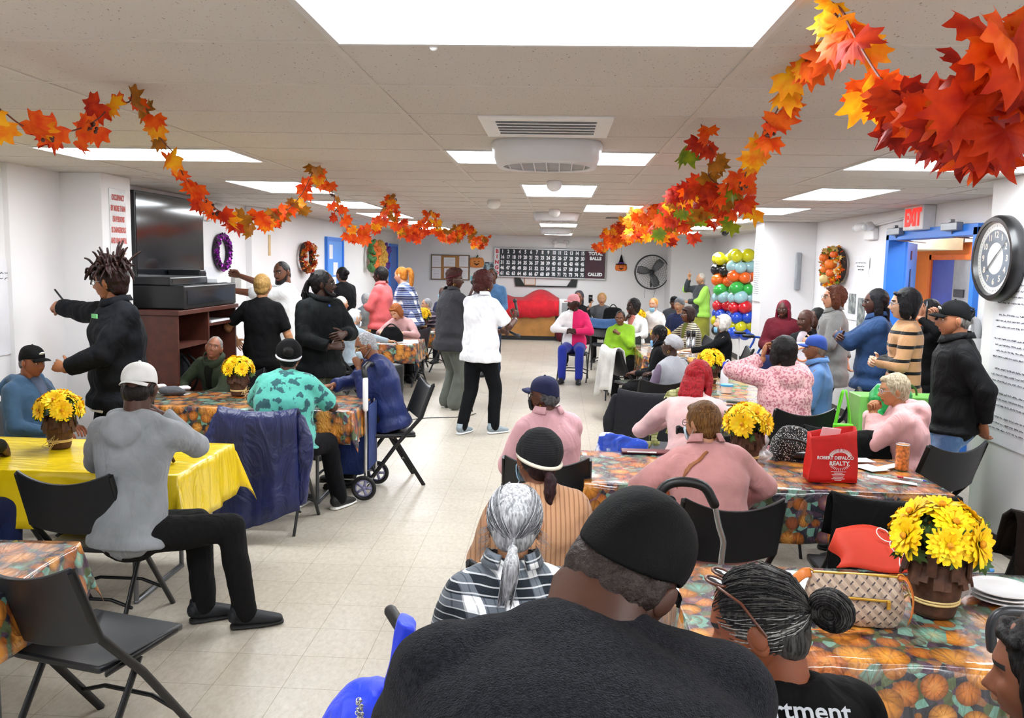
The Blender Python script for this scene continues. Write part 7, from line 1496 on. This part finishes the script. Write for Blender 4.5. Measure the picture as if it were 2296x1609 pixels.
for i,px in enumerate((1545,1556)):
    p=on(px,785); t=thing('thermos',['left','right'][i]+' of two slim black and silver flasks by the black coat','flask',(p.x,p.y+.1,TZ)); obj('flask_body',G().lathe([(0,0),(.028,0),(.03,.02),(.03,.17),(0,.17)],20),silver,t,smooth=True); obj('flask_top',G().lathe([(0,.17),(.03,.17),(.028,.25),(0,.255)],20),black,t,smooth=True)
# far handbag, box
t=thing('handbag','black bag standing on the far table left of the daisies','handbag',(1.05,16.1,TZ)); remesh(obj('bag_body',G().sweep([(0,0,.03),(0,0,.25)],[(.2,.08),(.17,.06)],18,side=(1,0,0),pw=.6),cloth('#15161a'),t,smooth=True),.02); obj('strap',G().sweep(curvepts([(-.1,0,.25),(0,0,.36),(.1,0,.25)],4),.01,6),black,t,smooth=True)
wb2=thing('paper_bag','white bag with an orange round print next to the man in the blue cap','bag',at(1790,800,Y=7.9)); obj('bag_body',G().box(-.11,.11,-.06,.06,-.12,.13),paper,wb2,bevel=.01); obj('round_print',G().torus((.02,-.062,.03),.06,.006,30,6,M.Rotation(R(90),3,'X')).bxr((.02,-.062,-.06),(.07,.002,.012)).bxr((.02,-.062,-.09),(.06,.002,.008)),mat('#e8763a',rough=.6,name='orange_ink'),wb2,smooth=True)
p=wb2.location; tag(obj('folding_stool',G().box(-.18,.18,-.18,.18,-.03,0).sweep([(-.15,-.15,-.02),(-.15,-.15,-p.z+.13)],.012,6).sweep([(.15,-.15,-.02),(.15,-.15,-p.z+.13)],.012,6).sweep([(-.15,.15,-.02),(-.15,.15,-p.z+.13)],.012,6).sweep([(.15,.15,-.02),(.15,.15,-p.z+.13)],.012,6),tm_,None,loc=(p.x,p.y,p.z-.13)),'small grey stand under the white bag with the orange print','stand')
# lime tote, green gift bag
lg=mat('#62d21a',rough=.5,var=.03,name='lime_fabric'); g0=at(1890,960,Y=5.42); lt=thing('tote_bag','lime green tote hanging by long straps from a chair back','tote bag',g0); obj('tote_body',G().box(-.06,.06,-.02,.02,-.10,.03),lg,lt,bevel=.008)
for s_ in (-1,1): obj('strap',G().sweep(curvepts([(s_*.045,0,.02),(s_*.03,0,.12),(s_*.008,.01,.235),(s_*.02,.02,.20),(s_*.035,.02,.1),(s_*.05,.01,.02)],4),.006,6),lg,lt,smooth=True)
gb=thing('gift_bag','large green gift bag with an autumn harvest picture behind the man in jeans','gift bag',(2.52,6.30,.0)); gm=mat('#7fc860',rough=.35,var=.05,name='green_gift_paper'); obj('bag_body',G().box(-.36,.32,-.12,.12,.02,.95),gm,gb,bevel=.006)
g=G().box(-.02,.30,-.128,-.121,.05,.72); pc=obj('picture_panel',g,cloth('#3a2418',pat=P_spots('#241712',['#8a3a1a','#c8762a','#2a2f5a','#e0a860','#3a5a2a'],14,.42)),gb)
obj('harvest_face',G().ell((.16,-.13,.52),(.075,.01,.085),18,9),mat('#e0a85a',rough=.6,name='straw_face'),pc,smooth=True); obj('straw_hat',G().ell((.16,-.132,.62),(.12,.01,.03),16,7).ell((.16,-.132,.65),(.06,.01,.05),14,7),mat('#2a2622',rough=.6,name='dark_hat'),pc,smooth=True)
g=G()
for s_ in (-1,1): g.sweep(curvepts([(s_*.08,0,.93),(s_*.06,-.02,1.0),(0,-.02,1.04)],3),.008,6)
obj('rope_handle',g,GRN,gb,smooth=True)
gp=thing('plastic_bag','bright green plastic bag resting on the gift bag','plastic bag',(2.36,6.22,.97)); remesh(obj('bag_film',G().ell((0,-.06,-.03),(.15,.09,.13),14,10).ell((-.1,-.12,-.2),(.04,.03,.10),10,8),cloth('#1fa04c',rough=.3,fold=1.,spec=.6),gp,smooth=True),.012,.04,.1,1); obj('bag_handle',G().sweep(curvepts([(.0,-.16,-.06),(-.03,-.19,-.2),(.0,-.19,-.28),(.03,-.18,-.2),(.02,-.15,-.06)],4),.012,8),cloth('#1fa04c',rough=.3),gp,smooth=True)
# rollator by the balloons, blue bag at table left
rl=thing('rollator','blue framed rollator walker in front of the balloons','walker',(2.55,11.2,0)); bf=mat('#1f4fb4',rough=.3,metal=.4,name='blue_frame')
for s_ in (-1,1): obj('side_frame',G().sweep(curvepts([(-.25,s_*.25,.1),(-.1,s_*.25,.6),(.05,s_*.25,.92),(-.12,s_*.25,.98)],4),.014,8).sweep([(.22,s_*.25,.1),(.0,s_*.25,.6)],.014,8),bf,rl,smooth=True); obj('hand_grip',G().sweep([(-.08,s_*.25,.975),(-.2,s_*.25,.98)],.02,8),black,rl,smooth=True)
for x in (-.25,.22):
    for s_ in (-1,1): obj('wheel',G().torus((x,s_*.25,.09),.075,.018,22,8,M.Rotation(R(90),3,'X')),black,rl,smooth=True)
obj('seat_pad',G().box(-.12,.14,-.23,.23,.55,.59),black,rl,bevel=.015); obj('cross_brace',G().sweep([(0,-.25,.5),(0,.25,.5)],.012,8),bf,rl,smooth=True)
bb2=thing('plastic_bag','blue and white printed plastic bag at the left end of the table','plastic bag',(.42,5.30,0)); remesh(obj('bag_body',G().sweep([(0,0,.40),(0,0,.66),(.02,0,.78)],[(.16,.08),(.17,.07),(.15,.02)],18,side=(1,0,0),pw=.7),cloth('#2a4fae',pat=P_noise('#1f45b0','#cfd6e6',9,.55,.6),rough=.3),bb2,smooth=True),.012,.03,.08,1)
tag(obj('folding_stool',G().box(-.18,.18,-.16,.16,.37,.40).sweep([(-.15,-.13,0),(-.15,-.13,.38)],.012,6).sweep([(.15,-.13,0),(.15,-.13,.38)],.012,6).sweep([(-.15,.13,0),(-.15,.13,.38)],.012,6).sweep([(.15,.13,0),(.15,.13,.38)],.012,6),black,None,loc=(.42,5.30,0)),'low black stool under the blue and white plastic bag','stool')
# ---------------------------------------------------------------- foreground: blue trolley, leaning man, woman with bun, right edge
bl=cloth('#0f35d8',fold=.7,rough=.45,spec=.4); Yt=1.72; c0=at(880,1372,Y=Yt); tl=thing('shopping_trolley','bright blue fabric shopping trolley with black grip and charms, by the leaning man','trolley',(c0.x,Yt,0))
L_=lambda a,b,dy=0:at(a,b,Y=Yt+dy)-V((c0.x,Yt,0))
obj('grip',G().sweep([L_(876,1370,.04),L_(900,1408,-.02)],.014,12),black,tl,smooth=True); obj('handle_frame',G().sweep([L_(898,1400,-.02),L_(885,1500,0),L_(850,1640,.02),(L_(850,1640).x,.02,.05)],.011,8),black,tl,smooth=True)
g=G(); rs=[]
for (a,b,c,d) in ((893,1378,932,1400),(886,1420,925,1445),(876,1470,915,1500),(866,1520,905,1560),(852,1580,900,1640)):
    p,q=L_(a,b,-.02),L_(c,d,-.03); rs.append([p+V((0,-.02,0)),(p+q)/2+V((0,-.035,0)),q+V((0,-.02,0)),q+V((0,.02,0)),(p+q)/2+V((0,.03,0)),p+V((0,.02,0))])
remesh(obj('front_flap',G().rings(rs),bl,tl,smooth=True),.006,.01,.06,2)
p=L_(810,1600); g=G().ell(p+V((0,0,-.06)),(.085,.10,.13),18,12).ell(p+V((.03,0,.01)),(.05,.08,.065),16,10).sweep([(p.x+.03,0,p.z-.1),(p.x+.03,0,.12)],[(.14,.12),(.15,.13)],18,side=(1,0,0)); remesh(obj('bag_body',g,bl,tl,smooth=True),.008,.025,.09,2)
g=G(); r_=random.Random(3)
for k in range(9): g.torus(L_(806+r_.uniform(-4,4),1568+k*6,-.11),.005,.0012,10,5,rrot(r_)); g.ell(L_(806+r_.uniform(-8,8),1570+k*6,-.11),(.004,.002,.005),8,5)
obj('key_charms',g,silver,tl,smooth=True)
for x in (-.10,.10): obj('wheel',G().torus((x+p.x+.02,.12,.07),.055,.014,22,8,M.Rotation(R(90),3,'Y')),mat('#0f0f11',rough=.6,name='tyre'),tl,smooth=True)
# woman with the looped bun
ps=person('person with greying black hair in a looped bun, sunglasses on the head, black t-shirt',1668,1262,1.66,30,who='x',face=0,sit=1,hair='bun_pulled',haircol='#1a1818',haircol2='#5a5856',top=cloth('#0b0b0d',fold=.5),sleeve=.5,build=1.12,skin='#84472a',head=(38,16,4),L='lap',R='lap',lean=10,loose=.02,hf=.5)
HMx=ps.HM; g=G()
for s_ in (-1,1): g.torus((s_*.034,.048,.112),.024,.003,22,6,M.Rotation(R(35),3,'X')); g.sweep([(s_*.056,.046,.108),(s_*.084,0,.07),(s_*.088,-.03,.0)],.003,6)
sgl=thing('sunglasses','dark sunglasses with brown temples pushed up on the greying hair','sunglasses',ps.W@ps.hc); sgl.location=(0,0,0); T_=ps.W@HMx; o0=T_@V((0,.06,.1)); sgl.location=o0; Tl=M.Translation(-o0)@T_
obj('frame',G().join(g,Tl),mat('#5a2f1c',rough=.3,name='tortoise'),sgl,smooth=True)
for s_ in (-1,1): obj('lens',G().join(G().ell((s_*.034,.048,.112),(.022,.022,.002),18,7,M.Rotation(R(35),3,'X')),Tl),mat('#15161c',rough=.08,spec=.8,name='dark_lens'),sgl,smooth=True)
wq=mat('#b9bcc2',rough=.6,var=0,name='grey_ink'); ctx_=ps.W@(ps.sp0.lerp(ps.sp1,.8)+ps.Rt@V((.03,-.158*ps.k,-.02)))
Ti=ps.W.inverted(); fb=ps.W.to_3x3().inverted()@frame((-.0,.80,.60),(0,-.60,.80))
TXT=text('back_lettering','Department',.050,wq,ps.t,tuple(Ti@V((.425,1.512,1.052))),fb.to_euler(),.0008,'CENTER',off=.0008)
# leaning man
ps=person('person in a black shirt and black cap bending forward in front of the camera',1500,1126,1.28,6,who='x',kind='m',H=1.80,lockH=0,hat=('cap','#0d0e10'),hair='tight',haircol='#2a2220',curl=1,top=cloth('#17181d',fold=.35,weave=1.6,rough=.95,pat=P_noise('#15161b','#212228',150,.4,.6),sheen=0,spec=.15),collar=0,sleeve=.5,loose=.03,build=1.5,face=0,skin='#4d2d20',lean=30,bend=10,side=4,smooth=14,head=(-44,16,15),L={'p':(-.3,.55,.85)},R={'p':(.32,.55,.85)},bottom='#15161c',neckup=.2,hf=.6,neckw=1.2,nl=.6,hem=-.12)
HERO=ps
# person at the right edge
person('person with black hair at the right edge, close to the camera, cut by the frame',2352,1366,1.50,52,who='x',face=0,sit=1,hair='bob',haircol='#0e0c0c',top='#16275e',skin='#7a4a34',head=(8,6,0),lean=8,L='lap',R='lap')
